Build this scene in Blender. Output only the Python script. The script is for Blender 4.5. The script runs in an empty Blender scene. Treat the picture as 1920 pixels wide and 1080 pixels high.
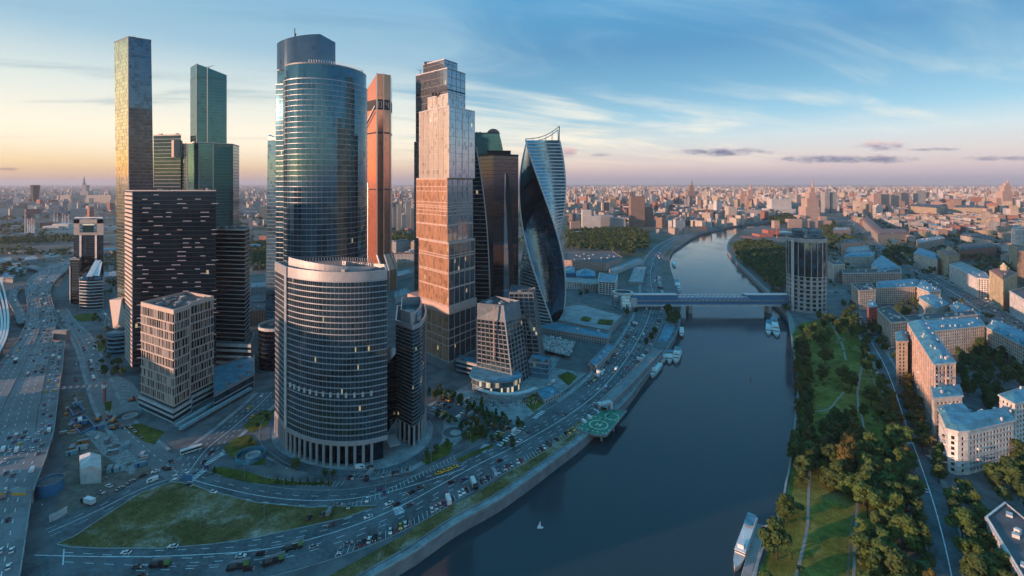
import bpy, bmesh, math, random
import numpy as np
from mathutils import Vector, Matrix
R = random.Random(11)
NR = np.random.RandomState(5)
sc = bpy.context.scene
COL = sc.collection
rad = math.radians

# ------------------------------------------------------------------ camera
F, H, YH, CX = 900.0, 180.0, 343.0, 960.0
camd = bpy.data.cameras.new('camera')
cam = bpy.data.objects.new('camera', camd)
COL.objects.link(cam)
cam.location = (0, 0, H)
cam.rotation_euler = (rad(90), 0, 0)
camd.sensor_width = 36
camd.lens = 36 * F / 1920
camd.shift_y = -(540 - YH) / 1920
camd.clip_start = 1
camd.clip_end = 150000
sc.camera = cam

# ------------------------------------------------------------------ sky and sun
SUN_AZ, SUN_EL = rad(-112), rad(8.0)           # measured from the view direction, to the left
SUN = Vector((math.sin(SUN_AZ) * math.cos(SUN_EL), math.cos(SUN_AZ) * math.cos(SUN_EL), math.sin(SUN_EL)))
SUN_STRENGTH, SKY_STRENGTH = 2.7, .88


def srgb(r, g, b, a=1.0):
    f = lambda c: c / 12.92 if c <= .04045 else ((c + .055) / 1.055) ** 2.4
    return (f(r / 255), f(g / 255), f(b / 255), a)


class NT:
    """small wrapper to write node trees"""
    def __init__(s, tree):
        s.t = tree
        s.n, s.l = tree.nodes, tree.links

    def new(s, kind, **kw):
        nd = s.n.new(kind)
        for k, v in kw.items():
            setattr(nd, k, v)
        return nd

    def put(s, sock, v):
        if isinstance(v, bpy.types.NodeSocket):
            s.l.new(v, sock)
        elif v is not None:
            sock.default_value = v

    def math(s, op, a, b=None, c=None, clamp=False):
        nd = s.new('ShaderNodeMath', operation=op)
        nd.use_clamp = clamp
        s.put(nd.inputs[0], a)
        s.put(nd.inputs[1], b)
        if c is not None:
            s.put(nd.inputs[2], c)
        return nd.outputs[0]

    def vmath(s, op, a, b=None):
        nd = s.new('ShaderNodeVectorMath', operation=op)
        s.put(nd.inputs[0], a)
        s.put(nd.inputs[1], b)
        return nd.outputs[1] if op in ('DOT_PRODUCT', 'LENGTH') else nd.outputs[0]

    def mix(s, f, a, b, blend='MIX'):
        nd = s.new('ShaderNodeMix', data_type='RGBA', blend_type=blend)
        s.put(nd.inputs['Factor'], f)
        s.put(nd.inputs[6], a)
        s.put(nd.inputs[7], b)
        return nd.outputs[2]

    def ramp(s, f, stops, interp='LINEAR'):
        nd = s.new('ShaderNodeValToRGB')
        cr = nd.color_ramp
        cr.interpolation = interp
        while len(cr.elements) < len(stops):
            cr.elements.new(0.5)
        for e, (p, c) in zip(cr.elements, stops):
            e.position = p
            e.color = c
        s.put(nd.inputs[0], f)
        return nd.outputs[0]

    def noise(s, vec, scale, detail=3, rough=.55, dist=0):
        nd = s.new('ShaderNodeTexNoise')
        s.put(nd.inputs['Vector'], vec)
        nd.inputs['Scale'].default_value = scale
        nd.inputs['Detail'].default_value = detail
        nd.inputs['Roughness'].default_value = rough
        nd.inputs['Distortion'].default_value = dist
        return nd.outputs[0]

    def smooth(s, v, lo, hi):
        nd = s.new('ShaderNodeMapRange', interpolation_type='SMOOTHSTEP')
        s.put(nd.inputs[0], v)
        nd.inputs[1].default_value = lo
        nd.inputs[2].default_value = hi
        return nd.outputs[0]

    def xyz(s, v):
        nd = s.new('ShaderNodeSeparateXYZ')
        s.put(nd.inputs[0], v)
        return nd.outputs

    def comb(s, x, y, z):
        nd = s.new('ShaderNodeCombineXYZ')
        for i, v in enumerate((x, y, z)):
            s.put(nd.inputs[i], v)
        return nd.outputs[0]


def make_world():
    w = bpy.data.worlds.new('World')
    sc.world = w
    w.use_nodes = True
    q = NT(w.node_tree)
    bg = q.n['Background']
    sky = q.new('ShaderNodeTexSky', sky_type='NISHITA')
    sky.sun_disc = False
    sky.sun_elevation = SUN_EL
    sky.sun_rotation = SUN_AZ
    sky.altitude = 300
    nish = q.mix(1.0, sky.outputs[0], (.12, .12, .12, 1), 'MULTIPLY')
    d = q.new('ShaderNodeTexCoord').outputs['Generated']
    x, y, z = q.xyz(d)
    zc = q.math('MAXIMUM', z, 0.0)
    hl = q.math('SQRT', q.math('ADD', q.math('MULTIPLY', x, x), q.math('MULTIPLY', y, y)))
    cs = q.math('DIVIDE', q.math('ADD', q.math('MULTIPLY', x, SUN.x), q.math('MULTIPLY', y, SUN.y)), q.math('MAXIMUM', hl, .001))
    f = q.smooth(cs, -.95, .75)
    away = q.ramp(zc, [(0, srgb(100, 102, 130)), (.010, srgb(126, 119, 140)), (.030, srgb(154, 139, 149)), (.055, srgb(160, 152, 158)),
                       (.09, srgb(150, 162, 170)), (.13, srgb(106, 146, 168)), (.19, srgb(76, 125, 154)), (.26, srgb(50, 105, 142)), (.42, srgb(45, 116, 157)), (1, srgb(42, 132, 172))])
    toward = q.ramp(zc, [(0, srgb(122, 102, 100)), (.008, srgb(162, 128, 106)), (.034, srgb(188, 160, 114)), (.065, srgb(176, 166, 132)),
                         (.11, srgb(140, 155, 150)), (.18, srgb(106, 138, 150)), (.26, srgb(84, 124, 146)), (.42, srgb(52, 118, 152)), (1, srgb(42, 132, 172))])
    base = q.mix(f, away, toward)
    base = q.mix(.12, base, nish)
    # broad glow where the sun has just come down to the roofs
    sd = q.vmath('DOT_PRODUCT', d, tuple(SUN))
    sd = q.math('MAXIMUM', sd, 0.0)
    glow = q.math('POWER', sd, 4.5)
    low = q.smooth(zc, .25, .0)
    glow = q.math('MULTIPLY', glow, low)
    base = q.mix(q.math('MULTIPLY', glow, .7), base, (1.15, .60, .20, 1))
    core = q.math('POWER', sd, 60.0)
    base = q.mix(1.0, base, q.mix(core, (0, 0, 0, 1), (1.6, .8, .3, 1)), 'ADD')
    # cirrus: streaks on a high flat layer
    k = q.math('DIVIDE', 1.0, q.math('ADD', zc, .10))
    u, v = q.math('MULTIPLY', x, k), q.math('MULTIPLY', y, k)
    ur = q.math('ADD', q.math('MULTIPLY', u, .93), q.math('MULTIPLY', v, .37))
    vr = q.math('SUBTRACT', q.math('MULTIPLY', v, .93), q.math('MULTIPLY', u, .37))
    p = q.comb(q.math('MULTIPLY', ur, .26), q.math('MULTIPLY', vr, .80), 3.7)
    n1 = q.noise(p, 1.35, 8, .60, .9)
    n2 = q.noise(q.comb(q.math('MULTIPLY', u, .35), q.math('MULTIPLY', v, .35), 9.1), 1.0, 3, .5)
    amt = q.math('ADD', q.math('MULTIPLY', f, .50), q.math('MULTIPLY', n2, .35))
    cm = q.smooth(q.math('ADD', n1, q.math('SUBTRACT', amt, .25)), .42, .72)
    cm = q.math('MULTIPLY', cm, q.smooth(zc, .02, .075))
    ccol = q.ramp(zc, [(0, srgb(196, 172, 148)), (.09, srgb(196, 186, 168)), (.16, srgb(172, 176, 170)), (.24, srgb(122, 148, 162)), (.4, srgb(84, 130, 158)), (1, srgb(46, 130, 172))])
    base = q.mix(q.math('MULTIPLY', cm, .85), base, ccol)
    # darker grey-blue bars among the cirrus on the sunset side
    p2 = q.comb(q.math('MULTIPLY', ur, .25), q.math('MULTIPLY', vr, .9), 21.3)
    n3 = q.smooth(q.noise(p2, 1.5, 7, .58, .9), .50, .76)
    n3 = q.math('MULTIPLY', q.math('MULTIPLY', n3, q.smooth(zc, .03, .10)), q.math('MULTIPLY', f, .85))
    base = q.mix(n3, base, q.ramp(zc, [(0, srgb(150, 140, 124)), (.12, srgb(112, 132, 138)), (.3, srgb(70, 110, 136)), (1, srgb(40, 118, 158))]))
    # small flat-bottomed cumulus bars low over the far city, (azimuth, elevation) in tangents
    az = q.math('DIVIDE', x, q.math('MAXIMUM', y, .001))
    el = q.math('DIVIDE', z, q.math('MAXIMUM', y, .001))
    ahead = q.math('GREATER_THAN', y, .05)
    wob = q.math('SUBTRACT', q.noise(q.comb(q.math('MULTIPLY', az, 20.0), q.math('MULTIPLY', el, 60.0), 1.0), 1.0, 9, .68), .5)

    def cloud(px, py, rx, ry, lit, dark, dens=1.0):
        nonlocal base
        a0, e0 = (px - CX) / F, (YH - py) / F
        da = q.math('DIVIDE', q.math('SUBTRACT', az, a0), rx / F)
        de = q.math('DIVIDE', q.math('SUBTRACT', el, e0), ry / F)
        r2 = q.math('ADD', q.math('MULTIPLY', da, da), q.math('MULTIPLY', de, de))
        r2 = q.math('ADD', r2, q.math('MULTIPLY', wob, 4.2))
        m = q.math('MULTIPLY', q.math('MULTIPLY', q.smooth(r2, 1.15, -.35), ahead), dens)
        cc = q.mix(q.smooth(de, -.3, .9), dark, lit)
        base = q.mix(m, base, cc)
    G1, G2, PK = srgb(86, 92, 112), srgb(112, 108, 124), srgb(186, 150, 146)
    cloud(1355, 285, 92, 8, G2, G1)
    cloud(1590, 298, 140, 9, G2, G1)
    cloud(1655, 273, 55, 11, PK, G2)
    cloud(1745, 280, 50, 4, G2, G1, .8)
    cloud(1880, 296, 75, 6, G2, G1, .8)
    cloud(1066, 286, 20, 13, PK, srgb(132, 114, 122))
    cloud(1122, 291, 26, 4, G2, G1, .7)
    cloud(15, 317, 30, 3, srgb(120, 100, 94), srgb(106, 90, 90), .8)
    q.l.new(base, bg.inputs[0])
    bg.inputs[1].default_value = SKY_STRENGTH


make_world()
ld = bpy.data.lights.new('sun', 'SUN')
ld.energy = SUN_STRENGTH
ld.color = (1.0, .56, .38)
ld.angle = rad(.6)
lo = bpy.data.objects.new('sun', ld)
COL.objects.link(lo)
lo.location = (-400, 0, 600)
lo.rotation_euler = SUN.to_track_quat('Z', 'Y').to_euler()
vs = sc.view_settings
vs.view_transform = 'Standard'
vs.look = 'None'
vs.exposure = 1.25
vs.gamma = 1.0
vs.use_curve_mapping = False
sc.cycles.max_bounces = 6
sc.cycles.diffuse_bounces = 2
sc.cycles.glossy_bounces = 4
sc.cycles.volume_bounces = 0
sc.cycles.transmission_bounces = 2
sc.cycles.caustics_reflective = False
sc.cycles.caustics_refractive = False
sc.cycles.sample_clamp_indirect = 4.0
sc.cycles.sample_clamp_direct = 1.6


# ------------------------------------------------------------------ pixel of the photograph -> place in the city
def gz(y, h=0.0):
    return F * (H - h) / (y - YH)


def G(x, y, h=0.0):
    Z = gz(y, h)
    return ((x - CX) * Z / F, Z)


def XZ(x, Z):
    return ((x - CX) * Z / F, Z)


def hh(y, Z):
    return H - (y - YH) * Z / F


def PX(X, Y, h=0.0):
    return (CX + F * X / Y, YH + F * (H - h) / Y)


def GL(pts, h=0.0):
    return [G(x, y, h) for x, y in pts]


# ------------------------------------------------------------------ mesh helpers
class MB:
    def __init__(s):
        s.v, s.f, s.m, s.r, s.c = [], [], [], [], []

    def face(s, pts, mi=0, r=0.0, c=None):
        i = len(s.v)
        s.v.extend(pts)
        s.f.append(tuple(range(i, i + len(pts))))
        s.m.append(mi)
        s.r.append(r)
        s.c.append(c or (1, 1, 1))

    def box(s, cx, cy, z0, z1, lx, ly, a=0.0, mi=0, r=0.0, c=None, ctop=None, bottom=True):
        ca, sa = math.cos(a), math.sin(a)
        P = [(cx + ca * u * lx / 2 - sa * w * ly / 2, cy + sa * u * lx / 2 + ca * w * ly / 2) for u, w in ((-1, -1), (1, -1), (1, 1), (-1, 1))]
        s.prism(P, z0, z1, mi, r, c, ctop, bottom)

    def prism(s, P, z0, z1, mi=0, r=0.0, c=None, ctop=None, bottom=True, mtop=None, top=True):
        """P counter-clockwise; z0 / z1 may be lists"""
        n = len(P)
        a = z0 if isinstance(z0, (list, tuple)) else [z0] * n
        b = z1 if isinstance(z1, (list, tuple)) else [z1] * n
        i = len(s.v)
        s.v.extend([(p[0], p[1], a[k]) for k, p in enumerate(P)])
        s.v.extend([(p[0], p[1], b[k]) for k, p in enumerate(P)])
        for k in range(n):
            j = (k + 1) % n
            s.f.append((i + k, i + j, i + n + j, i + n + k))
            s.m.append(mi); s.r.append(r); s.c.append(c or (1, 1, 1))
        if top:
            s.f.append(tuple(range(i + n, i + 2 * n)))
            s.m.append(mi if mtop is None else mtop); s.r.append(r); s.c.append(ctop or c or (1, 1, 1))
        if bottom:
            s.f.append(tuple(range(i + n - 1, i - 1, -1)))
            s.m.append(mi); s.r.append(r); s.c.append(c or (1, 1, 1))

    def bar(s, a, b, w, t=None, mi=0, r=0.0):
        """square bar from a to b"""
        a, b = Vector(a), Vector(b)
        d = (b - a)
        if d.length < 1e-6:
            return
        d.normalize()
        up = Vector((0, 0, 1)) if abs(d.z) < .95 else Vector((0, 1, 0))
        x = d.cross(up).normalized() * (w / 2)
        y = x.normalized().cross(d).normalized() * ((t or w) / 2)
        i = len(s.v)
        for e in (a, b):
            for q in (-x - y, x - y, x + y, -x + y):
                s.v.append(tuple(e + q))
        for q in ((0, 1, 5, 4), (1, 2, 6, 5), (2, 3, 7, 6), (3, 0, 4, 7), (3, 2, 1, 0), (4, 5, 6, 7)):
            s.f.append(tuple(i + k for k in q))
            s.m.append(mi); s.r.append(r); s.c.append((1, 1, 1))

    def tube(s, cx, cy, z0, z1, r0, r1=None, n=10, mi=0, r=0.0, cap=True):
        r1 = r0 if r1 is None else r1
        i = len(s.v)
        for z, q in ((z0, r0), (z1, r1)):
            for k in range(n):
                t = 2 * math.pi * k / n
                s.v.append((cx + q * math.cos(t), cy + q * math.sin(t), z))
        for k in range(n):
            j = (k + 1) % n
            s.f.append((i + k, i + j, i + n + j, i + n + k))
            s.m.append(mi); s.r.append(r); s.c.append((1, 1, 1))
        if cap:
            s.f.append(tuple(range(i + n, i + 2 * n)))
            s.m.append(mi); s.r.append(r); s.c.append((1, 1, 1))

    def ribbon(s, A, B, za, zb, mi=0, r=0.0):
        """strip between two polylines of the same length"""
        for k in range(len(A) - 1):
            s.face([(A[k][0], A[k][1], za), (A[k + 1][0], A[k + 1][1], za), (B[k + 1][0], B[k + 1][1], zb), (B[k][0], B[k][1], zb)], mi, r)

    def build(s, name, mats, parent=None, smooth=False, kind=None, color=False):
        me = bpy.data.meshes.new(name)
        off = world_of(parent)
        v = np.array(s.v, dtype=np.float64).reshape(-1, 3) - np.array(off)
        me.from_pydata(v.tolist(), [], s.f)
        ms = mats if isinstance(mats, (list, tuple)) else [mats]
        for m in ms:
            me.materials.append(m)
        me.polygons.foreach_set('material_index', s.m)
        if any(s.r):
            at = me.attributes.new('rnd', 'FLOAT', 'FACE')
            at.data.foreach_set('value', s.r)
        if color:
            at = me.attributes.new('tone', 'FLOAT_COLOR', 'FACE')
            at.data.foreach_set('color', np.array([(*c, 1.0) for c in s.c], dtype=np.float32).ravel())
        if smooth:
            me.polygons.foreach_set('use_smooth', [True] * len(s.f))
        me.update()
        return link(name, me, parent, kind)


def link(name, me, parent=None, kind=None):
    o = bpy.data.objects.new(name, me)
    COL.objects.link(o)
    if parent is not None:
        o.parent = parent
    if kind:
        o['kind'] = kind
    return o


def world_of(o):
    x = y = z = 0.0
    while o is not None:
        x += o.location.x; y += o.location.y; z += o.location.z
        o = o.parent
    return (x, y, z)


def tag(o, label, cat, group=None):
    o['label'] = label
    o['category'] = cat
    if group:
        o['group'] = group
    return o


def thing(name, label, cat, loc=(0, 0, 0), group=None):
    o = bpy.data.objects.new(name, None)
    COL.objects.link(o)
    o.location = loc
    o.empty_display_size = 2
    return tag(o, label, cat, group)


def struct(mb, name, mats, **kw):
    return mb.build(name, mats, None, kind='structure', **kw)


ONES = 'zeroth first second third fourth fifth sixth seventh eighth ninth tenth eleventh twelfth thirteenth fourteenth fifteenth sixteenth seventeenth eighteenth nineteenth'.split()
TENS = {20: 'twenty', 30: 'thirty', 40: 'forty', 50: 'fifty', 60: 'sixty', 70: 'seventy', 80: 'eighty', 90: 'ninety'}
TENTH = {20: 'twentieth', 30: 'thirtieth', 40: 'fortieth', 50: 'fiftieth', 60: 'sixtieth', 70: 'seventieth', 80: 'eightieth', 90: 'ninetieth'}


def nth(n):
    if n < 20:
        return ONES[n]
    if n >= 100:
        return 'hundredth' if n == 100 else 'hundred-and-' + nth(n - 100)
    t = n // 10 * 10
    return TENTH[t] if n == t else TENS[t] + '-' + ONES[n - t]


def name_by_distance(items):
    """items: [object, look, where]; the label counts the alike ones of one place from the viewer outwards"""
    by = {}
    for o, look, where in items:
        by.setdefault((look, where), []).append(o)
    for (look, where), os_ in by.items():
        os_.sort(key=lambda o: o.location.x ** 2 + o.location.y ** 2)
        for k, o in enumerate(os_):
            if len(os_) == 1:
                o['label'] = f'the only {look} {where}'
            elif k == 0:
                o['label'] = f'nearest {look} {where}'
            else:
                o['label'] = f'{nth(k + 1)} nearest {look} {where}'


def ccw(P):
    a = sum(P[i][0] * P[(i + 1) % len(P)][1] - P[(i + 1) % len(P)][0] * P[i][1] for i in range(len(P)))
    return list(P) if a > 0 else list(reversed(P))


def inset(P, d):
    """inward offset of a counter-clockwise polygon"""
    n = len(P)
    out = []
    for i in range(n):
        p0, p1, p2 = Vector(P[i - 1]), Vector(P[i]), Vector(P[(i + 1) % n])
        e1, e2 = (p1 - p0).normalized(), (p2 - p1).normalized()
        n1, n2 = Vector((-e1.y, e1.x)), Vector((-e2.y, e2.x))
        b = n1 + n2
        if b.length < 1e-4:
            b = n1
        b.normalize()
        c = max(.35, b.dot(n1))
        q = p1 + b * (d / c)
        out.append((q.x, q.y))
    return out


def inside(p, P):
    x, y = p
    c = False
    j = len(P) - 1
    for i in range(len(P)):
        if (P[i][1] > y) != (P[j][1] > y) and x < (P[j][0] - P[i][0]) * (y - P[i][1]) / (P[j][1] - P[i][1]) + P[i][0]:
            c = not c
        j = i
    return c


def resample(P, step):
    """points every step metres along a polyline, with directions"""
    out = []
    left = 0.0
    for a, b in zip(P, P[1:]):
        L = math.hypot(b[0] - a[0], b[1] - a[1])
        d = ((b[0] - a[0]) / max(L, 1e-6), (b[1] - a[1]) / max(L, 1e-6))
        t = left
        while t < L:
            out.append((a[0] + d[0] * t, a[1] + d[1] * t, math.atan2(d[1], d[0])))
            t += step
        left = t - L
    return out


def curve(P, n=6):
    """Catmull-Rom through the points"""
    Q = []
    P = list(P)
    E = [P[0]] + P + [P[-1]]
    for i in range(1, len(E) - 2):
        p0, p1, p2, p3 = E[i - 1], E[i], E[i + 1], E[i + 2]
        for k in range(n):
            t = k / n
            Q.append(tuple(.5 * ((2 * p1[c]) + (-p0[c] + p2[c]) * t + (2 * p0[c] - 5 * p1[c] + 4 * p2[c] - p3[c]) * t * t + (-p0[c] + 3 * p1[c] - 3 * p2[c] + p3[c]) * t ** 3) for c in range(len(p1))))
    Q.append(tuple(P[-1]))
    return Q


def offset_line(P, d):
    """polyline moved to its left by d metres"""
    out = []
    for i in range(len(P)):
        a, b = P[max(0, i - 1)], P[min(len(P) - 1, i + 1)]
        L = math.hypot(b[0] - a[0], b[1] - a[1]) or 1
        out.append((P[i][0] - (b[1] - a[1]) / L * d, P[i][1] + (b[0] - a[0]) / L * d))
    return out


# ------------------------------------------------------------------ materials
def principled(name):
    m = bpy.data.materials.new(name)
    m.use_nodes = True
    q = NT(m.node_tree)
    return m, q, q.n['Principled BSDF']


def mat(name, col, rough=.75, metal=0.0, scale=.25, vary=.25, fine=3.0, bump=0.0, spec=.5):
    """plain surface with two scales of wear in its colour"""
    m, q, b = principled(name)
    pos = q.new('ShaderNodeNewGeometry').outputs['Position']
    n = q.math('ADD', q.math('MULTIPLY', q.noise(pos, scale, 4, .6), .65), q.math('MULTIPLY', q.noise(pos, fine, 2, .5), .35))
    lo_ = tuple(c * (1 - vary) for c in col[:3]) + (1,)
    hi_ = tuple(min(1, c * (1 + vary)) for c in col[:3]) + (1,)
    q.l.new(q.mix(q.smooth(n, .32, .68), lo_, hi_), b.inputs['Base Color'])
    b.inputs['Roughness'].default_value = rough
    b.inputs['Metallic'].default_value = metal
    b.inputs['Specular IOR Level'].default_value = spec
    if bump:
        bn = q.new('ShaderNodeBump')
        bn.inputs['Strength'].default_value = bump
        bn.inputs['Distance'].default_value = .1
        q.l.new(q.noise(pos, fine, 3), bn.inputs['Height'])
        q.l.new(bn.outputs[0], b.inputs['Normal'])
    return m


def glass(name, tint, metal=.7, rough=.05, vary=.16, lit=.994, litcol=(1, .78, .42), litpow=.3, room=(.02, .028, .032), roomshare=.25, ior=1.6):
    """coated curtain-wall glass: each pane (face attribute rnd) has its own blind, room behind it and lamp"""
    m, q, b = principled(name)
    r = q.new('ShaderNodeAttribute', attribute_name='rnd').outputs['Fac']
    pos = q.new('ShaderNodeNewGeometry').outputs['Position']
    n = q.noise(pos, .02, 2)
    r2 = q.math('FRACT', q.math('MULTIPLY', r, 37.7))
    k = q.math('ADD', q.math('MULTIPLY', q.math('SUBTRACT', r2, .5), vary), q.math('MULTIPLY', q.math('SUBTRACT', n, .5), .25))
    k = q.math('ADD', k, 1.0)
    col = q.vmath('SCALE', (*tint,), None)
    sc_ = q.n[-1]
    q.put(sc_.inputs[3], k)
    r3 = q.math('FRACT', q.math('MULTIPLY', r, 91.3))
    dark = q.math('LESS_THAN', r3, roomshare)
    c2 = q.mix(q.math('MULTIPLY', dark, .38), col, (*room, 1))
    q.l.new(c2, b.inputs['Base Color'])
    b.inputs['Metallic'].default_value = metal
    b.inputs['Roughness'].default_value = rough
    b.inputs['IOR'].default_value = ior
    on = q.math('GREATER_THAN', r, lit)
    q.l.new(q.mix(on, (0, 0, 0, 1), (*litcol, 1)), b.inputs['Emission Color'])
    q.l.new(q.math('MULTIPLY', on, q.math('MULTIPLY', r2, litpow)), b.inputs['Emission Strength'])
    return m


def far_wall(name, col=None, bay=3.1, floor=3.1, wu=(.28, .72), wv=(.28, .78), dark=(.05, .06, .075), tint=1.0):
    """rendered or brick wall of a house too far off to pick windows apart: the openings are in the material"""
    m, q, b = principled(name)
    g = q.new('ShaderNodeNewGeometry')
    px_, py_, pz_ = q.xyz(g.outputs['Position'])
    nx_, ny_, nz_ = q.xyz(g.outputs['True Normal'])
    u = q.math('SUBTRACT', q.math('MULTIPLY', px_, ny_), q.math('MULTIPLY', py_, nx_))
    fu = q.math('FRACT', q.math('ABSOLUTE', q.math('DIVIDE', u, bay)))
    fv = q.math('FRACT', q.math('DIVIDE', pz_, floor))

    def win(f, lo_, hi_):
        return q.math('MULTIPLY', q.math('GREATER_THAN', f, lo_), q.math('LESS_THAN', f, hi_))
    w = q.math('MULTIPLY', win(fu, *wu), win(fv, *wv))
    side = q.math('LESS_THAN', q.math('ABSOLUTE', nz_), .4)
    w = q.math('MULTIPLY', w, side)
    if col is None:
        base = q.new('ShaderNodeAttribute', attribute_name='tone').outputs['Color']
    else:
        base = (*col, 1)
    n = q.noise(g.outputs['Position'], .05, 3)
    base = q.mix(1.0, base, q.mix(n, (.72, .72, .72, 1), (1.22, 1.22, 1.22, 1)), 'MULTIPLY')
    q.l.new(q.mix(w, base, (*dark, 1)), b.inputs['Base Color'])
    q.l.new(q.math('SUBTRACT', .85, q.math('MULTIPLY', w, .65)), b.inputs['Roughness'])
    return m


def leaf_mat(name, col, col2):
    m, q, b = principled(name)
    r = q.new('ShaderNodeAttribute', attribute_name='rnd').outputs['Fac']
    oi = q.new('ShaderNodeObjectInfo').outputs['Random']
    c = q.mix(r, (*col, 1), (*col2, 1))
    k = q.math('ADD', .75, q.math('MULTIPLY', oi, .5))
    v = q.vmath('SCALE', c)
    q.put(q.n[-1].inputs[3], k)
    q.l.new(v, b.inputs['Base Color'])
    b.inputs['Roughness'].default_value = .7
    b.inputs['Specular IOR Level'].default_value = .25
    return m


def grass_mat(name, c1, c2, c3):
    m, q, b = principled(name)
    pos = q.new('ShaderNodeNewGeometry').outputs['Position']
    n = q.noise(pos, .035, 6, .62)
    n2 = q.math('ADD', q.math('MULTIPLY', q.noise(pos, .9, 3, .6), .5), q.math('MULTIPLY', q.noise(pos, .22, 5, .65), .5))
    n2 = q.smooth(n2, .30, .70)
    c = q.mix(q.smooth(n, .36, .62), (*c1, 1), (*c2, 1))
    c = q.mix(q.smooth(q.noise(pos, .035, 7, .72, .6), .49, .68), c, (*c3, 1))
    c = q.mix(1.0, c, q.mix(n2, (.5, .52, .5, 1), (1.5, 1.45, 1.4, 1)), 'MULTIPLY')
    q.l.new(c, b.inputs['Base Color'])
    b.inputs['Roughness'].default_value = .95
    b.inputs['Specular IOR Level'].default_value = .1
    return m


M = {}
M['asphalt'] = mat('asphalt', (.10, .115, .122), .8, scale=.05, vary=.5, fine=.5)
M['deck'] = mat('deck asphalt', (.19, .195, .195), .78, scale=.04, vary=.3, fine=.7)
M['pave'] = mat('paving', (.27, .28, .28), .85, scale=.12, vary=.42, fine=1.0)
M['kerb'] = mat('kerb stone', (.32, .32, .31), .8)
M['line'] = mat('road paint', (.75, .76, .75), .7, vary=.3, fine=2.0)
M['concrete'] = mat('concrete', (.3, .3, .29), .85, scale=.1, vary=.25)
M['dconcrete'] = mat('dark concrete', (.12, .12, .12), .9, scale=.1, vary=.3)
M['stone'] = mat('granite facing', (.22, .23, .24), .7, scale=.12, vary=.25)
M['white'] = mat('white paint', (.74, .74, .72), .5, vary=.12)
M['offwhite'] = mat('weathered white', (.55, .55, .53), .6, vary=.2)
M['dark'] = mat('dark metal', (.025, .028, .032), .5, vary=.2, spec=.25)
M['grey'] = mat('grey metal', (.22, .23, .24), .5, vary=.2)
M['steel'] = mat('silver cladding', (.52, .52, .53), .38, .55, vary=.1)
M['bandgrey'] = mat('ledge metal', (.40, .42, .45), .45, .3, vary=.06)
M['roofgrey'] = mat('roof felt', (.10, .105, .11), .9, scale=.08, vary=.35)
M['rooflight'] = mat('pale roof', (.3, .31, .32), .8, scale=.08, vary=.3)
M['roofteal'] = mat('painted sheet roof', (.065, .235, .32), .55, .0, scale=.16, vary=.42, fine=.9)
M['roofred'] = mat('rust sheet roof', (.26, .12, .09), .7, scale=.1, vary=.3)
M['beige'] = mat('beige panel', (.50, .42, .36), .7, vary=.1)
M['pinkstone'] = mat('pink stone', (.52, .38, .32), .7, vary=.12)
M['bluewrap'] = mat('blue hoarding', (.06, .20, .36), .6, vary=.2)
M['teal'] = mat('pale teal sheet', (.22, .38, .42), .5, vary=.2)
M['redpaint'] = mat('red paint', (.44, .16, .13), .5, vary=.2)
M['orange'] = mat('orange paint', (.55, .16, .04), .5, vary=.15)
M['yellow'] = mat('yellow paint', (.66, .34, .03), .4, vary=.1)
M['soil'] = mat('bare soil', (.16, .13, .10), .95, scale=.2, vary=.45, fine=1.5)
M['rubble'] = mat('rubble', (.26, .26, .25), .95, scale=.4, vary=.5, fine=2.0)
M['grass'] = grass_mat('lawn', (.075, .085, .016), (.14, .14, .028), (.10, .09, .03))
M['verge'] = grass_mat('dry verge', (.115, .088, .030), (.21, .15, .062), (.38, .32, .25))
M['mead'] = grass_mat('park grass', (.10, .105, .02), (.19, .18, .036), (.24, .20, .07))
M['path'] = mat('gravel path', (.27, .25, .22), .9, vary=.2)
M['trunk'] = mat('bark', (.06, .045, .035), .9)
M['leaf'] = leaf_mat('foliage', (.042, .078, .018), (.092, .142, .034))
M['leafdark'] = leaf_mat('dark foliage', (.032, .060, .018), (.074, .114, .032))
M['leafbrown'] = leaf_mat('brownish foliage', (.07, .062, .016), (.14, .11, .03))
M['leafwood'] = leaf_mat('wood foliage', (.028, .048, .014), (.07, .095, .024))
M['brick'] = mat('red brick', (.30, .09, .06), .85, scale=.3, vary=.25)
# ------------------------------------------------------------------ river, banks, ground
WZ = -6.0
LB_PX = [(747, 1080), (800, 1045), (860, 1003), (934, 961), (990, 921), (1038, 884), (1091, 843), (1122, 812), (1173, 768), (1213, 713), (1240, 680), (1262, 647),
         (1273, 620), (1277, 590), (1274, 560), (1264, 530), (1257, 507), (1255, 487), (1262, 473), (1277, 463), (1307, 443), (1344, 433), (1389, 424), (1433, 420), (1452, 417)]
RB_PX = [(1452, 424), (1420, 428), (1396, 433), (1369, 451), (1363, 469), (1367, 480), (1384, 500), (1404, 520), (1436, 552), (1472, 592), (1481, 628), (1488, 671), (1496, 732),
         (1493, 760), (1488, 823), (1479, 893), (1472, 925), (1464, 971), (1442, 1030), (1418, 1080)]
LB = [(-900, -320), (-420, -40), (-230, 82), (-114, 175)] + GL(LB_PX, WZ)
RB = GL(RB_PX, WZ) + [(78, 170), (20, 90), (-110, -20), (-600, -420)]
FAR = 60000
from mathutils.geometry import tessellate_polygon


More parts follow.
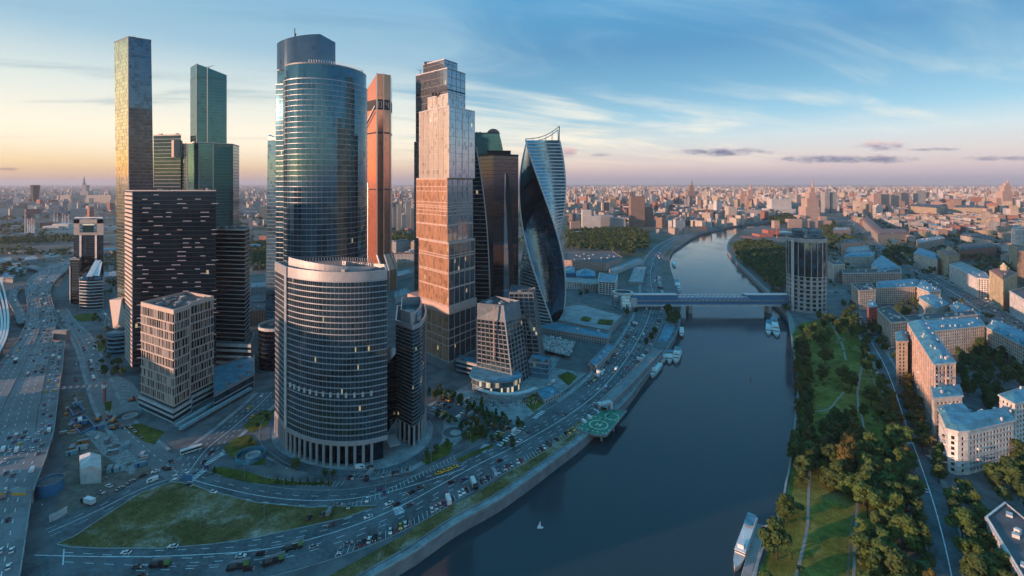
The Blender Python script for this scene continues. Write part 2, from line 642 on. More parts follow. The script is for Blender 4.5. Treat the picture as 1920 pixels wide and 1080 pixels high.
def ground_mat():
    m, q, b = principled('city ground')
    pos = q.new('ShaderNodeNewGeometry').outputs['Position']
    x, y, z = q.xyz(pos)
    n1 = q.noise(pos, .012, 5, .6)
    n2 = q.noise(pos, .08, 4, .6)
    n3 = q.noise(pos, 1.2, 2, .5)
    near = q.mix(q.smooth(n2, .38, .62), (.085, .092, .096, 1), (.15, .155, .155, 1))
    near = q.mix(q.smooth(n1, .58, .68), near, (.22, .215, .2, 1))
    far = q.mix(q.smooth(q.noise(pos, .004, 6, .65), .40, .58), (.04, .055, .02, 1), (.15, .14, .13, 1))
    c = q.mix(q.smooth(y, 700.0, 1100.0), near, far)
    c = q.mix(1.0, c, q.mix(n3, (.75, .75, .75, 1), (1.25, 1.25, 1.25, 1)), 'MULTIPLY')
    q.l.new(c, b.inputs['Base Color'])
    b.inputs['Roughness'].default_value = .85
    return m


def flat(name, P, z, m, kind='structure', parent=None):
    me = bpy.data.meshes.new(name)
    P = ccw(P)
    tri = tessellate_polygon([[Vector((p[0], p[1], 0)) for p in P]])
    fs = []
    for a, b, c in tri:
        A_, B_, C_ = P[a], P[b], P[c]
        s_ = (B_[0] - A_[0]) * (C_[1] - A_[1]) - (C_[0] - A_[0]) * (B_[1] - A_[1])
        fs.append((a, b, c) if s_ > 0 else (a, c, b))
    me.from_pydata([(p[0], p[1], z) for p in P], [], fs)
    me.materials.append(m)
    return link(name, me, parent, kind)


# the built-up side and the park side meet along a line that runs on from the last bend of the river
gm_ = ground_mat()
tip = ((LB[-1][0] + RB[0][0]) / 2, (LB[-1][1] + RB[0][1]) / 2)
far_tip = (tip[0] * 4, tip[1] * 4)
gm = MB()
tri_l = [(-4000, -900), (-900, -900)] + LB + [tip, far_tip, (-4000, far_tip[1])]
tri_r = [tip] + RB + [(-600, -900), (9000, -900), (9000, far_tip[1]), far_tip]
for T_ in (tri_l, tri_r):
    for t_ in tessellate_polygon([[Vector((p[0], p[1], 0)) for p in T_]]):
        A_, B_, C_ = (T_[i] for i in t_)
        s_ = (B_[0] - A_[0]) * (C_[1] - A_[1]) - (C_[0] - A_[0]) * (B_[1] - A_[1])
        pts = [(*A_, 0), (*B_, 0), (*C_, 0)] if s_ > 0 else [(*A_, 0), (*C_, 0), (*B_, 0)]
        gm.face(pts)
yt = far_tip[1]
gm.face([(-FAR, -900, 0), (-4000, -900, 0), (-4000, yt, 0), (-FAR, yt, 0)])
gm.face([(9000, -900, 0), (FAR, -900, 0), (FAR, yt, 0), (9000, yt, 0)])
gm.face([(-FAR, yt, 0), (FAR, yt, 0), (FAR, FAR, 0), (-FAR, FAR, 0)])
gm.face([(-FAR, -20000, 0), (FAR, -20000, 0), (FAR, -900, 0), (-FAR, -900, 0)])
struct(gm, 'ground', gm_)


def water_mat():
    m, q, b = principled('river water')
    pos = q.new('ShaderNodeNewGeometry').outputs['Position']
    b.inputs['Base Color'].default_value = (.026, .046, .054, 1)
    b.inputs['IOR'].default_value = 1.333
    n = q.noise(pos, .05, 4, .6)
    q.l.new(q.math('ADD', .03, q.math('MULTIPLY', q.smooth(q.noise(pos, .012, 6, .62, .8), .44, .60), .13)), b.inputs['Roughness'])
    b1 = q.new('ShaderNodeBump')
    q.l.new(q.math('ADD', .05, q.math('MULTIPLY', q.smooth(q.noise(pos, .011, 5, .6, .8), .42, .66), .16)), b1.inputs['Strength'])
    b1.inputs['Distance'].default_value = .5
    wv = q.math('ADD', q.noise(pos, .35, 3, .6), q.math('MULTIPLY', n, 1.2))
    q.l.new(wv, b1.inputs['Height'])
    q.l.new(b1.outputs[0], b.inputs['Normal'])
    return m


w = MB()
w.face([(-3000, -900, WZ), (3000, -900, WZ), (3000, 3000, WZ), (-3000, 3000, WZ)])
struct(w, 'river', water_mat())

# quay walls: facing, coping and walk on the built-up side; wall and pale coping on the park side
LBs = curve(LB, 3)
q0 = MB()
for a, b in zip(LBs, LBs[1:]):
    q0.face([(b[0], b[1], WZ - 1), (a[0], a[1], WZ - 1), (a[0] - .0, a[1], 0.0), (b[0], b[1], 0.0)])
left_wall = struct(q0, 'quay_wall', M['stone'])
inner = lambda d: offset_line(LBs, d)


def strip(name, d0, d1, z0, z1, m, line=LBs, sl=slice(0, None), parent=None):
    """raised strip that follows a bank line at d0..d1 metres from it"""
    A, B = offset_line(line, d0)[sl], offset_line(line, d1)[sl]
    o = MB()
    o.ribbon(A, B, z1, z1)
    o.ribbon([*A], [*A], z0, z1)
    o.ribbon([*B], [*B], z1, z0)
    return struct(o, name, m)


nearq = slice(0, 46)
strip('quay_coping', .0, .7, -.4, 1.0, M['kerb'])
strip('quay_walk', .7, 5.0, 0, .06, M['pave'], sl=slice(0, 40))
strip('quay_kerb', 5.0, 5.5, 0, .9, M['stone'], sl=slice(0, 36))
strip('grass_strip', 5.5, 14.5, 0, .12, M['verge'], sl=slice(6, 34))
RBs = curve(RB, 3)
q0 = MB()
for a, b in zip(RBs, RBs[1:]):
    q0.face([(b[0], b[1], WZ - 1), (a[0], a[1], WZ - 1), (a[0], a[1], 0.0), (b[0], b[1], 0.0)])
struct(q0, 'park_quay_wall', M['stone'])
strip('park_quay_coping', .0, 1.1, -.4, .9, M['kerb'], line=RBs, sl=slice(9, 60))
strip('park_quay_walk', 1.1, 5.5, 0, .08, M['path'], line=RBs, sl=slice(9, 42))

# ------------------------------------------------------------------ roads, lawns and paths
ROAD_Z, LINE_Z, LAWN_Z = .10, .16, .14


def poly(name, px, z, m, **k):
    return flat(name, GL(px), z, m, **k)


def path_strip(name, px, w_, z, m, n=5, h=0):
    w_ = w_ * .72 if m is M['path'] else w_
    P = curve(GL(px, h), n)
    A, B = offset_line(P, w_ / 2), offset_line(P, -w_ / 2)
    o = MB()
    o.ribbon(B, A, z, z)
    return struct(o, name, m)


# embankment road on the tower side: sheet of asphalt with kerbs
EMB = [(60, 1045), (200, 1048), (330, 1046), (480, 1036), (580, 1015), (680, 983), (760, 948), (830, 910), (900, 872), (980, 832), (1060, 785), (1120, 740), (1165, 690), (1197, 640), (1216, 600), (1226, 560), (1222, 530), (1222, 505), (1230, 480), (1252, 458), (1290, 440), (1345, 426), (1405, 417), (1450, 412)]
EMBP = curve(GL(EMB), 5)

A, B = offset_line(EMBP, 19), offset_line(EMBP, -17)
o = MB(); o.ribbon(B, A, ROAD_Z, ROAD_Z)
struct(o, 'embankment_road', M['asphalt'])
INN = [(90, 1000), (180, 960), (250, 925), (300, 905), (340, 897), (400, 912), (480, 930), (560, 939), (640, 938), (720, 926), (800, 903), (870, 880)]
INNP = curve(GL(INN), 5)
A, B = offset_line(INNP, 9), offset_line(INNP, -9)
o = MB(); o.ribbon(B, A, ROAD_Z + .03, ROAD_Z + .03)
struct(o, 'inner_road', M['asphalt'])
DIAG = [(345, 900), (385, 845), (430, 808), (480, 765), (510, 735)]
DIAGP = curve(GL(DIAG), 4)
A, B = offset_line(DIAGP, 11), offset_line(DIAGP, -11)
o = MB(); o.ribbon(B, A, ROAD_Z + .06, ROAD_Z + .06)
struct(o, 'side_road', M['asphalt'])
WEST = [(345, 895), (290, 855), (235, 805), (205, 765), (185, 715), (168, 665), (150, 630), (125, 605), (110, 580)]
WESTP = curve(GL(WEST), 4)
A, B = offset_line(WESTP, 7), offset_line(WESTP, -7)
o = MB(); o.ribbon(B, A, ROAD_Z + .09, ROAD_Z + .09)
struct(o, 'service_road', M['deck'])
poly('dry_verge', [(102, 1022), (140, 1005), (200, 965), (262, 925), (325, 903), (360, 908), (393, 920), (480, 942), (580, 951), (660, 949), (708, 948), (690, 957), (647, 973), (560, 992), (480, 1010), (400, 1022), (300, 1030), (190, 1030), (133, 1028)], .28, M['verge'])
P = GL([(102, 1022), (140, 1005), (200, 965), (262, 925), (325, 903), (360, 908), (393, 920), (480, 942), (580, 951), (660, 949), (708, 948), (690, 957), (647, 973), (560, 992), (480, 1010), (400, 1022), (300, 1030), (190, 1030), (133, 1028), (102, 1022)])
o = MB()
A, B = P, offset_line(P, -.7)
o.ribbon(A, B, .34, .34)
struct(o, 'verge_kerb', M['kerb'])
# plaza round the curved tower, slip roads and beds
poly('plaza', [(505, 800), (490, 830), (500, 860), (560, 885), (640, 898), (700, 900), (770, 885), (830, 850), (880, 815), (900, 790), (840, 765), (800, 790)], .12, M['pave'])
path_strip('forecourt_lane', [(530, 775), (505, 800), (497, 825), (512, 850), (560, 874), (640, 889), (720, 885), (780, 862), (815, 830), (822, 800), (810, 778)], 8, .2, M['asphalt'])
path_strip('forecourt_wall', [(524, 760), (497, 785), (486, 815), (492, 838), (530, 868), (560, 882)], .6, 1.2, M['stone'])
poly('shrub_bed', [(395, 882), (415, 876), (460, 884), (500, 897), (560, 905), (624, 905), (624, 910), (540, 910), (470, 906), (420, 895)], .3, M['grass'])
poly('shrub_bed', [(418, 842), (440, 822), (470, 815), (490, 845), (500, 872), (450, 872)], .3, M['grass'])
poly('shrub_bed', [(455, 800), (490, 770), (515, 770), (500, 800), (470, 812)], .3, M['grass'])
poly('shrub_bed', [(790, 865), (830, 832), (850, 830), (845, 850), (800, 872)], .3, M['grass'])
poly('shrub_bed', [(868, 815), (905, 795), (910, 815), (885, 832)], .3, M['grass'])
poly('shrub_bed', [(855, 862), (925, 832), (925, 838), (860, 868)], .3, M['grass'])
poly('lawn', [(232, 800), (262, 794), (308, 810), (290, 834), (268, 828)], .25, M['grass'])
poly('lawn', [(196, 755), (210, 752), (208, 770), (198, 775)], .25, M['grass'])
poly('lawn', [(195, 635), (215, 625), (220, 637), (200, 645)], .25, M['grass'])
poly('lawn', [(182, 640), (198, 640), (196, 657), (184, 660)], .25, M['grass'])
poly('round_lawn', [(136, 595), (150, 589), (170, 588), (184, 592), (186, 597), (172, 602), (150, 602)], .25, M['grass'])
poly('lawn', [(978, 752), (1000, 738), (1030, 748), (1003, 775)], .25, M['grass'])
poly('lawn', [(1045, 705), (1065, 697), (1083, 706), (1066, 724)], .25, M['grass'])
poly('site_ground', [(110, 760), (135, 735), (200, 740), (240, 800), (300, 850), (310, 875), (250, 905), (185, 940), (105, 970), (120, 880)], .08, M['soil'])
poly('demolition_ground', [(185, 735), (215, 700), (250, 720), (280, 760), (230, 790), (200, 770)], .1, M['rubble'])
poly('demolition_ground', [(150, 800), (210, 815), (270, 870), (245, 890), (190, 850)], .12, M['rubble'])
poly('podium_plaza', [(800, 760), (880, 795), (960, 800), (1010, 770), (1100, 700), (1060, 660), (960, 690), (880, 720)], .06, M['pave'])
poly('car_park', [(805, 765), (870, 790), (960, 820), (985, 805), (900, 770), (830, 742)], .14, M['asphalt'])
# the park across the water
poly('park_grass', [(1500, 606), (1545, 598), (1600, 606), (1626, 645), (1655, 690), (1676, 760), (1700, 850), (1718, 930), (1728, 1000), (1735, 1200), (1300, 1200), (1418, 1080), (1468, 971), (1492, 823), (1497, 760), (1500, 732), (1492, 671), (1485, 628)], .10, M['mead'])
path_strip('park_path', [(1556, 600), (1562, 613), (1577, 640), (1586, 675)], 2.6, .16, M['path'])
path_strip('park_path', [(1602, 650), (1614, 655), (1624, 668), (1616, 690), (1612, 708), (1608, 735), (1609, 755), (1611, 772)], 2.2, .17, M['path'])
path_strip('park_path', [(1582, 735), (1568, 752), (1552, 768), (1520, 772)], 1.8, .16, M['path'])
path_strip('park_path', [(1613, 710), (1638, 711)], 1.6, .19, M['path'])
path_strip('park_path', [(1624, 668), (1632, 690), (1640, 722)], 1.2, .21, M['path'])
path_strip('park_path', [(1613, 772), (1619, 800), (1617, 840), (1610, 900), (1606, 970), (1603, 1030), (1600, 1100)], 1.8, .16, M['path'])
path_strip('park_path', [(1519, 880), (1516, 930), (1514, 986), (1504, 1035), (1490, 1090)], 2.0, .17, M['path'])
path_strip('dirt_track', [(1598, 960), (1594, 1020), (1588, 1100)], .8, .16, M['soil'])
PARKROAD = [(1612, 600), (1622, 622), (1640, 652), (1662, 692), (1682, 745), (1700, 800), (1722, 860), (1746, 930), (1766, 1000), (1784, 1080), (1800, 1180)]
PRP = curve(GL(PARKROAD), 5)
A, B = offset_line(PRP, 7.2), offset_line(PRP, -7.2)
o = MB(); o.ribbon(B, A, .22, .22)
struct(o, 'park_road', M['asphalt'])
path_strip('parking_lane', [(1688, 905), (1698, 950), (1702, 1000), (1706, 1060), (1712, 1180)], 8, .2, M['asphalt'])
poly('yard', [(1752, 885), (1775, 880), (1800, 915), (1780, 935), (1765, 925)], .2, M['asphalt'])
AVE = [(1905, 655), (1860, 600), (1800, 556), (1760, 532), (1720, 510), (1680, 480), (1650, 458), (1622, 434), (1600, 415), (1575, 398), (1555, 385)]
AVE_L, AVE_R = [(2080, 735), (1915, 632), (1860, 597), (1812, 572), (1768, 549), (1730, 527), (1695, 503), (1665, 480), (1636, 456), (1606, 430), (1582, 410), (1560, 396)], [(2080, 690), (1920, 606), (1862, 574), (1822, 553), (1782, 533), (1742, 512), (1712, 494), (1684, 473), (1655, 449), (1623, 426), (1598, 408), (1572, 395)]
o = MB(); o.ribbon(GL(AVE_R), GL(AVE_L), .2, .2)
struct(o, 'avenue', M['asphalt'])
o = MB(); Rr = GL(AVE_R); o.ribbon(offset_line(Rr, -14), Rr, .15, .15)
struct(o, 'avenue_pavement', M['pave'])
poly('green_square', [(1655, 487), (1672, 472), (1700, 470), (1712, 480), (1690, 498), (1668, 500)], .2, M['grass'])


# kerbs and pavements that edge the roads
for nm_, P_, d0, d1, z_, m_, sl in (
        ('road_kerb', EMBP, 19, 19.5, .24, 'kerb', slice(8, 100)), ('road_kerb', EMBP, -17.5, -17, .24, 'kerb', slice(8, 100)),
        ('pavement', EMBP, 19.5, 23, .2, 'pave', slice(52, 100)), ('road_kerb', INNP, 9, 9.5, .26, 'kerb', slice(10, 56)),
        ('pavement', DIAGP, 11, 14, .22, 'pave', slice(3, 17)), ('pavement', DIAGP, -14, -11, .22, 'pave', slice(3, 17)),
        ('pavement', WESTP, 7, 9.5, .24, 'pave', slice(6, 33)), ('pavement', WESTP, -9.5, -7, .24, 'pave', slice(4, 33)),
        ('pavement', PRP, 7.2, 9.8, .26, 'pave', slice(6, 44)), ('pavement', PRP, -9.8, -7.2, .26, 'pave', slice(6, 44))):
    o = MB(); o.ribbon(offset_line(P_, d0)[sl], offset_line(P_, d1)[sl], z_, z_); struct(o, nm_, M[m_])
for px in ([(118, 606), (134, 620), (150, 650), (160, 690)], [(196, 606), (205, 640), (190, 660)], [(130, 584), (150, 578), (176, 578), (196, 586), (196, 604), (176, 612), (148, 612), (128, 602), (130, 584)],
           [(822, 735), (900, 766), (985, 800)], [(800, 772), (880, 806), (960, 842)], [(1002, 772), (1060, 730), (1100, 700)], [(966, 752), (1004, 732), (1046, 752)]):
    path_strip('kerb_strip', px, .9, .3, M['kerb'])

# painted lines
def line(pxs, w_=.25, dash=None, z=LINE_Z, n=4, ground=False):
    P = pxs if ground else curve(GL(pxs), n)
    o_ = LN
    if dash is None:
        A_, B_ = offset_line(P, w_ / 2), offset_line(P, -w_ / 2)
        o_.ribbon(B_, A_, z, z)
    else:
        for x, y, a in resample(P, sum(dash)):
            dx, dy = math.cos(a), math.sin(a)
            L = dash[0]
            o_.face([(x + dy * w_ / 2, y - dx * w_ / 2, z), (x + dx * L + dy * w_ / 2, y + dy * L - dx * w_ / 2, z), (x + dx * L - dy * w_ / 2, y + dy * L + dx * w_ / 2, z), (x - dy * w_ / 2, y + dx * w_ / 2, z)])


def zebra(px0, px1, width, n, z=LINE_Z + .12):
    """stripes of a crossing from px0 to px1, each WIDTH metres long across the walk"""
    a, b = Vector(G(*px0)), Vector(G(*px1))
    d = (b - a)
    L = d.length
    d.normalize()
    t = Vector((-d.y, d.x)) * width / 2
    s_ = L / n
    for k in range(n):
        p, e = a + d * (k * s_), a + d * (k * s_ + s_ * .5)
        LN.face([(p.x - t.x, p.y - t.y, z), (e.x - t.x, e.y - t.y, z), (e.x + t.x, e.y + t.y, z), (p.x + t.x, p.y + t.y, z)])


LN = MB()
line(offset_line(EMBP, 1.2), .45, ground=True)
for d_ in (-3.6, -7.2, 5, 8.6):
    line(offset_line(EMBP, d_)[8:90], .3, (4, 7), ground=True)
line(offset_line(INNP, .4), .4, ground=True, z=LINE_Z + .03)
for d_ in (-3.8, 4.2):
    line(offset_line(INNP, d_), .28, (4, 7), ground=True, z=LINE_Z + .03)
line(DIAGP, .4, ground=True, z=LINE_Z + .06)
for d_ in (-3.6, -7, 3.6, 7):
    line(offset_line(DIAGP, d_), .3, (3, 5), ground=True, z=LINE_Z + .06)
line(WESTP, .3, (4, 6), ground=True, z=LINE_Z + .09)
for px in ([(120, 1036), (300, 1046), (400, 1044), (520, 1022)], [(120, 1054), (300, 1062), (420, 1058), (540, 1040)]):
    line(px, .25, (5, 5))
line([(120, 1030), (118, 1060)], .5)
# ruled bays of the parking strip along the grass and along the verge
for dd, L, sl in ((-16.5, 5.2, (22, 66)), (15.5, 5.2, (18, 40))):
    for x, y, a in resample(offset_line(EMBP, dd)[sl[0]:sl[1]], 2.7):
        t = a + 1.15
        LN.bar((x, y, LINE_Z), (x + math.cos(t) * L, y + math.sin(t) * L, LINE_Z), .22, .01)
for x, y, a in resample(curve(GL([(470, 900), (560, 912), (640, 912)]), 4), 2.6):
    LN.bar((x, y, LINE_Z + .1), (x + math.cos(a + 1.4) * 5, y + math.sin(a + 1.4) * 5, LINE_Z + .1), .2, .01)
for x, y, a in resample(curve(GL([(655, 896), (720, 893), (775, 880)]), 4), 2.6):
    LN.bar((x, y, LINE_Z + .1), (x + math.cos(a + 1.2) * 5, y + math.sin(a + 1.2) * 5, LINE_Z + .1), .2, .01)
zebra((903, 848), (914, 833), 5, 7)
zebra((935, 836), (985, 797), 4, 10)
zebra((1002, 785), (1020, 770), 4, 6)
zebra((750, 964), (744, 950), 5, 6)
zebra((355, 905), (385, 880), 4, 9, .3)
zebra((385, 872), (420, 850), 4, 9, .3)
line(offset_line(PRP, .0), .5, ground=True, z=.28)
zebra((1697, 832), (1728, 826), 3.0, 9, .3)
line(GL(AVE[:-1]), .6, ground=True, z=.27)
L0, R0 = GL(AVE_L), GL(AVE_R)
for t in (.2, .35, .65, .8):
    line([(a[0] + (b[0] - a[0]) * t, a[1] + (b[1] - a[1]) * t) for a, b in zip(L0, R0)], .35, (5, 9), ground=True, z=.27)
struct(LN, 'road_markings', M['line'])

# ------------------------------------------------------------------ elevated ring road
DZ = 8.0
HW = [(470, 150, 160), (483, 134, 147), (495, 100, 137), (505, 78, 127), (517, 62, 113), (530, 51, 101), (547, 47, 94), (573, 52, 100), (600, 50, 107), (620, 43, 102), (643, 31, 97), (683, 0, 88), (717, -26, 80), (760, -60, 72), (810, -98, 66)]
HWr = curve([(-26.0 + 0, 0, 0)] and [(y, l, r) for y, l, r in HW], 4)
HL = [G(l, y, DZ) for y, l, r in HWr]
HR = [G(r, y, DZ) for y, l, r in HWr]
RAMP = curve([(640, 98, 122), (665, 93, 119), (690, 87, 117), (720, 81, 112), (760, 73, 107), (810, 67, 101)], 4)
RL, RR = [G(l, y, DZ) for y, l, r in RAMP], [G(r, y, DZ) for y, l, r in RAMP]
LOWER = curve([(810, -98, 101), (870, -145, 82), (927, -190, 61), (1000, -248, 49), (1080, -312, 37), (1200, -405, 16)], 4)
WL, WR = [G(l, y, DZ) for y, l, r in LOWER], [G(r, y, DZ) for y, l, r in LOWER]

for Q_ in (WL, WR):                                 # the road runs on under the viewer
    Q_.append((Q_[-1][0] + (Q_[-1][0] - Q_[-3][0]) * 9, Q_[-1][1] + (Q_[-1][1] - Q_[-3][1]) * 9))


def deck(name, A, B, z, thick=1.8):
    o_ = MB()
    o_.ribbon(A, B, z, z)
    o_.ribbon(B, A, z - thick, z - thick)
    o_.ribbon([*A], [*A], z - thick, z)
    o_.ribbon([*B], [*B], z, z - thick)
    return struct(o_, name, [M['deck']])


def parapet(name, P, z, h=1.1, t=.5):
    o_ = MB()
    for a, b in zip(P, P[1:]):
        o_.bar((a[0], a[1], z + h / 2), (b[0], b[1], z + h / 2), t, h)
    return struct(o_, name, M['concrete'])


deck('elevated_road', HL, HR, DZ)
deck('elevated_road', RL, RR, DZ - .05)
deck('elevated_road', WL, WR, DZ + .0)
parapet('road_parapet', HL, DZ)
parapet('road_parapet', HR[:41], DZ)
parapet('road_parapet', RR, DZ)
parapet('road_parapet', RL[:17], DZ)
parapet('road_parapet', WR, DZ)
mid = [((a[0] + b[0]) / 2, (a[1] + b[1]) / 2) for a, b in zip(HL, HR)]
midW = [((a[0] * .5 + b[0] * .5), (a[1] + b[1]) / 2) for a, b in zip(WL, WR)]
parapet('median_barrier', mid, DZ, .9, .5)
parapet('median_barrier', midW, DZ, .9, .5)
LN = MB()
for t in (.12, .25, .37, .63, .75, .88):
    line([(a[0] + (b[0] - a[0]) * t, a[1] + (b[1] - a[1]) * t) for a, b in zip(HL, HR)], .3, (4, 7), ground=True, z=DZ + .06)
for t in (.58, .64, .70, .76, .83, .90):
    line([(a[0] + (b[0] - a[0]) * t, a[1] + (b[1] - a[1]) * t) for a, b in zip(WL, WR)], .3, (4, 7), ground=True, z=DZ + .06)
line([(a[0] + (b[0] - a[0]) * .5, a[1] + (b[1] - a[1]) * .5) for a, b in zip(RL, RR)], .3, (4, 7), ground=True, z=DZ + .06)
struct(LN, 'deck_markings', M['line'])
o = MB()
for x, y, a in resample(HR[10:], 26)[1:] + resample(RR, 26) + resample(WR, 26):
    o.box(x - 1.4, y, 0, DZ - 1.8, 1.6, 1.6, a)
struct(o, 'viaduct_piers', M['concrete'])
o = MB(); a_, b_ = G(97, 640, 0), G(124, 640, 0)
o.prism(ccw([a_, b_, (b_[0], b_[1] + 5), (a_[0], a_[1] + 5)]), 0, 12)
struct(o, 'tunnel_portal', M['concrete'])
# slip road on the far side
SL = curve(GL([(38, 536), (26, 548), (24, 562), (36, 585), (44, 606)], 5), 5)
deck('slip_road', offset_line(SL, 5), offset_line(SL, -5), 5.0, 1.2)
parapet('road_parapet', offset_line(SL, -5), 5.0)
# old viaduct and the road behind it
V = GL([(-60, 478), (20, 470), (80, 470), (137, 468), (215, 470), (330, 462)], 8)
deck('railway_viaduct', offset_line(V, 6), offset_line(V, -6), 8, 2.5)
o = MB()
for x, y, a in resample(V, 38):
    o.box(x, y, 0, 6, 3, 9, a)
struct(o, 'viaduct_piers', M['concrete'])
V2 = GL([(-120, 470), (-20, 486), (40, 495), (90, 508)], 6)
deck('flyover', offset_line(V2, 8), offset_line(V2, -8), 6, 2)
# ------------------------------------------------------------------ towers
GLS = {}
GLS['bluegreen'] = glass('blue-green glass', (.045, .15, .215), .72, .05, .14, .9982, litpow=.3, roomshare=.14)
GLS['teal'] = glass('teal glass', (.05, .175, .19), .62, .06, .12, .9995, roomshare=.1)
GLS['grey'] = glass('grey patchwork glass', (.07, .075, .085), .55, .06, .9, .9999, roomshare=.3)
GLS['dark'] = glass('dark glass', (.035, .078, .11), .95, .05, .2, .998, roomshare=.2, litpow=.3)
GLS['silver'] = glass('silver glass', (.70, .60, .50), .42, .12, .10, .9992, roomshare=.05)
GLS['copper'] = glass('copper glass', (.82, .29, .16), .62, .10, .10, .9999, roomshare=.05)
GLS['officeglass'] = glass('office glass', (.08, .165, .205), .82, .06, .5, .9965, roomshare=.42, ior=1.75)
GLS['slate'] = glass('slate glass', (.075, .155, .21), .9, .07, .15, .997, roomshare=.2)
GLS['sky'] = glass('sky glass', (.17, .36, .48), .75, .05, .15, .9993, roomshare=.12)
GLS['amber'] = glass('amber glass', (.66, .36, .21), .40, .12, .2, .995, roomshare=.22)  # sunset mirrored on the left faces is put into the tint
GLS['sunset_tint'] = glass('gold patchwork glass', (1.0, .78, .40), .95, .05, .3, .9999, roomshare=.25)  # golden horizon reflection put into the colour of the patchwork glass
GLS['lilac'] = glass('lilac glass', (.40, .44, .50), .75, .06, .16, .9985, roomshare=.08)  # bluish sky reflection of the right-hand faces painted into the glass
GLS['deep'] = glass('deep glass', (.14, .19, .225), .62, .06, .3, .994, roomshare=.25)  # darker tone of the unlit right faces put into the tint
GLS['bronze'] = glass('bronze glass', (.085, .085, .095), .9, .06, .12, .9997, roomshare=.1)


def panes(mb, Pa, Pb, za, zb, pw, jit=.006, rb=0.0, mi=None):
    """glass quads of one storey between the outline Pa at za and Pb at zb; each pane a hair out of plane"""
    n = len(Pa)
    for i in range(n):
        a0, a1, b0, b1 = Pa[i], Pa[(i + 1) % n], Pb[i], Pb[(i + 1) % n]
        L = math.hypot(a1[0] - a0[0], a1[1] - a0[1])
        if L < .05:
            continue
        k = max(1, round(L / pw))
        nx, ny = (a1[1] - a0[1]) / L, -(a1[0] - a0[0]) / L
        for j in range(k):
            s, t = j / k, (j + 1) / k
            e = [R.uniform(0, jit) for _ in range(4)]
            q = [(a0[0] + (a1[0] - a0[0]) * s, a0[1] + (a1[1] - a0[1]) * s, za), (a0[0] + (a1[0] - a0[0]) * t, a0[1] + (a1[1] - a0[1]) * t, za),
                 (b0[0] + (b1[0] - b0[0]) * t, b0[1] + (b1[1] - b0[1]) * t, zb), (b0[0] + (b1[0] - b0[0]) * s, b0[1] + (b1[1] - b0[1]) * s, zb)]
            mb.face([(p[0] + nx * e[c], p[1] + ny * e[c], p[2]) for c, p in enumerate(q)], mi[i] if mi else 0, max(1e-4, R.random() + rb))


def ringband(mb, P, z0, z1, out=.25, deep=.3, mi=0):
    """closed ledge round an outline"""
    A, B = inset(P, -out), inset(P, deep)
    n = len(P)
    for i in range(n):
        j = (i + 1) % n
        mb.face([(*A[i], z0), (*A[j], z0), (*A[j], z1), (*A[i], z1)], mi)
        mb.face([(*A[i], z1), (*A[j], z1), (*B[j], z1), (*B[i], z1)], mi)
        mb.face([(*B[i], z0), (*B[j], z0), (*A[j], z0), (*A[i], z0)], mi)


def curtain(root, outline, z0, z1, nfl, pw, gm, bm=None, bh=.7, bout=.25, mull=0, mm=None, mout=.22, mw=.25, every=1, jit=.006, mi=None):
    """storeys of glass with a ledge each; outline is a list of points or a function of height"""
    fn = outline if callable(outline) else (lambda z: outline)
    fh = (z1 - z0) / nfl
    for k in range(nfl):
        a, b = z0 + k * fh, z0 + (k + 1) * fh
        g = MB()
        panes(g, fn(a), fn(b), a, b, pw, jit, mi=mi)
        g.build('window_band', gm, root)
        if bm is not None and k % every == 0:
            o_ = MB()
            ringband(o_, fn(a), a - bh / 2, a + bh / 2, bout)
            o_.build('floor_band', bm, root)
    if bm is not None:
        o_ = MB()
        ringband(o_, fn(z1), z1 - bh, z1 + .4, bout + .1)
        o_.build('roof_edge', bm, root)
    if mull:
        o_ = MB()
        Pa, Pb = fn(z0), fn(z1)
        n = len(Pa)
        for i in range(n):
            a0, a1, b0, b1 = Pa[i], Pa[(i + 1) % n], Pb[i], Pb[(i + 1) % n]
            L = math.hypot(a1[0] - a0[0], a1[1] - a0[1])
            kk = max(1, round(L / mull))
            if L < .3:
                continue
            nx, ny = (a1[1] - a0[1]) / L * mout, -(a1[0] - a0[0]) / L * mout
            for j in range(kk):
                s = j / kk
                p = (a0[0] + (a1[0] - a0[0]) * s + nx / 2, a0[1] + (a1[1] - a0[1]) * s + ny / 2, z0)
                q = (b0[0] + (b1[0] - b0[0]) * s + nx / 2, b0[1] + (b1[1] - b0[1]) * s + ny / 2, z1)
                o_.bar(p, q, mw)
        o_.build('mullions', mm or bm, root, kind='stuff')


def flatroof(root, P, z, m=None, kit=6, seed=1, par=1.2, pm=None):
    """roof deck with parapet and plant boxes"""
    o_ = MB()
    o_.face([(*p, z + .02) for p in P])
    rf = o_.build('roof', m or M['roofgrey'], root)
    if par:
        o_ = MB()
        ringband(o_, P, z, z + par, .12, .35)
        o_.build('parapet', pm or M['grey'], root)
    rr = random.Random(seed)
    xs, ys = [p[0] for p in P], [p[1] for p in P]
    Q = inset(P, 2.5)
    a = math.atan2(P[1][1] - P[0][1], P[1][0] - P[0][0])
    done = 0
    for _ in range(kit * 12):
        if done >= kit:
            break
        p = (rr.uniform(min(xs), max(xs)), rr.uniform(min(ys), max(ys)))
        if inside(p, Q):
            b = MB()
            b.box(p[0], p[1], z + .03, z + rr.uniform(1.2, 3.2), rr.uniform(2, 5.5), rr.uniform(1.6, 4), a)
            b.build('plant_box', rr.choice([M['grey'], M['rooflight'], M['dconcrete']]), rf)
            done += 1
    return rf


def quad(c, l, r):
    """outline from the near corner, the far end of its left face and of its right face"""
    return ccw([c, r, (l[0] + r[0] - c[0], l[1] + r[1] - c[1]), l])


def centre(P):
    return (sum(p[0] for p in P) / len(P), sum(p[1] for p in P) / len(P), 0)


def tower(name, label, P, cat='skyscraper', z=0):
    c = centre(P)
    return thing(name, label, cat, (c[0], c[1], z))


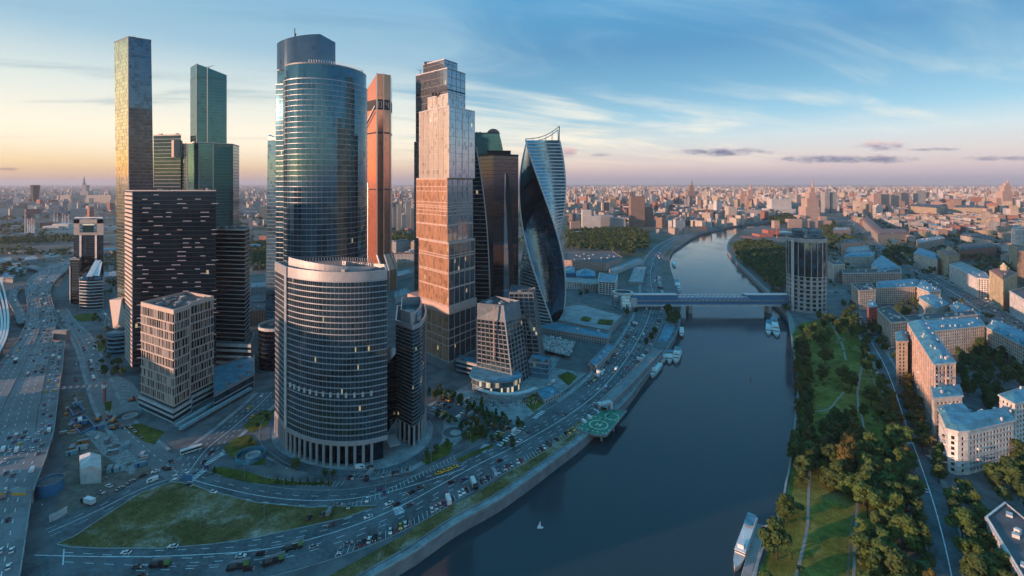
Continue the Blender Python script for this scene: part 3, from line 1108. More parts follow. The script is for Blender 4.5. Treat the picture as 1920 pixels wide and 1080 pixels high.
def crane(root, x, y, z, L=6, a=0.5, name='roof_crane'):
    o_ = MB()
    o_.bar((x, y, z), (x, y, z + L * .7), .5)
    o_.bar((x, y, z + L * .7), (x + math.cos(a) * L, y + math.sin(a) * L, z + L * 1.05), .4)
    o_.bar((x, y, z + L * .7), (x - math.cos(a) * L * .4, y - math.sin(a) * L * .4, z + L * .75), .4)
    o_.build(name, M['dark'], root)


# tall grey slab at the left, patchwork glass
P = quad(XZ(241, 560), XZ(214, 583), XZ(283.5, 574))
t = tower('glass_skyscraper', 'tall slim tower of grey and sunset-tinted patchwork glass above the dark slab block', P)
base = [XZ(243, 560), XZ(292, 574), (XZ(292, 574)[0] + XZ(221, 583)[0] - XZ(243, 560)[0], XZ(292, 574)[1] + 23), XZ(221, 583)]
top_ = P
zt = 350.0


def okf(z):
    s = max(0, min(1, z / zt))
    return [(b[0] + (c[0] - b[0]) * s, b[1] + (c[1] - b[1]) * s) for b, c in zip(base, top_)]


curtain(t, okf, 0, 268, 66, 2.6, [GLS['grey'], GLS['sunset_tint']], M['grey'], .35, .06, jit=.012, mi=[0, 0, 1, 1])  # left and rear faces take the copy with the sunset painted in
curtain(t, okf, 268, zt, 18, 2.6, [glass('upper grey glass', (.10, .18, .25), .7, .05, .2, .9999), GLS['sunset_tint']], M['grey'], .3, .06, jit=.008, mi=[0, 0, 1, 1])
flatroof(t, P, zt, kit=5, seed=3, pm=M['dark'])
crane(t, P[0][0] - 4, P[0][1] + 14, zt, 6, 2.6)
o = MB(); c0, c1 = okf(0)[0], okf(zt)[0]
o.bar((c0[0], c0[1] - .2, 0), (c1[0], c1[1] - .2, zt), .7)
o.build('corner_strip', M['grey'], t)

# two-stage teal tower
L, C0, R0_ = XZ(337, 640), XZ(351, 622), XZ(437, 640)
P1 = ccw([C0, XZ(373, 616), XZ(400, 622), XZ(437, 640), (XZ(437, 640)[0] - 10, 672), (L[0] + 6, 672), L])
t = tower('glass_skyscraper', 'teal glass tower in two stages behind the dark slab block', P1)
curtain(t, P1, 0, 231, 56, 2.4, GLS['teal'], M['dconcrete'], .5, .08)
flatroof(t, P1, 231, kit=4, seed=5, pm=M['steel'])
P2 = ccw([XZ(368.5, 624), XZ(389, 628), XZ(425, 641), XZ(425, 668), XZ(357, 668), XZ(357, 640)])
zs = [180 + (343 - y) * Z / F for y, Z in ((118, 624), (122, 628), (136, 641), (136, 641), (126, 640), (126, 640))]
curtain(t, P2, 231, 318, 22, 2.4, GLS['teal'], M['dconcrete'], .4, .08)
o = MB()
zz = {0: 335, 1: 331, 2: 324, 3: 324, 4: 333, 5: 334}
o.prism(P2, 318.2, [zz[i] for i in range(6)], 0, .4)
o.build('crown_glass', GLS['teal'], t)
o = MB()
for p, z_ in ((P2[0], 335.5), (P2[1], 331.5), (P1[1], 231), (P1[2], 231), (P1[0], 231)):
    d = Vector((p[0], p[1])).normalized() * .3
    o.bar((p[0] - d.x, p[1] - d.y, 100), (p[0] - d.x, p[1] - d.y, z_), .7)
o.build('corner_strip', M['steel'], t, kind='stuff')
o = MB(); o.box(P1[-1][0] + 2, P1[-1][1] - 8, 214, 236, 7, 10, -.6); o.build('service_head', M['beige'], t)
crane(t, XZ(392, 650)[0], 650, 333, 6, .2)

# shorter dark block between them
P = ccw([XZ(288, 640), XZ(339, 632), XZ(339, 670), XZ(288, 676)])
t = tower('glass_skyscraper', 'dark blue glass block with pale ledges wedged between the patchwork and teal towers', P)
curtain(t, P, 0, 243, 50, 3, GLS['dark'], M['grey'], .4, .2)
flatroof(t, P, 243, kit=5, seed=8)

# broad dark slab with scattered white sills
P = ccw([XZ(249, 447), XZ(405, 452), XZ(405, 476), XZ(235, 474)])
t = tower('slab_tower', 'broad dark glass slab scattered with short white ledges and a pale striped end', P)
hS = 172.0
curtain(t, P, 8, hS, 40, 2.2, GLS['dark'], M['dark'], .3, .05)
flatroof(t, P, hS, kit=8, seed=9, pm=M['steel'])
A_, B_ = Vector(XZ(249, 447)), Vector(XZ(405, 452))
d = (B_ - A_).normalized()
nrm = Vector((d.y, -d.x))
rr = random.Random(21)
for k in range(1, 40):
    z_ = 8 + k * (hS - 8) / 40 + 1
    for c_ in range(3):
        if rr.random() < .85:
            s_ = c_ * 26 + 4 + rr.choice([0, 5, 10, 15])
            w_ = rr.choice([4, 5, 7.5])
            p = A_ + d * s_ + nrm * .3
            q = A_ + d * min(77, s_ + w_) + nrm * .3
            o = MB(); o.bar((p.x, p.y, z_), (q.x, q.y, z_), .7, .55); o.build('white_ledge', M['bandgrey'], t)
E_ = Vector(XZ(235, 474))
for k in range(40):
    z_ = 8 + (k + .1) * (hS - 8) / 40
    o = MB()
    o.face([(A_.x - .5, A_.y - .1, z_), (A_.x - .5, A_.y - .1, z_ + 2.5), (E_.x - .5, E_.y, z_ + 2.5), (E_.x - .5, E_.y, z_)])
    e = MB(); e.bar((A_.x - .35, A_.y - .1, z_ + 1.3), (E_.x - .35, E_.y, z_ + 1.3), .5, 2.5); e.build('end_panel', M['beige'], t)

P = ccw([XZ(405, 474), XZ(459, 470), XZ(468, 492), XZ(412, 500)])
t = tower('slab_tower', 'lower dark tower with full-width white floor lines beside the broad slab', P)
curtain(t, P, 24, 134, 26, 2.4, GLS['dark'], M['offwhite'], .55, .3)
flatroof(t, P, 134, kit=6, seed=10)
Pp = ccw([XZ(402, 466), XZ(470, 462), XZ(476, 500), XZ(405, 506)])
curtain(t, Pp, 0, 24, 4, 3, GLS['dark'], M['offwhite'], 2.4, .3)
flatroof(t, Pp, 24, kit=0)

# podium deck by the residential tower
P = ccw(GL([(402, 742), (476, 702), (476, 665), (400, 690)], 12))
t = tower('podium', 'low glazed podium with a flat blue deck beside the framed apartment tower', P, 'podium')
curtain(t, P, 0, 12, 2, 4, GLS['slate'], M['steel'], .8, .3)
flatroof(t, P, 12, M['roofteal'], kit=4, seed=4)
o = MB()
for a_, b_ in (((330, 800), (462, 722)), ((338, 806), (470, 730))):
    p, q = G(*a_, 2), G(*b_, 2)
    o.bar((*p, 3), (*q, 3), 3, 2)
o.build('canopy', M['teal'], t)

# framed apartment tower
BL, BF, BC, BC2, BR = XZ(266, 386), XZ(326, 362), XZ(354, 377), XZ(356.5, 384), XZ(399, 406)
P = ccw([BF, BC, BC2, BR, (BR[0] - 34, BR[1] + 17), BL])
t = tower('apartment_tower', 'beige framed apartment tower with rows of dark upright slots and a flat roof', P, 'apartment tower')
z0, z1, nr = 12.0, 81.0, 10
g = MB()
panes(g, P, P, z0, z1, 1.4, .0)
g.build('glazing', GLS['dark'], t)
rh = (z1 - z0) / nr
rr = random.Random(4)
for k in range(nr):
    sl = MB()
    for i in range(len(P)):
        a, b = Vector(P[i]), Vector(P[(i + 1) % len(P)])
        Ld = (b - a).length
        dd = (b - a).normalized()
        nn = Vector((dd.y, -dd.x))
        s_ = .4
        while s_ < Ld - .3:
            w_ = rr.choice([.5, .5, .7, 1.3])
            p = a + dd * s_ + nn * .22
            sl.bar((p.x, p.y, z0 + k * rh), (p.x, p.y, z0 + (k + 1) * rh), w_, .5)
            s_ += rr.choice([1.6, 2.0, 2.4, 2.4, 3.1])
    sl.build('facade_slats', M['beige'], t, kind='stuff')
    o = MB(); ringband(o, P, z0 + k * rh - .5, z0 + k * rh + .5, .8); o.build('frame_band', M['beige'], t)
o = MB(); ringband(o, P, z1, z1 + 3.4, .6, .5); o.build('parapet', M['beige'], t)
flatroof(t, P, z1 + 1, kit=14, seed=12, par=0)
Pb = inset(P, -1.5)
curtain(t, Pb, 0, 9, 2, 3, GLS['slate'], M['offwhite'], 1.6, .3)
o = MB(); o.face([(*p, 9.5) for p in Pb]); o.build('terrace', M['rooflight'], t)
o = MB(); o.prism(P, 9.6, z0); o.build('plinth', M['dark'], t)


# big curved tower with the drum on top
def arc(cx, cy, rx, ry, a0, a1, n):
    return [(cx + rx * math.cos(a0 + (a1 - a0) * k / n), cy + ry * math.sin(a0 + (a1 - a0) * k / n)) for k in range(n + 1)]


cx, cy = XZ(612, 574)
body = arc(cx, cy, 46.2, 55, rad(-155), rad(13), 26)
Lp = XZ(517.5, 554)
P = ccw([(Lp[0], Lp[1])] + [XZ(540, 548)] + [p for p in body if p[0] > XZ(541, 552)[0]] + [(cx + 36, cy + 40), (cx - 36, cy + 40), (Lp[0], cy + 20)])
t = tower('glass_skyscraper', 'huge curved blue-green glass tower with a sliced glass drum on its roof', P)
hC = 303.5
curtain(t, P, 0, hC - 10, 50, 1.7, GLS['bluegreen'], M['bandgrey'], .55, .22, jit=.002, mull=5.1, mm=M['grey'], mw=.16, mout=.1)
Pc = inset(P, 1.0)
curtain(t, Pc, hC - 10, hC + 6, 3, 1.7, GLS['bluegreen'], None)
flatroof(t, Pc, hC + 6, kit=0, par=1.6, pm=M['sky'] if 'sky' in M else M['grey'])
fn = MB()
for p in resample(arc(cx, cy, 44.4, 53, rad(-88), rad(0), 14), 2.6):
    fn.bar((p[0], p[1], hC + 6), (p[0], p[1], hC + 10.5), .5)
fn.build('roof_fins', M['white'], t, kind='stuff')
dx, dy = XZ(577, 564)
Pd = ccw(arc(dx, dy + 20, 44, 40, rad(-139), rad(-62), 14) + [(XZ(611, 554)[0], dy + 20), (XZ(530, 560)[0], dy + 24)])


def drumtop(p):
    return 341 + 9 * (p[0] - Pd_x0) / (Pd_x1 - Pd_x0)


Pd_x0, Pd_x1 = min(p[0] for p in Pd), max(p[0] for p in Pd)
g = MB()
n = len(Pd)
for i in range(n):
    a, b = Pd[i], Pd[(i + 1) % n]
    Ld = math.hypot(b[0] - a[0], b[1] - a[1])
    kk = max(1, round(Ld / 3))
    for j in range(kk):
        s, e = j / kk, (j + 1) / kk
        p, q = (a[0] + (b[0] - a[0]) * s, a[1] + (b[1] - a[1]) * s), (a[0] + (b[0] - a[0]) * e, a[1] + (b[1] - a[1]) * e)
        for m_ in range(9):
            za, zb = [(hC + 6 + (drumtop(w_) - hC - 5) * f_) for w_ in (p, q) for f_ in (m_ / 9, (m_ + 1) / 9)][0::2], None
            f0, f1 = m_ / 9, (m_ + 1) / 9
            zp0, zp1 = hC + 6 + (drumtop(p) - hC - 5) * f0, hC + 6 + (drumtop(p) - hC - 5) * f1
            zq0, zq1 = hC + 6 + (drumtop(q) - hC - 5) * f0, hC + 6 + (drumtop(q) - hC - 5) * f1
            g.face([(*p, zp0), (*q, zq0), (*q, zq1), (*p, zp1)], 0, R.random() * .98 + .001)
g.face([(*p, drumtop(p) - .1) for p in Pd], 0, .3)
g.build('drum', glass('drum glass', (.10, .15, .20), .8, .08, .14, .9995, roomshare=.04), t)
o = MB(); o.bar((dx - 17, dy + 4, 336), (dx - 17, dy + 4, 363), .7); o.bar((dx - 17, dy + 4, 352), (dx - 16, dy + 4, 357), 1.3); o.build('mast', M['dark'], t)
o = MB(); o.box(XZ(548, 548)[0], 545, hC + 3, hC + 7, 5, 3); o.build('roof_cabin', M['offwhite'], t)

# slim curved-top tower just behind its left flank
P = ccw([XZ(502, 590), XZ(540, 585), XZ(540, 620), XZ(506, 625)])


def slim(z):
    s = max(0, min(1, z / 235))
    return [(p[0] + (1 - s) * (-3 if k in (0, 3) else 0), p[1]) for k, p in enumerate(P)]


t = tower('glass_skyscraper', 'narrow blue glass tower peeping out behind the flank of the huge curved tower', P)
curtain(t, slim, 0, 232, 52, 2.4, GLS['sky'], M['grey'], .4, .06)
o = MB(); o.prism(P, 232, [238, 232, 232, 243] if P[0][1] < 600 else 240); o.build('crown', M['steel'], t)

# curved office block on columns
zB = 318.0
front = [XZ(537, 323), XZ(560, 314.5), XZ(590, 308), XZ(620, 305), XZ(650, 304.2), XZ(680, 305.5), XZ(705, 308.5), XZ(725, 312)]
front = curve(front, 4)
P = ccw(front + [XZ(722, 334), XZ(640, 349), XZ(516.5, 345)])
t = tower('office_tower', 'curved office block with white floor lines standing on tall round columns', P, 'office block')
z0, z1 = 16.0, 117.5
curtain(t, P, z0, z1, 27, .95, GLS['officeglass'], M['bandgrey'], .62, .3, mull=2.0, mm=M['grey'], mw=.14, mout=.08)
o = MB(); ringband(o, P, z1, z1 + 6, .35, .8); o.build('parapet', M['steel'], t)
o = MB(); ringband(o, P, z0 - 2.6, z0 - .2, .5, .8); o.build('base_band', M['steel'], t)
flatroof(t, inset(P, 1), z1 + 3, kit=2, seed=2, par=0)
c_ = XZ(536, 322)
o = MB(); o.bar((c_[0], c_[1] - .3, z0), (c_[0], c_[1] - .3, z1 + 6), 1.5); o.build('corner_fin', M['offwhite'], t)
Pw = curve([XZ(541, 333), XZ(580, 322), (XZ(625, 318)), XZ(668, 322), XZ(703, 333)], 5)
o = MB()
for k, (a, b) in enumerate(zip(Pw, Pw[1:])):
    za, zb = [128.6 - 6.5 * (j / (len(Pw) - 1)) for j in (k, k + 1)]
    o.face([(*a, z1 + 2), (*b, z1 + 2), (*b, zb), (*a, za)])
    o.face([(*a, za), (*b, zb), (b[0], b[1] + 1, zb), (a[0], a[1] + 1, za)])
    o.face([(b[0], b[1] + 1, z1 + 2), (a[0], a[1] + 1, z1 + 2), (a[0], a[1] + 1, za), (b[0], b[1] + 1, zb)])
o.build('penthouse_wall', M['steel'], t)
fn = MB()
for k, (x, y, a) in enumerate(resample([XZ(560, 336), XZ(640, 345), XZ(702, 338)], 1.9)):
    fn.bar((x, y, z1 + 3), (x, y - 1, z1 + 9.5), .5)
fn.build('roof_fins', M['steel'], t, kind='stuff')
o = MB(); Q = inset(P, 3.2); o.prism(Q, 0, z0, top=False); o.build('lobby_glass', GLS['dark'], t)
o = MB(); o.face([(*p, z0 - 2.4) for p in reversed(P)]); o.build('soffit', M['dconcrete'], t)
for x, y, a in resample(front, 5.15)[:-1] + resample([P[-1], front[0]], 5.6):
    o = MB(); o.tube(x, y + .6, 0, z0 - 2.5, .95, n=10); o.build('column', M['steel'], t, smooth=False)
for k in range(14):
    x, y, a = resample(front, 5.15)[min(k, 13)]
    o = MB(); o.box(x, y - .25, 44, 47, 1.3, .9); o.build('terrace_pier', M['offwhite'], t)

# darker companion tower with a rounded end
P = ccw(curve([XZ(742, 340), XZ(773.5, 327)], 2) + curve([XZ(775, 327.3), XZ(788, 335), XZ(796.5, 349), XZ(799, 366)], 4) + [XZ(796, 385), XZ(745, 380)])
t = tower('office_tower', 'dark narrow office tower with a rounded end and a walled roof drum', P, 'office block')
curtain(t, P, 14, 80, 26, 1.3, GLS['officeglass'], M['grey'], .45, .12)
o = MB(); ringband(o, P, 80, 83, .3, .6); o.build('parapet', M['steel'], t)
flatroof(t, inset(P, .8), 81, kit=3, seed=6, par=0)
Pq = [(p[0] + 0, p[1]) for p in inset(P, 3.5)]
o = MB(); ringband(o, Pq, 81, 90, .1, .5); o.build('roof_drum', M['steel'], t)
o = MB(); o.face([(*p, 83.5) for p in Pq]); o.build('drum_floor', M['roofgrey'], t)
for k in range(6):
    a = rr.uniform(.1, .9); p = centre(Pq)
    o = MB(); o.box(p[0] + rr.uniform(-7, 5), p[1] + rr.uniform(-9, 9), 83.6, 86 + rr.uniform(0, 3), 3, 4, .3); o.build('plant_box', M['rooflight'], t)
o = MB(); Q = inset(P, 2.6); o.prism(Q, 0, 14, top=False); o.build('lobby_glass', GLS['dark'], t)
o = MB(); o.face([(*p, 13.9) for p in reversed(P)]); o.build('soffit', M['dconcrete'], t)
for x, y, a in resample(P[:14], 5.2):
    o = MB(); o.tube(x, y + .5, 0, 14, .8, n=10); o.build('column', M['steel'], t)
link_ = MB(); link_.prism(ccw([XZ(725, 318), XZ(743, 338), XZ(745, 352), XZ(722, 345)]), 14, 60); link_.build('link_block', GLS['dark'], t)
o = MB(); o.box(*XZ(736, 320), 8, 8.6, 7, 14, .5); o.build('entrance_canopy', M['steel'], t)

# copper tower with slanted shoulder
C0, L0_, R0_ = XZ(707, 802), XZ(684, 830), XZ(732, 815)
P = ccw([C0, XZ(720, 806), R0_, (R0_[0] - 6, 850), (L0_[0] + 3, 858), L0_])
t = tower('copper_skyscraper', 'copper-coloured glass tower with a slanted shoulder, white edges and flared feet', P)
zk = 330.0
curtain(t, P, 60, zk, 66, 2.6, GLS['copper'], None)
top = MB()
zt_ = {p: 363.0 for p in P}
for p in P:
    if p[0] < C0[0] - 3:
        zt_[p] = 336.0
top.prism(P, zk, [zt_[p] for p in P], 0, .3)
top.build('crown_glass', GLS['copper'], t)
o = MB()
for p in (C0, XZ(719.5, 805.5), R0_):
    dv = Vector(p).normalized()
    o.bar((p[0] - dv.x * .5, p[1] - dv.y * .5, 60), (p[0] - dv.x * .5, p[1] - dv.y * .5, 363.5), 2.0 if p == C0 else 1.4)
o.build('edge_strip', M['steel'], t, kind='stuff')
Pg = inset(P, -.25)
o = MB(); ringband(o, Pg, 303, 320, .1, .6); o.build('sign_band', M['dark'], t)
o = MB(); ringband(o, Pg, 263, 265.5, .1, .6); o.build('floor_belt', M['dark'], t)
o = MB(); ringband(o, Pg, 168, 170, .1, .6); o.build('floor_belt', M['dark'], t)
sgn, qs, bs = principled('sign face')
bs.inputs['Base Color'].default_value = (.45, .25, .2, 1)
bs.inputs['Emission Color'].default_value = (1, .6, .5, 1)
bs.inputs['Emission Strength'].default_value = .06


def digit(ch, p, d, n_, z, w_, h_, th):
    """seven-segment figure on a wall: p lower left corner, d along the wall"""
    seg = {'0': 'abcdef', '4': 'bcfg', '3': 'abcdg', '2': 'abged'}[ch]
    X = {'a': ((0, 1), (1, 1)), 'b': ((1, 1), (1, .5)), 'c': ((1, .5), (1, 0)), 'd': ((0, 0), (1, 0)), 'e': ((0, .5), (0, 0)), 'f': ((0, 1), (0, .5)), 'g': ((0, .5), (1, .5))}
    o_ = MB()
    for s_ in seg:
        (a, b), (c, e) = X[s_]
        A__ = p + d * a * w_ + n_ * .6
        B__ = p + d * c * w_ + n_ * .6
        o_.bar((A__.x, A__.y, z + b * h_), (B__.x, B__.y, z + e * h_), th, .6)
    return o_


for ch, pa, pb, s_ in (('0', C0, XZ(719.5, 805.5), .25), ('4', XZ(720.5, 806), R0_, .25)):
    a, b = Vector(pa), Vector(pb)
    dd = (b - a).normalized()
    nn = Vector((dd.y, -dd.x))
    digit(ch, a + dd * (b - a).length * s_, dd, nn, 306.5, 4.6, 10, 1.0).build('digit', sgn, t)
o = MB()
dv = (Vector(C0) - Vector(L0_))
nn = Vector((dv.y, -dv.x)).normalized() * .8
for z_a, z_b, w_ in ((276, 309, 2.2), (268, 300, .9)):
    a, b = Vector(L0_) + nn, Vector(L0_) + dv * .88 + nn
    o.bar((a.x, a.y, z_a), (b.x, b.y, z_b), w_)
o.build('diagonal_brace', M['steel'], t)
# flared skirt
P0 = [(p[0] + (10 if p[0] > C0[0] - 2 else -3), p[1] - (6 if p[1] < 812 else 0)) for p in P]


def skirt(z):
    s = max(0, min(1, (z - 34) / 26))
    return [(a[0] + (b[0] - a[0]) * s, a[1] + (b[1] - a[1]) * s) for a, b in zip(P0, P)]


curtain(t, skirt, 0, 60, 14, 2.6, GLS['copper'], None)
o = MB()
for k in range(len(P)):
    if P[k][1] < 820:
        o.bar((*skirt(60)[k], 60), (*skirt(34)[k], 34), 2.4)
        o.bar((*skirt(34)[k], 34), (*skirt(0)[k], 0), 2.4)
o.bar((*skirt(34)[0], 34), (*skirt(34)[1], 34), 1.8)
o.build('foot_frame', M['steel'], t, kind='stuff')
o = MB(); sL = Vector(L0_) + dv * .05; o.prism(ccw([(sL.x - 1, sL.y - 3), (sL.x + 7, sL.y - 8), (sL.x + 7, sL.y), (sL.x - 1, sL.y + 4)]), 0, [170, 182, 182, 170]); o.build('side_rib', M['steel'], t)


# paired stacked-box towers
def stacked(name, label, tiers, gmL, band, seed):
    root = thing(name, label, 'skyscraper', (*tiers[0][0][0], 0))
    for k, (P_, za, zb, gm, nfl, fb, bm, gridv) in enumerate(tiers):
        curtain(root, P_, za, zb, nfl, 2.1, gm, bm, fb, .3, mull=gridv, mm=bm, mw=.55 if bm is M['pinkstone'] else .3, mout=.35, every=4 if bm is M['pinkstone'] else 2, mi=[1, 1, 0, 0])
        flatroof(root, P_, zb, kit=3 if k == len(tiers) - 1 else 0, seed=seed + k, par=1.0, pm=M['steel'])
    return root


def boxq(c, l, r):
    return quad(XZ(*c), XZ(*l), XZ(*r))


S = [GLS['silver'], GLS['lilac']]  # face pairs
Am = [GLS['amber'], GLS['deep']]
Am2 = [GLS['amber'], GLS['lilac']]
tiers = [
    (boxq((841, 460), (781, 502), (892, 496)), 8, 54, Am, 12, .9, M['pinkstone'], 9),
    (boxq((841, 459), (786, 500), (890, 494)), 62, 122, Am, 15, .9, M['pinkstone'], 9),
    (boxq((838.5, 462), (781, 503), (886, 496)), 123, 184, Am2, 15, .8, M['pinkstone'], 8),
    (boxq((842, 458), (786, 499), (890, 494)), 185, 253, S, 17, .3, M['steel'], 9.5),
    (boxq((840, 464), (802, 490), (869, 486)), 254, 266, S, 3, .3, M['steel'], 9.5),
]
t = stacked('stacked_skyscraper', 'front tower of stacked boxes, peach silver glass above and amber glass below', tiers, None, None, 3)
o = MB(); P = boxq((842, 457), (764, 514), (894, 497)); o.prism(P, 54.5, 61.5); o.build('podium_band', M['pinkstone'], t)
o = MB(); P = inset(boxq((841, 460), (781, 502), (892, 496)), -2); o.prism(P, 0, 8); o.build('podium', M['stone'], t)
for z_ in (92, 107, 78, 30):
    o = MB(); ringband(o, tiers[0 if z_ < 60 else 1][0], z_, z_ + 1.1, .35); o.build('ledge', M['pinkstone'], t)
for z_ in (138, 148, 152, 157, 160.5, 176):
    o = MB(); ringband(o, tiers[2][0], z_, z_ + .9, .35); o.build('ledge', M['pinkstone'], t)
o = MB(); o.box(*XZ(806, 489), 250, 252.5, 9, 3, -.7); o.build('louvre', M['dark'], t)
crane(t, *XZ(801, 492), 253, 5, .7)
for k in range(3):
    o = MB(); o.box(*XZ(812 + k * 6, 475), 266, 269, 2, 2); o.build('plant_box', M['dark'], t)
GS = [glass('smoky silver glass', (.34, .35, .35), .75, .06, .3, .9985, roomshare=.08), GLS['lilac']]
tiers = [
    (boxq((838, 532), (777, 572), (872, 562)), 0, 228, GS, 52, .4, M['grey'], 8.5),
    (boxq((838.5, 532), (780, 570), (872, 560)), 228.5, 307, GS, 18, .4, M['grey'], 8.5),
    (boxq((833, 541), (794, 566), (857, 560)), 307.5, 319, GS, 3, .4, M['grey'], 8.5),
]
t = stacked('stacked_skyscraper', 'taller smoky grey tower of stacked boxes rising behind the peach one', tiers, None, None, 13)
crane(t, *XZ(788, 566), 307, 8, 2.2)
for k in range(6):
    o = MB(); o.box(*XZ(797 + k * 3.4, 562), 319, 322, 1.5, 1.5); o.build('vent', M['dark'], t)
for z_ in (283, 240):
    o = MB(); ringband(o, tiers[1][0], z_, z_ + 1.6, .2); o.build('ledge', M['dark'], t)

# dark tower with the pointed arch, the teal curved one behind it and the striped fin in front
P = boxq((925, 590), (897, 618), (972, 610))
t = tower('arch_skyscraper', 'dark glass tower with a tall pointed arch in its face', P)
hA = 214.0
curtain(t, P, 0, hA, 46, 2.6, GLS['bronze'], M['dark'], .35, .05)
flatroof(t, P, hA, kit=6, seed=31, par=2, pm=M['dark'])
o = MB(); o.box(*XZ(935, 612), hA, hA + 7, 30, 12, .1); o.build('roof_storey', M['dark'], t)
a, b = Vector(XZ(925, 590)), Vector(XZ(972, 610))
dd = (b - a); Lw = dd.length; dd.normalize(); nn = Vector((dd.y, -dd.x))
out_, in_ = [], []
for k in range(25):
    s = k / 24
    zz_ = hA * (.90 * (1 - s ** 1.7)) if k else hA * .90
    out_.append((a + dd * (Lw * (.44 + .42 * s ** .55)) + nn * .9, zz_))
    in_.append((a + dd * (Lw * (.44 + (.42 * s ** .55 - .20 * min(1, s * 3 + .05)))) + nn * .9, zz_))
o = MB()
for k in range(24):
    p, q, r_, s_ = out_[k], out_[k + 1], in_[k + 1], in_[k]
    o.face([(s_[0].x, s_[0].y, s_[1]), (r_[0].x, r_[0].y, r_[1]), (q[0].x, q[0].y, q[1]), (p[0].x, p[0].y, p[1])])
    for u_, v_ in ((p, q), (r_, s_)):
        o.face([(u_[0].x, u_[0].y, u_[1]), (v_[0].x, v_[0].y, v_[1]), (v_[0].x - nn.x, v_[0].y - nn.y, v_[1]), (u_[0].x - nn.x, u_[0].y - nn.y, u_[1])])
o.build('arch_rib', M['dark'], t)
o = MB()
for k in range(24):
    la, lb_ = [a + dd * (Lw * (.44 - .05 * (kk / 24) ** .8)) + nn * .5 for kk in (k, k + 1)]
    r0_, r1_ = in_[k], in_[k + 1]
    ra, rb_2 = max((r0_[0] - nn * .4 - la).dot(dd), .01), max((r1_[0] - nn * .4 - lb_).dot(dd), .01)
    pa, pb = la + dd * ra, lb_ + dd * rb_2
    o.face([(lb_.x, lb_.y, r1_[1]), (pb.x, pb.y, r1_[1]), (pa.x, pa.y, r0_[1]), (la.x, la.y, r0_[1])], 0, .4)
o.build('arch_glass', GLS['lilac'], t)  # paler tint stands in for sky mirrored inside the arch
P = ccw([XZ(886, 640), XZ(945, 640), XZ(945, 668), XZ(886, 670)])
t = tower('glass_skyscraper', 'teal glass tower with a curved shoulder and small dome behind the arched dark one', P)


def curved(z):
    s = max(0, (z - 205) / 42)
    x1 = XZ(945, 640)[0] - 7 * s * s
    return ccw([XZ(886, 640), (x1, 640), (x1, 668), XZ(886, 670)])


curtain(t, curved, 0, 246, 54, 2.4, GLS['teal'], M['dconcrete'], .3, .06)
flatroof(t, curved(246), 246, kit=2, seed=7, pm=M['dark'])
o = MB()
for k in range(6):
    a0, a1 = rad(15 * k), rad(15 * (k + 1))
    o.tube(XZ(925, 655)[0], 655, 246 + 8 * math.sin(a0), 246 + 8 * math.sin(a1), 9 * math.cos(a0), max(.1, 9 * math.cos(a1)), 14, cap=False)
o.build('dome', M['roofred'], t, smooth=True)


def fin(z):
    s = max(0, min(1, z / 222))
    xr = 919 - 26 * s ** 2.6
    return ccw([XZ(886, 575), XZ(xr, 572), XZ(xr, 590), XZ(886, 596)])


t = tower('glass_skyscraper', 'narrow dark fin tower with a curving edge and close pale ledges', fin(0))
curtain(t, fin, 0, 222, 44, 2.4, GLS['dark'], M['steel'], .55, .35)
o = MB()
for k in range(44):
    za, zb = k * 222 / 44, (k + 1) * 222 / 44
    p, q = XZ(919 - 26 * (za / 222) ** 2.6, 571), XZ(919 - 26 * (zb / 222) ** 2.6, 571)
    o.bar((*p, za), (*q, zb), 1.2)
o.build('edge_rib', M['steel'], t)

# twisted tower
cx, cy = XZ(1017, 640)
RT = 30.5
t = thing('twisted_skyscraper', 'twisted tower whose white-ribbed and glass faces spiral up to a curled crown', 'skyscraper', (cx, cy, 0))


def th(z):
    return rad(222 + (235 - z) * .68)


def tw(z, face=None):
    k = 1.0
    P_ = [(cx + RT * math.cos(th(z) + rad(90 * i)), cy + RT * math.sin(th(z) + rad(90 * i))) for i in range(4)]
    return P_


NF = 54
HT = 235.0
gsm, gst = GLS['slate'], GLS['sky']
for k in range(NF):
    za, zb = k * HT / NF, (k + 1) * HT / NF
    Pa, Pb = tw(za), tw(zb)
    for i in range(4):
        g = MB()
        # cut each side into panes that follow the twist
        n_ = 12
        for j in range(n_):
            s, e = j / n_, (j + 1) / n_
            l_ = lambda p, q, f_: (p[0] + (q[0] - p[0]) * f_, p[1] + (q[1] - p[1]) * f_)
            A1, A2, B1, B2 = l_(Pa[i], Pa[(i + 1) % 4], s), l_(Pa[i], Pa[(i + 1) % 4], e), l_(Pb[i], Pb[(i + 1) % 4], s), l_(Pb[i], Pb[(i + 1) % 4], e)
            g.face([(*A1, za), (*A2, za), (*B2, zb)], 0, R.random() * .99 + .001)
            g.r.append(g.r[-1]); g.f.append((len(g.v), len(g.v) + 1, len(g.v) + 2)); g.v.extend([(*A1, za), (*B2, zb), (*B1, zb)]); g.m.append(0); g.c.append((1, 1, 1))
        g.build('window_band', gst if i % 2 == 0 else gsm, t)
        if i % 2 == 0:
            p, q = Vector(Pa[i]), Vector(Pa[(i + 1) % 4])
            d = (q - p).normalized(); n0 = Vector((d.y, -d.x)) * .45
            o = MB(); o.bar((p.x + n0.x, p.y + n0.y, za), (q.x + n0.x, q.y + n0.y, za), 1.0, 1.25); o.build('white_rib', M['white'], t)
for i in range(4):
    o = MB()
    for k in range(NF * 2):
        za, zb = k * HT / NF / 2, (k + 1) * HT / NF / 2
        a, b = th(za) + rad(90 * i), th(zb) + rad(90 * i)
        o.bar((cx + (RT + .2) * math.cos(a), cy + (RT + .2) * math.sin(a), za), (cx + (RT + .2) * math.cos(b), cy + (RT + .2) * math.sin(b), zb), 1.5)
    o.build('corner_ribbon', M['white'], t)
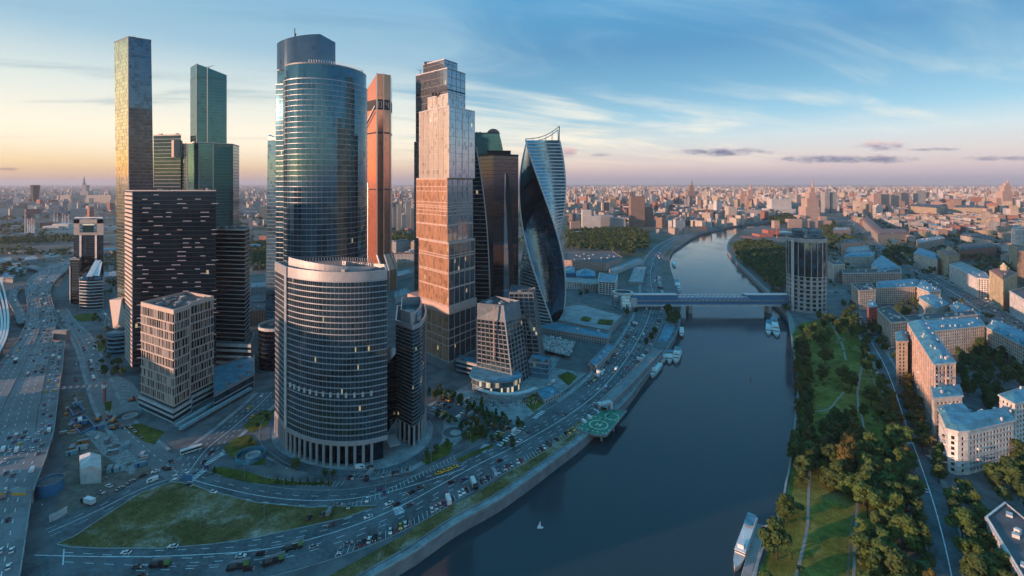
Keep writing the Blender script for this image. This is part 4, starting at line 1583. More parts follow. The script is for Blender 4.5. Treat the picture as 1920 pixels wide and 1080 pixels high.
o = MB(); o.face([(*p, HT) for p in tw(HT)]); o.build('roof', M['rooflight'], t)
T = tw(HT)
for a, b, ha, hb in ((0, 1, 2, 18), (2, 3, 18, 2), (1, 2, 18, 18), (3, 0, 2, 2)):
    o = MB()
    prev = None
    for k in range(11):
        s = k / 10
        p = (T[a][0] + (T[b][0] - T[a][0]) * s, T[a][1] + (T[b][1] - T[a][1]) * s)
        e = s if hb > ha else 1 - s
        z_ = HT + (ha if ha == hb else 2 + 16 * e ** 2.4)
        if ha == hb == 18:
            z_ = HT + 18 - 15 * math.sin(math.pi * s) ** .6
        if prev:
            o.bar((*prev[0], prev[1]), (*p, z_), 1.1)
        if k % 2 == 0:
            o.bar((*p, HT), (*p, z_), .6)
        prev = (p, z_)
    o.build('crown_frame', M['steel'], t, kind='stuff')

# tapering office pair on the podium
BLg = [XZ(895, 440), XZ(962, 420), XZ(991, 443), XZ(925, 468)]
TLg = [XZ(894.5, 440), XZ(943, 432), XZ(974, 449), XZ(928, 468)]
hP = 70.0


def tap(z):
    s = max(0, min(1, z / hP))
    return [(a[0] + (b[0] - a[0]) * s, a[1] + (b[1] - a[1]) * s) for a, b in zip(BLg, TLg)]


t = tower('office_building', 'office block with a sloping corner, gridded face and blind attic beside the amber tower', BLg, 'office block')
curtain(t, tap, 0, 56, 14, 1.7, GLS['officeglass'], M['grey'], .9, .2, mull=5.5, mm=M['grey'], mw=.7)
o = MB()
for i in range(4):
    a0, a1, b0, b1 = tap(56)[i], tap(56)[(i + 1) % 4], tap(hP)[i], tap(hP)[(i + 1) % 4]
    o.face([(*a0, 56), (*a1, 56), (*b1, hP), (*b0, hP)])
o.build('attic_screen', mat('attic louvre', (.16, .20, .23), .5, .3), t)
o = MB(); o.face([(*p, hP - 4) for p in tap(hP - 4)]); o.build('roof', M['roofgrey'], t)
for k in range(5):
    o = MB(); o.box(XZ(930, 446)[0] + rr.uniform(-10, 10), 450 + rr.uniform(-8, 8), hP - 4, hP - 1, 4, 5, .4); o.build('plant_box', M['rooflight'], t)
o = MB(); o.bar((*XZ(962, 419.6), 0), (*XZ(943, 431.6), hP), 1.2); o.build('corner_rib', M['steel'], t)
o = MB()
a, b = Vector(XZ(895, 440)), Vector(XZ(962, 420))
p = a + (b - a) * .5
o.bar((p.x - 1, p.y - .8, 22), (p.x - 1, p.y + .6, hP), 1.1); o.build('lift_strip', M['pinkstone'], t)
P = [XZ(955, 470), XZ(1015, 462), XZ(1022, 490), XZ(960, 505)]
P2 = [XZ(955, 470), XZ(999, 470), XZ(1004, 490), XZ(960, 505)]


def tap2(z):
    s = max(0, min(1, z / 72))
    return [(a[0] + (b[0] - a[0]) * s, a[1] + (b[1] - a[1]) * s) for a, b in zip(P, P2)]


t = tower('office_building', 'second leaning office block half hidden behind the one with the sloping corner', P, 'office block')
curtain(t, tap2, 0, 72, 18, 1.8, GLS['slate'], M['grey'], .9, .2, mull=6, mm=M['grey'], mw=.6)
flatroof(t, tap2(72), 72, kit=4, seed=15)
P = ccw(arc(XZ(930, 420)[0], 424, 22, 15, rad(-178), rad(-10), 14) + [XZ(968, 432), XZ(890, 440)])
t = tower('glass_pavilion', 'low rounded glass pavilion with a sheet roof at the foot of the sloping office block', P, 'pavilion')
curtain(t, P, 0, 10, 2, 1.8, glass('pavilion glass', (.16, .22, .25), .5, .08, .5, .72, litcol=(1, .8, .5), litpow=.35), M['steel'], .5, .2)
o = MB(); o.prism(inset(P, -1.6), 10.5, 11.5); o.build('roof', M['roofteal'], t)
P = ccw(arc(XZ(950, 425)[0], 428, 33, 33, rad(-150), rad(-30), 16))
o = MB()
A_, B_ = arc(XZ(950, 425)[0], 430, 34, 34, rad(-145), rad(-38), 16), arc(XZ(950, 425)[0], 430, 30, 30, rad(-145), rad(-38), 16)
o.ribbon(A_, B_, 5.0, 5.4); o.ribbon(B_, A_, 4.6, 4.4)
for p in A_[::3]:
    o.bar((p[0], p[1] + 2, 0), (p[0], p[1] + 2, 5), .4)
cn = o.build('arc_canopy', M['offwhite']); tag(cn, 'pale curved canopy sweeping round the glass pavilion and its crowded terrace', 'canopy')
P = ccw([XZ(991, 446), XZ(1028, 440), XZ(1034, 456), XZ(1000, 470)])
t = tower('glass_pavilion', 'low block with a striped glass roof behind the leaning offices', P, 'pavilion')
curtain(t, P, 0, 14, 3, 2, GLS['sky'], M['steel'], .5, .2)
flatroof(t, P, 14, M['roofteal'], kit=3, seed=41)
P = ccw([XZ(857, 455), XZ(896, 442), XZ(900, 455), XZ(862, 468)])
t = tower('glass_pavilion', 'small frame-fronted glass link between the amber tower and the sloping office block', P, 'pavilion')
curtain(t, P, 3, 12, 2, 2, GLS['slate'], M['steel'], 1.2, .5)
flatroof(t, P, 12, M['roofteal'], kit=1, seed=42)

# round block half hidden at the left of the curved office tower
cx, cy = XZ(526, 478)
P = arc(cx, cy, 19.5, 19.5, 0, rad(360 - 12), 29)
t = tower('round_building', 'low round building with a pale roof rim left of the curved office block', P, 'office block')
curtain(t, P, 0, 38, 9, 2, GLS['dark'], M['dark'], .5, .1)
o = MB(); ringband(o, P, 38, 40.5, .6, .8); o.build('roof_rim', M['offwhite'], t)
flatroof(t, inset(P, 1), 38, kit=8, seed=17, par=0)

# twin-shouldered office with framed top, and its stepped annexe
P = ccw([XZ(138, 735), XZ(194, 735), XZ(194, 775), XZ(138, 775)])
t = tower('office_building', 'dark blue office block under a grey framed top beside the elevated road', P, 'office block')
curtain(t, P, 0, 100, 26, 2.4, GLS['slate'], M['dark'], .4, .1)
for xa, xb in ((149, 152.5), (178, 181.5)):
    o = MB(); o.prism(ccw([XZ(xa, 734.5), XZ(xb, 734.5), XZ(xb, 737), XZ(xa, 737)]), 0, 100)
    for k in range(0, 25, 1):
        o.prism(ccw([XZ(xa - .3, 733.5), XZ(xb + .3, 733.5), XZ(xb, 736), XZ(xa, 736)]), 4 + k * 3.85, 5.6 + k * 3.85)
    o.build('balcony_stack', M['offwhite'], t, kind='stuff')
o = MB(); o.prism(P, 100.3, 104); o.prism(ccw([XZ(138, 735), XZ(149, 735), XZ(149, 775), XZ(138, 775)]), 104, 124); o.prism(ccw([XZ(182, 735), XZ(194, 735), XZ(194, 775), XZ(182, 775)]), 104, 124)
o.prism(ccw([XZ(138, 735), XZ(194, 735), XZ(194, 741), XZ(138, 741)]), 118, 124)
o.build('framed_top', M['grey'], t)
o = MB(); o.prism(ccw([XZ(155, 737), XZ(176, 737), XZ(176, 760), XZ(155, 760)]), 104, 115); o.build('green_box', GLS['teal'], t)
o = MB(); o.bar((*XZ(141, 737), 127), (*XZ(193, 737), 127), 1.2); o.build('top_beam', M['white'], t)
P = ccw([XZ(149, 684), XZ(170, 680), XZ(193, 686), XZ(193, 725), XZ(149, 725)])
t = tower('office_building', 'stepped low-rise office with white bands and a slanting striped glass roof', P, 'office block')
curtain(t, P, 0, 40, 9, 2.2, GLS['slate'], M['offwhite'], 1.1, .3)
o = MB()
p = [XZ(151, 684), XZ(190, 686), XZ(190, 722), XZ(151, 722)]
zt2 = [42, 42, 66, 50]
o.prism(ccw(p), 40.5, zt2); o.build('sloped_roof', GLS['slate'], t)
for k in range(2):
    o = MB(); x0 = 164 + k * 6
    o.face([(*XZ(x0, 690), 47.5), (*XZ(x0 + 16, 690), 49 - 3), (*XZ(x0 + 22, 716), 63), (*XZ(x0 + 12, 716), 59)])
    o.bar((*XZ(x0, 686), 46), (*XZ(x0 + 17, 718), 64), 3.2, 1.2); o.build('roof_light', M['white'], t)
P = ccw([XZ(131, 715), XZ(149, 712), XZ(149, 740), XZ(131, 740)])
t = tower('office_building', 'dark annexe block with one white corner line left of the stepped office', P, 'office block')
curtain(t, P, 0, 66, 16, 2.2, GLS['dark'], M['dark'], .4, .1)
flatroof(t, P, 66, M['roofteal'], kit=2, seed=19)
o = MB(); o.bar((*XZ(131.5, 714), 0), (*XZ(131.5, 714), 56), .9); o.build('corner_line', M['white'], t)

# faceted pink entrance hall under the patchwork tower, banded round hall beside it
c_ = XZ(222, 560)
V_ = [XZ(205, 570) + (34,), XZ(228, 560) + (37,), XZ(236, 556) + (20,), XZ(238, 552) + (2,), XZ(212, 556) + (5,), XZ(221, 548) + (12,), XZ(236, 585) + (36,), XZ(214, 588) + (16,)]
bm_ = bmesh.new()
for v in V_:
    bm_.verts.new((v[0] - c_[0], v[1] - c_[1], v[2] + 7))
bmesh.ops.convex_hull(bm_, input=list(bm_.verts))
me = bpy.data.meshes.new('faceted_hall'); bm_.to_mesh(me); bm_.free(); me.materials.append(M['beige'])
o = link('faceted_hall', me); o.location = (c_[0], c_[1], 0); tag(o, 'faceted pale crystal-shaped hall at the foot of the patchwork tower', 'hall')
cx, cy = XZ(228, 512)
P = arc(cx, cy, 12, 12, 0, rad(345), 23)
t = tower('round_building', 'small round hall with blue and dark bands below the faceted hall', P, 'hall')
curtain(t, P, 0, 22, 5, 2, GLS['dark'], M['roofteal'], 2.0, .4)
flatroof(t, P, 22, M['rooflight'], kit=2, seed=20)
# ------------------------------------------------------------------ houses
FW = {k: far_wall('wall ' + k, c) for k, c in dict(
    beige=(.46, .38, .30), pink=(.50, .36, .30), cream=(.56, .49, .41), brown=(.27, .19, .15), grey=(.36, .36, .35), white=(.62, .60, .57), yellow=(.50, .40, .26), brick=(.33, .14, .10)).items()}
W = {k: mat('render ' + k, c, .85, scale=.16, vary=.26, fine=.7) for k, c in dict(
    beige=(.50, .43, .36), pink=(.56, .42, .35), cream=(.60, .54, .47), brown=(.30, .22, .17), grey=(.40, .39, .37), white=(.66, .64, .60), yellow=(.50, .42, .28), brick=(.36, .13, .10)).items()}
ROOF = dict(teal=M['roofteal'], grey=M['roofgrey'], red=M['roofred'], pale=M['rooflight'])
WIN = glass('house window', (.02, .026, .032), .05, .22, .3, .999, roomshare=.3, ior=1.4)
FOOT = []


def facade_cells(wm, gm, P, z0, z1, bay, fl, depth=.35, ww=1.6, wh=2.0, base=1.0):
    n = len(P)
    nf = max(1, int((z1 - z0 - base) / fl))
    for i in range(n):
        a, b = Vector(P[i]), Vector(P[(i + 1) % n])
        L = (b - a).length
        if L < .2:
            continue
        d = (b - a).normalized()
        nn = Vector((d.y, -d.x))
        nb = int((L - .8) / bay)

        def W_(s, z, k=0.0):
            p = a + d * s - nn * k
            return (p.x, p.y, z)
        if nb < 1:
            wm.face([W_(0, z0), W_(L, z0), W_(L, z1), W_(0, z1)])
            continue
        m = (L - nb * bay) / 2
        zc = z0
        for f in range(nf):
            zb = z0 + base + f * fl + (fl - wh) * .45
            zt = zb + wh
            wm.face([W_(0, zc), W_(L, zc), W_(L, zb), W_(0, zb)])
            s = 0.0
            for k in range(nb):
                w0 = m + k * bay + (bay - ww) / 2
                w1 = w0 + ww
                wm.face([W_(s, zb), W_(w0, zb), W_(w0, zt), W_(s, zt)])
                wm.face([W_(w0, zb), W_(w0, zb, depth), W_(w0, zt, depth), W_(w0, zt)])
                wm.face([W_(w1, zb, depth), W_(w1, zb), W_(w1, zt), W_(w1, zt, depth)])
                wm.face([W_(w0, zb), W_(w1, zb), W_(w1, zb, depth), W_(w0, zb, depth)])
                gm.face([W_(w0, zb, depth), W_(w1, zb, depth), W_(w1, zt, depth), W_(w0, zt, depth)], 0, R.random() * .999 + .0005)
                s = w1
            wm.face([W_(s, zb), W_(L, zb), W_(L, zt), W_(s, zt)])
            zc = zt
        wm.face([W_(0, zc), W_(L, zc), W_(L, z1), W_(0, z1)])


def hip(root, P, z, rise, d, m, over=.6, chim=0, dorm=0, seed=0):
    A = inset(P, -over)
    B = inset(P, d)
    o_ = MB()
    n = len(P)
    for i in range(n):
        j = (i + 1) % n
        o_.face([(*A[i], z), (*A[j], z), (*B[j], z + rise), (*B[i], z + rise)])
    o_.face([(*p, z + rise) for p in B])
    rf = o_.build('roof', m, root)
    rr = random.Random(seed)
    for k in range(chim + dorm):
        i = rr.randrange(n)
        j = (i + 1) % n
        e = (Vector(P[j]) - Vector(P[i]))
        if e.length < 6:
            continue
        t_, u_ = rr.uniform(.12, .88), rr.uniform(.25, .8)
        p = Vector(A[i]).lerp(Vector(A[j]), t_).lerp(Vector(B[i]).lerp(Vector(B[j]), t_), u_)
        ang = math.atan2(e.y, e.x)
        b_ = MB()
        if k < chim:
            b_.box(p.x, p.y, z + rise * u_ - .4, z + rise * u_ + 1.8, 1.4, .9, ang)
            b_.build('chimney', M['offwhite'], rf)
        else:
            b_.box(p.x, p.y, z + rise * u_ - .8, z + rise * u_ + 1.1, 1.7, 1.8, ang)
            b_.build('dormer', m, rf)
    return rf


def house(name, label, P, h, wall='beige', roof='teal', style='hip', win=True, bay=3.2, fl=3.15, ww=1.6, wh=2.0, cat='apartment block', group=None, chim=8, dorm=6, courses=(), rise=3.4, d=6.0, seed=0, pil=False, z0=0.0, balc=0):
    P = ccw(P)
    c = centre(P)
    FOOT.append(inset(P, -3.5))
    root = thing(name, label, cat, (c[0], c[1], z0), group)
    if win:
        wm, gm_ = MB(), MB()
        facade_cells(wm, gm_, P, z0, h, bay, fl, ww=ww, wh=wh)
        wl = wm.build('wall', W[wall], root)
        gm_.build('window_panes', WIN, root, kind='stuff')
        o_ = MB(); ringband(o_, P, h - .6, h + .45, .75, .4); o_.build('cornice', M['offwhite'] if wall in ('white', 'cream', 'pink') else W[wall], root)
        for z_ in courses:
            o_ = MB(); ringband(o_, P, z_ - .25, z_ + .25, .3, .3); o_.build('string_course', M['offwhite'] if wall in ('white', 'pink') else W[wall], root)
        if pil:
            for i in range(len(P)):
                a, b = Vector(P[i]), Vector(P[(i + 1) % len(P)])
                L = (b - a).length
                if L < 5:
                    continue
                dd = (b - a).normalized()
                nn = Vector((dd.y, -dd.x)) * .2
                for k in range(0, int(L / 9.6) + 1):
                    p = a + dd * min(L - .3, k * 9.6 + .3) + nn
                    o_ = MB(); o_.bar((p.x, p.y, z0), (p.x, p.y, h - .6), .7, .5); o_.build('pilaster', W[wall], root)
    else:
        o_ = MB(); o_.prism(P, z0, h, top=False); o_.build('wall', FW[wall], root)
    if balc and win:
        rb_ = random.Random(seed + 99)
        es = [i for i in range(len(P)) if (Vector(P[(i + 1) % len(P)]) - Vector(P[i])).length > 9]
        nf_ = int((h - z0 - 1) / fl)
        for k in range(balc):
            i = rb_.choice(es)
            a, b = Vector(P[i]), Vector(P[(i + 1) % len(P)])
            L = (b - a).length
            dd = (b - a).normalized()
            nn = Vector((dd.y, -dd.x))
            nb = int((L - .8) / bay)
            m_ = (L - nb * bay) / 2
            col_ = rb_.randrange(nb)
            for f_ in range(rb_.randint(1, nf_ - 2), nf_ - 1, rb_.choice([1, 1, 2])):
                q_ = a + dd * (m_ + (col_ + .5) * bay) + nn * .62
                o_ = MB(); o_.box(q_.x, q_.y, z0 + 1 + f_ * fl + .1, z0 + 1 + f_ * fl + 1.15, 2.7, 1.15, math.atan2(dd.y, dd.x)); o_.build('balcony', W[rb_.choice([wall, wall, 'white', 'grey'])], root)
    if style == 'hip':
        w_ = min(math.hypot(P[i][0] - P[i - 1][0], P[i][1] - P[i - 1][1]) for i in range(len(P)))
        hip(root, P, h + .4, rise, min(d, max(1.5, w_ * .42)), ROOF[roof], chim=chim, dorm=dorm, seed=seed)
    else:
        o_ = MB(); o_.face([(*p, h + .05) for p in P]); rf = o_.build('roof', ROOF[roof], root)
        o_ = MB(); ringband(o_, P, h, h + 1.0, .1, .4); o_.build('parapet', W[wall] if win else FW[wall], root)
        rr_ = random.Random(seed)
        Q = inset(P, 2)
        for k in range(chim):
            i = rr_.randrange(len(P))
            p = Vector(Q[i]).lerp(Vector(Q[(i + 2) % len(Q)]), rr_.uniform(.1, .9))
            if inside((p.x, p.y), Q):
                b_ = MB(); b_.box(p.x, p.y, h + .06, h + rr_.uniform(1, 2.6), rr_.uniform(1.4, 4), rr_.uniform(1.2, 3), rr_.uniform(0, 1)); b_.build('plant_box', M['offwhite'], rf)
    return root


AB = 'apartment_building'


def HP(px, h):
    return GL(px, h)


house(AB, 'tall pink twelve-storey block with rows of windows, its long side lit, by the park road', HP([(1752, 683), (1790, 680), (1739, 606), (1703, 606)], 50), 50, 'pink', 'teal', bay=3.3, courses=(8, 40), chim=14, dorm=10, rise=4.5, seed=1, pil=True, balc=10)
for px, hh_, lab in (([(1718, 640), (1727, 652), (1738, 650), (1730, 637)], 51.2, 1), ([(1735, 664), (1745, 676), (1756, 673), (1748, 661)], 51.2, 2)):
    pass
house(AB, 'lower pale wing with a stepped parapet stuck to the front of the tall pink block', HP([(1752, 746), (1804, 742), (1797, 722), (1747, 725)], 32), 32, 'cream', 'teal', courses=(27,), chim=3, dorm=2, seed=2, balc=2)
tw_ = house(AB, 'narrow pale tower bay with a blue cap at the far flank of the pink block', HP([(1681, 640), (1702, 640), (1698, 622), (1680, 624)], 40), 40, 'beige', 'teal', chim=1, dorm=0, seed=3)
house(AB, 'white angled corner building with string courses and a blue sheet roof nearest the park road', HP([(1777, 804), (1796, 809), (1815, 808), (1901, 788), (1893, 768), (1822, 779), (1808, 762), (1760, 766)], 27), 27, 'white', 'teal', courses=(5, 9.5, 21), chim=8, dorm=8, rise=3.0, seed=4, fl=3.3, balc=6)
house(AB, 'tall white block with corner pinnacles cut by the frame beside the white angled building', HP([(1903, 757), (1995, 733), (1962, 714), (1874, 741)], 34), 34, 'white', 'teal', courses=(29,), chim=4, dorm=3, seed=5, balc=3)
house(AB, 'long pale courtyard wing with a bright blue roof behind the tall pink block', HP([(1740, 622), (1846, 611), (1836, 597), (1722, 604)], 27), 27, 'cream', 'teal', chim=12, dorm=8, seed=6, balc=5)
house(AB, 'pale wing with many chimneys running from the courtyard towards the avenue edge of the frame', HP([(1850, 614), (1930, 655), (1968, 645), (1862, 600)], 27), 27, 'beige', 'teal', chim=16, dorm=10, seed=7, balc=4)
house(AB, 'beige eight-storey end block with a dark green flat roof left of the pink block', HP([(1671, 606), (1702, 603), (1668, 574), (1645, 580)], 27), 27, 'beige', 'grey', 'flat', chim=8, seed=8, balc=5)
house(AB, 'long low beige strip with a dark roof edge just behind the blue-roofed courtyard wing', HP([(1706, 603), (1832, 591), (1826, 584), (1692, 593)], 27), 27, 'beige', 'grey', 'flat', chim=8, seed=9, balc=3)
house(AB, 'small red-brick building with a pale blue roof among the trees', HP([(1629, 577), (1645, 575), (1640, 565), (1626, 567)], 25), 25, 'brick', 'teal', chim=3, dorm=2, seed=10)
house(AB, 'pale square block with a dark flat roof at the corner of the inner courtyard', HP([(1611, 546), (1642, 544), (1632, 531), (1596, 532)], 27), 27, 'beige', 'grey', 'flat', chim=10, seed=11, balc=4)
house(AB, 'long courtyard range with a blue roof and white chimneys facing the inner trees', HP([(1645, 540), (1716, 538), (1722, 525), (1643, 530)], 24), 24, 'beige', 'teal', chim=14, dorm=6, seed=12, balc=6)
house(AB, 'blue-roofed range closing the inner courtyard along the avenue', HP([(1719, 538), (1741, 547), (1764, 544), (1726, 525)], 24), 24, 'cream', 'teal', chim=10, dorm=5, seed=13, balc=3)
house(AB, 'blue-roofed block with a sunlit end between the inner courtyard and the avenue', HP([(1753, 578), (1778, 569), (1748, 552), (1723, 557)], 24), 24, 'cream', 'teal', chim=10, dorm=6, seed=14, balc=3)
house(AB, 'blue-roofed block with white chimneys right at the avenue, beside the sunlit-end block', HP([(1800, 593), (1837, 589), (1799, 568), (1781, 573)], 24), 24, 'cream', 'teal', chim=12, dorm=6, seed=15, balc=3)
house(AB, 'narrow pale block with strip balconies beside the round tower', HP([(1563, 497), (1584, 496), (1574, 489), (1551, 491)], 30), 30, 'cream', 'grey', 'flat', chim=3, seed=16, balc=3)
house(AB, 'long grey-pink slab with red balconies between the round tower and the avenue', HP([(1580, 513), (1690, 512), (1688, 504), (1580, 506)], 20), 20, 'pink', 'grey', 'flat', chim=8, seed=17, balc=8)
house(AB, 'white U-plan building, wing with a blue roof north of the long grey-pink slab', HP([(1583, 482), (1634, 481), (1640, 474), (1590, 474)], 20), 20, 'cream', 'teal', chim=8, dorm=4, seed=18)
house(AB, 'white building with a blue roof stepping down along the avenue by the U-plan wing', HP([(1634, 497), (1652, 509), (1688, 502), (1652, 479)], 20), 20, 'white', 'teal', chim=12, dorm=4, seed=19)
house(AB, 'white and pink stepped house by the avenue, farther than the U-plan building', HP([(1585, 473), (1632, 470), (1628, 461), (1590, 463)], 24), 24, 'pink', 'pale', 'flat', win=False, chim=6, seed=20)
house(AB, 'brown-pink block with a pale front beyond the stepped house by the avenue', HP([(1577, 457), (1614, 455), (1612, 448), (1582, 449)], 24), 24, 'pink', 'grey', 'flat', win=False, chim=5, seed=21)
house(AB, 'pink square block beside the trees behind the round tower', HP([(1562, 432), (1595, 431), (1592, 426), (1563, 427)], 24), 24, 'pink', 'pale', 'flat', win=False, chim=3, seed=22)
# far side of the avenue
house(AB, 'beige building with bays and a blue roof on the far side of the avenue', HP([(1714, 475), (1757, 487), (1767, 480), (1722, 466)], 30), 30, 'cream', 'teal', chim=6, dorm=4, seed=23, pil=True, balc=4)
t = house('corner_tower_block', 'ochre corner block with a small turret, farther of the two turreted blocks on the avenue', HP([(1777, 481), (1798, 478), (1786, 466), (1757, 470)], 42), 42, 'yellow', 'red', courses=(10, 22, 34), chim=2, dorm=0, seed=24, pil=True)
c = world_of(t); o = MB(); o.tube(c[0], c[1], 44, 52, 4, n=8); o.tube(c[0], c[1], 52, 56, 3, .5, n=8); o.build('turret', W['yellow'], t)
house(AB, 'long white building with tall pilasters on the far side of the avenue', HP([(1832, 522), (1857, 524), (1848, 512), (1802, 491), (1780, 496)], 30), 30, 'white', 'pale', 'flat', chim=4, seed=25, courses=(20,), pil=True)
t = house('corner_tower_block', 'ochre corner block with a turret, nearer of the two turreted blocks on the avenue', HP([(1880, 524), (1906, 512), (1886, 503), (1856, 507)], 45), 45, 'yellow', 'red', courses=(10, 24, 36), chim=2, dorm=0, seed=26, pil=True)
c = world_of(t); o = MB(); o.tube(c[0], c[1], 47, 56, 4, n=8); o.tube(c[0], c[1], 56, 60, 3, .5, n=8); o.build('turret', W['yellow'], t)
house(AB, 'white-fronted building nearest the frame edge on the far side of the avenue', HP([(1893, 546), (1945, 577), (1965, 568), (1920, 540)], 30), 30, 'white', 'grey', 'flat', chim=4, seed=27, courses=(20,))
P = ccw([XZ(1896, 1235), XZ(1935, 1235), XZ(1935, 1290), XZ(1896, 1290)])
t = tower('office_building', 'white round-cornered block with a square window grid at the frame edge', P, 'office block')
wm, g_ = MB(), MB(); facade_cells(wm, g_, P, 0, 62, 3.6, 3.4, ww=2.0, wh=2.0); wm.build('wall', W['white'], t); g_.build('window_panes', WIN, t, kind='stuff'); flatroof(t, P, 62, M['rooflight'], kit=3)
house(AB, 'brown high slab with a dark cornice at the frame edge behind the nearer turreted block', HP([(1907, 470), (1960, 480), (1960, 468), (1912, 462)], 60), 60, 'brown', 'red', 'flat', chim=2, seed=28)
house('school_building', 'long white two-storey building with a dark flat roof in the bottom corner', HP([(1850, 972), (1925, 1095), (2010, 1050), (1885, 945)], 12), 12, 'white', 'grey', 'flat', chim=5, seed=29, cat='school')
house(AB, 'long beige building bent round the corner beside the green square on the avenue', HP([(1646, 440), (1704, 438), (1700, 431), (1655, 431), (1626, 405), (1615, 410)], 26), 26, 'beige', 'red', win=False, chim=8, seed=61)
house(AB, 'dark-roofed brick range stretching behind the farther turreted block', HP([(1800, 469), (1869, 463), (1863, 456), (1795, 460)], 24), 24, 'brick', 'grey', win=False, chim=10, seed=62)
house(AB, 'cream five-storey range behind a row of trees east of the green square', HP([(1800, 441), (1860, 451), (1868, 446), (1806, 436)], 24), 24, 'cream', 'grey', win=False, chim=10, seed=63)
house(AB, 'pink and white stepped building with a tower bay east of the green square', HP([(1722, 457), (1772, 447), (1764, 441), (1718, 449)], 24), 24, 'pink', 'pale', 'flat', win=False, chim=9, seed=64)
house('government_office', 'long yellow-beige government range across the middle of the eastern quarter', HP([(1704, 386), (1756, 390), (1774, 386), (1716, 383)], 55), 55, 'yellow', 'grey', win=False, chim=6, seed=65, cat='office block')
house('government_office', 'second yellow-beige government range, farther towards the frame edge', HP([(1788, 389), (1848, 390), (1850, 386), (1790, 386)], 50), 50, 'yellow', 'grey', win=False, chim=6, seed=66, cat='office block')
house('government_office', 'beige government block beside the avenue where it meets the far quarter', HP([(1605, 389), (1650, 390), (1652, 386), (1608, 386)], 45), 45, 'beige', 'grey', win=False, chim=4, seed=67, cat='office block')
# river bank pavilions and halls on the tower side
t = house('exhibition_hall', 'wide low exhibition hall with a flat grey roof dotted with vents by the riverside wood', HP([(1137, 494), (1167, 483), (1148, 472), (1058, 474), (1058, 488)], 16), 16, 'pink', 'grey', 'flat', win=False, chim=14, seed=30, cat='exhibition hall')
t = house('exhibition_hall', 'small white exhibition block beside the twisted tower', HP([(1062, 528), (1092, 530), (1092, 522), (1062, 521)], 12), 12, 'white', 'pale', 'flat', bay=4, chim=4, seed=31, cat='exhibition hall')
t = house('exhibition_hall', 'pale banded exhibition block between the white block and the white stepped office', HP([(1092, 533), (1122, 533), (1122, 522), (1094, 523)], 12), 12, 'grey', 'pale', 'flat', bay=4, chim=4, seed=32, cat='exhibition hall')
t = house('office_building', 'white stepped office with slanting window strips near the bridge pavilion', HP([(1122, 528), (1154, 530), (1158, 515), (1124, 512)], 20), 20, 'white', 'teal', 'flat', bay=5, ww=3.8, chim=3, seed=33, cat='office block')
for k, (x0, x1, y0) in enumerate(((1057, 1078, 512), (1080, 1116, 518))):
    P = ccw([G(x0, y0, 8), G(x1, y0, 8), G(x1, y0 - 10, 8), G(x0, y0 - 10, 8)])
    t = tower('market_hall', ['blue pyramid-roofed hall next to the twisted tower', 'wider blue pyramid-roofed hall beside the white stepped office'][k], P, 'hall')
    o = MB(); o.prism(P, 0, 8, top=False); o.build('wall', M['bluewrap'], t)
    c = centre(P); o = MB()
    for i in range(4):
        o.face([(*P[i], 8), (*P[(i + 1) % 4], 8), (c[0], c[1], 18)])
    o.build('roof', M['roofteal'], t)
t = house('terrace_hall', 'white glazed sheds in a row along the embankment road beyond the bridge', HP([(1150, 510), (1205, 488), (1198, 484), (1142, 505)], 7), 7, 'white', 'pale', 'flat', win=False, chim=3, seed=34, cat='shed')
t = house('exhibition_hall', 'open blue-grey exhibition yard building beside the embankment road before the bridge', HP([(1178, 530), (1205, 530), (1212, 500), (1190, 500)], 4), 4, 'grey', 'pale', 'flat', win=False, chim=3, seed=35, cat='exhibition hall')
house('office_building', 'low dark hall between the round block and the narrow blue tower', HP([(468, 585), (503, 582), (503, 566), (470, 568)], 18), 18, 'brown', 'grey', 'flat', win=False, chim=4, seed=71, cat='hall')
house('office_building', 'flat white hall roof glimpsed past the lower dark tower', HP([(470, 540), (500, 538), (500, 528), (472, 530)], 10), 10, 'white', 'pale', 'flat', win=False, chim=3, seed=72, cat='hall')
house('office_building', 'low grey depot with pale roof beyond the framed-top office', HP([(196, 520), (218, 518), (218, 508), (196, 510)], 10), 10, 'grey', 'pale', 'flat', win=False, chim=3, seed=73, cat='depot')
house('office_building', 'pale roofed depot inside the curve of the elevated road', HP([(10, 505), (40, 512), (52, 502), (22, 496)], 7), 7, 'white', 'pale', 'flat', win=False, chim=3, seed=74, cat='depot')
for k_, (px_, wl_, rf_, lb_) in enumerate((
    ([(0, 492), (22, 488), (18, 482), (0, 484)], 'white', 'pale', 'long white depot roof below the old viaduct at the frame edge'),
    ([(42, 490), (72, 486), (66, 479), (40, 482)], 'grey', 'pale', 'grey depot between the flyover and the old viaduct'),
    ([(84, 484), (118, 480), (114, 474), (84, 476)], 'cream', 'teal', 'cream shed with a blue roof under the old viaduct'),
    ([(2, 520), (24, 522), (30, 512), (8, 510)], 'grey', 'teal', 'blue-roofed shed beside the start of the slip road'),
    ([(204, 500), (219, 498), (218, 490), (204, 491)], 'white', 'pale', 'pale depot seen just past the framed-top office'),
    ([(440, 470), (456, 468), (456, 460), (441, 461)], 'cream', 'red', 'cream rust-roofed house just past the lower dark tower'),
    ([(474, 500), (498, 498), (498, 490), (476, 491)], 'brick', 'red', 'red house in the trees past the lower dark tower'),
    ([(742, 560), (768, 548), (762, 540), (740, 548)], 'white', 'pale', 'pale hall roof between the copper and amber towers'),
    ([(740, 520), (772, 512), (768, 504), (742, 510)], 'grey', 'pale', 'grey hall farther back between the copper and amber towers'),
    ([(745, 488), (776, 484), (774, 478), (746, 480)], 'cream', 'grey', 'cream hall farthest back between the copper and amber towers'))):
    house('depot', lb_, HP(px_, 8), 8, wl_, rf_, 'flat', win=False, chim=3, seed=80 + k_, cat='depot')
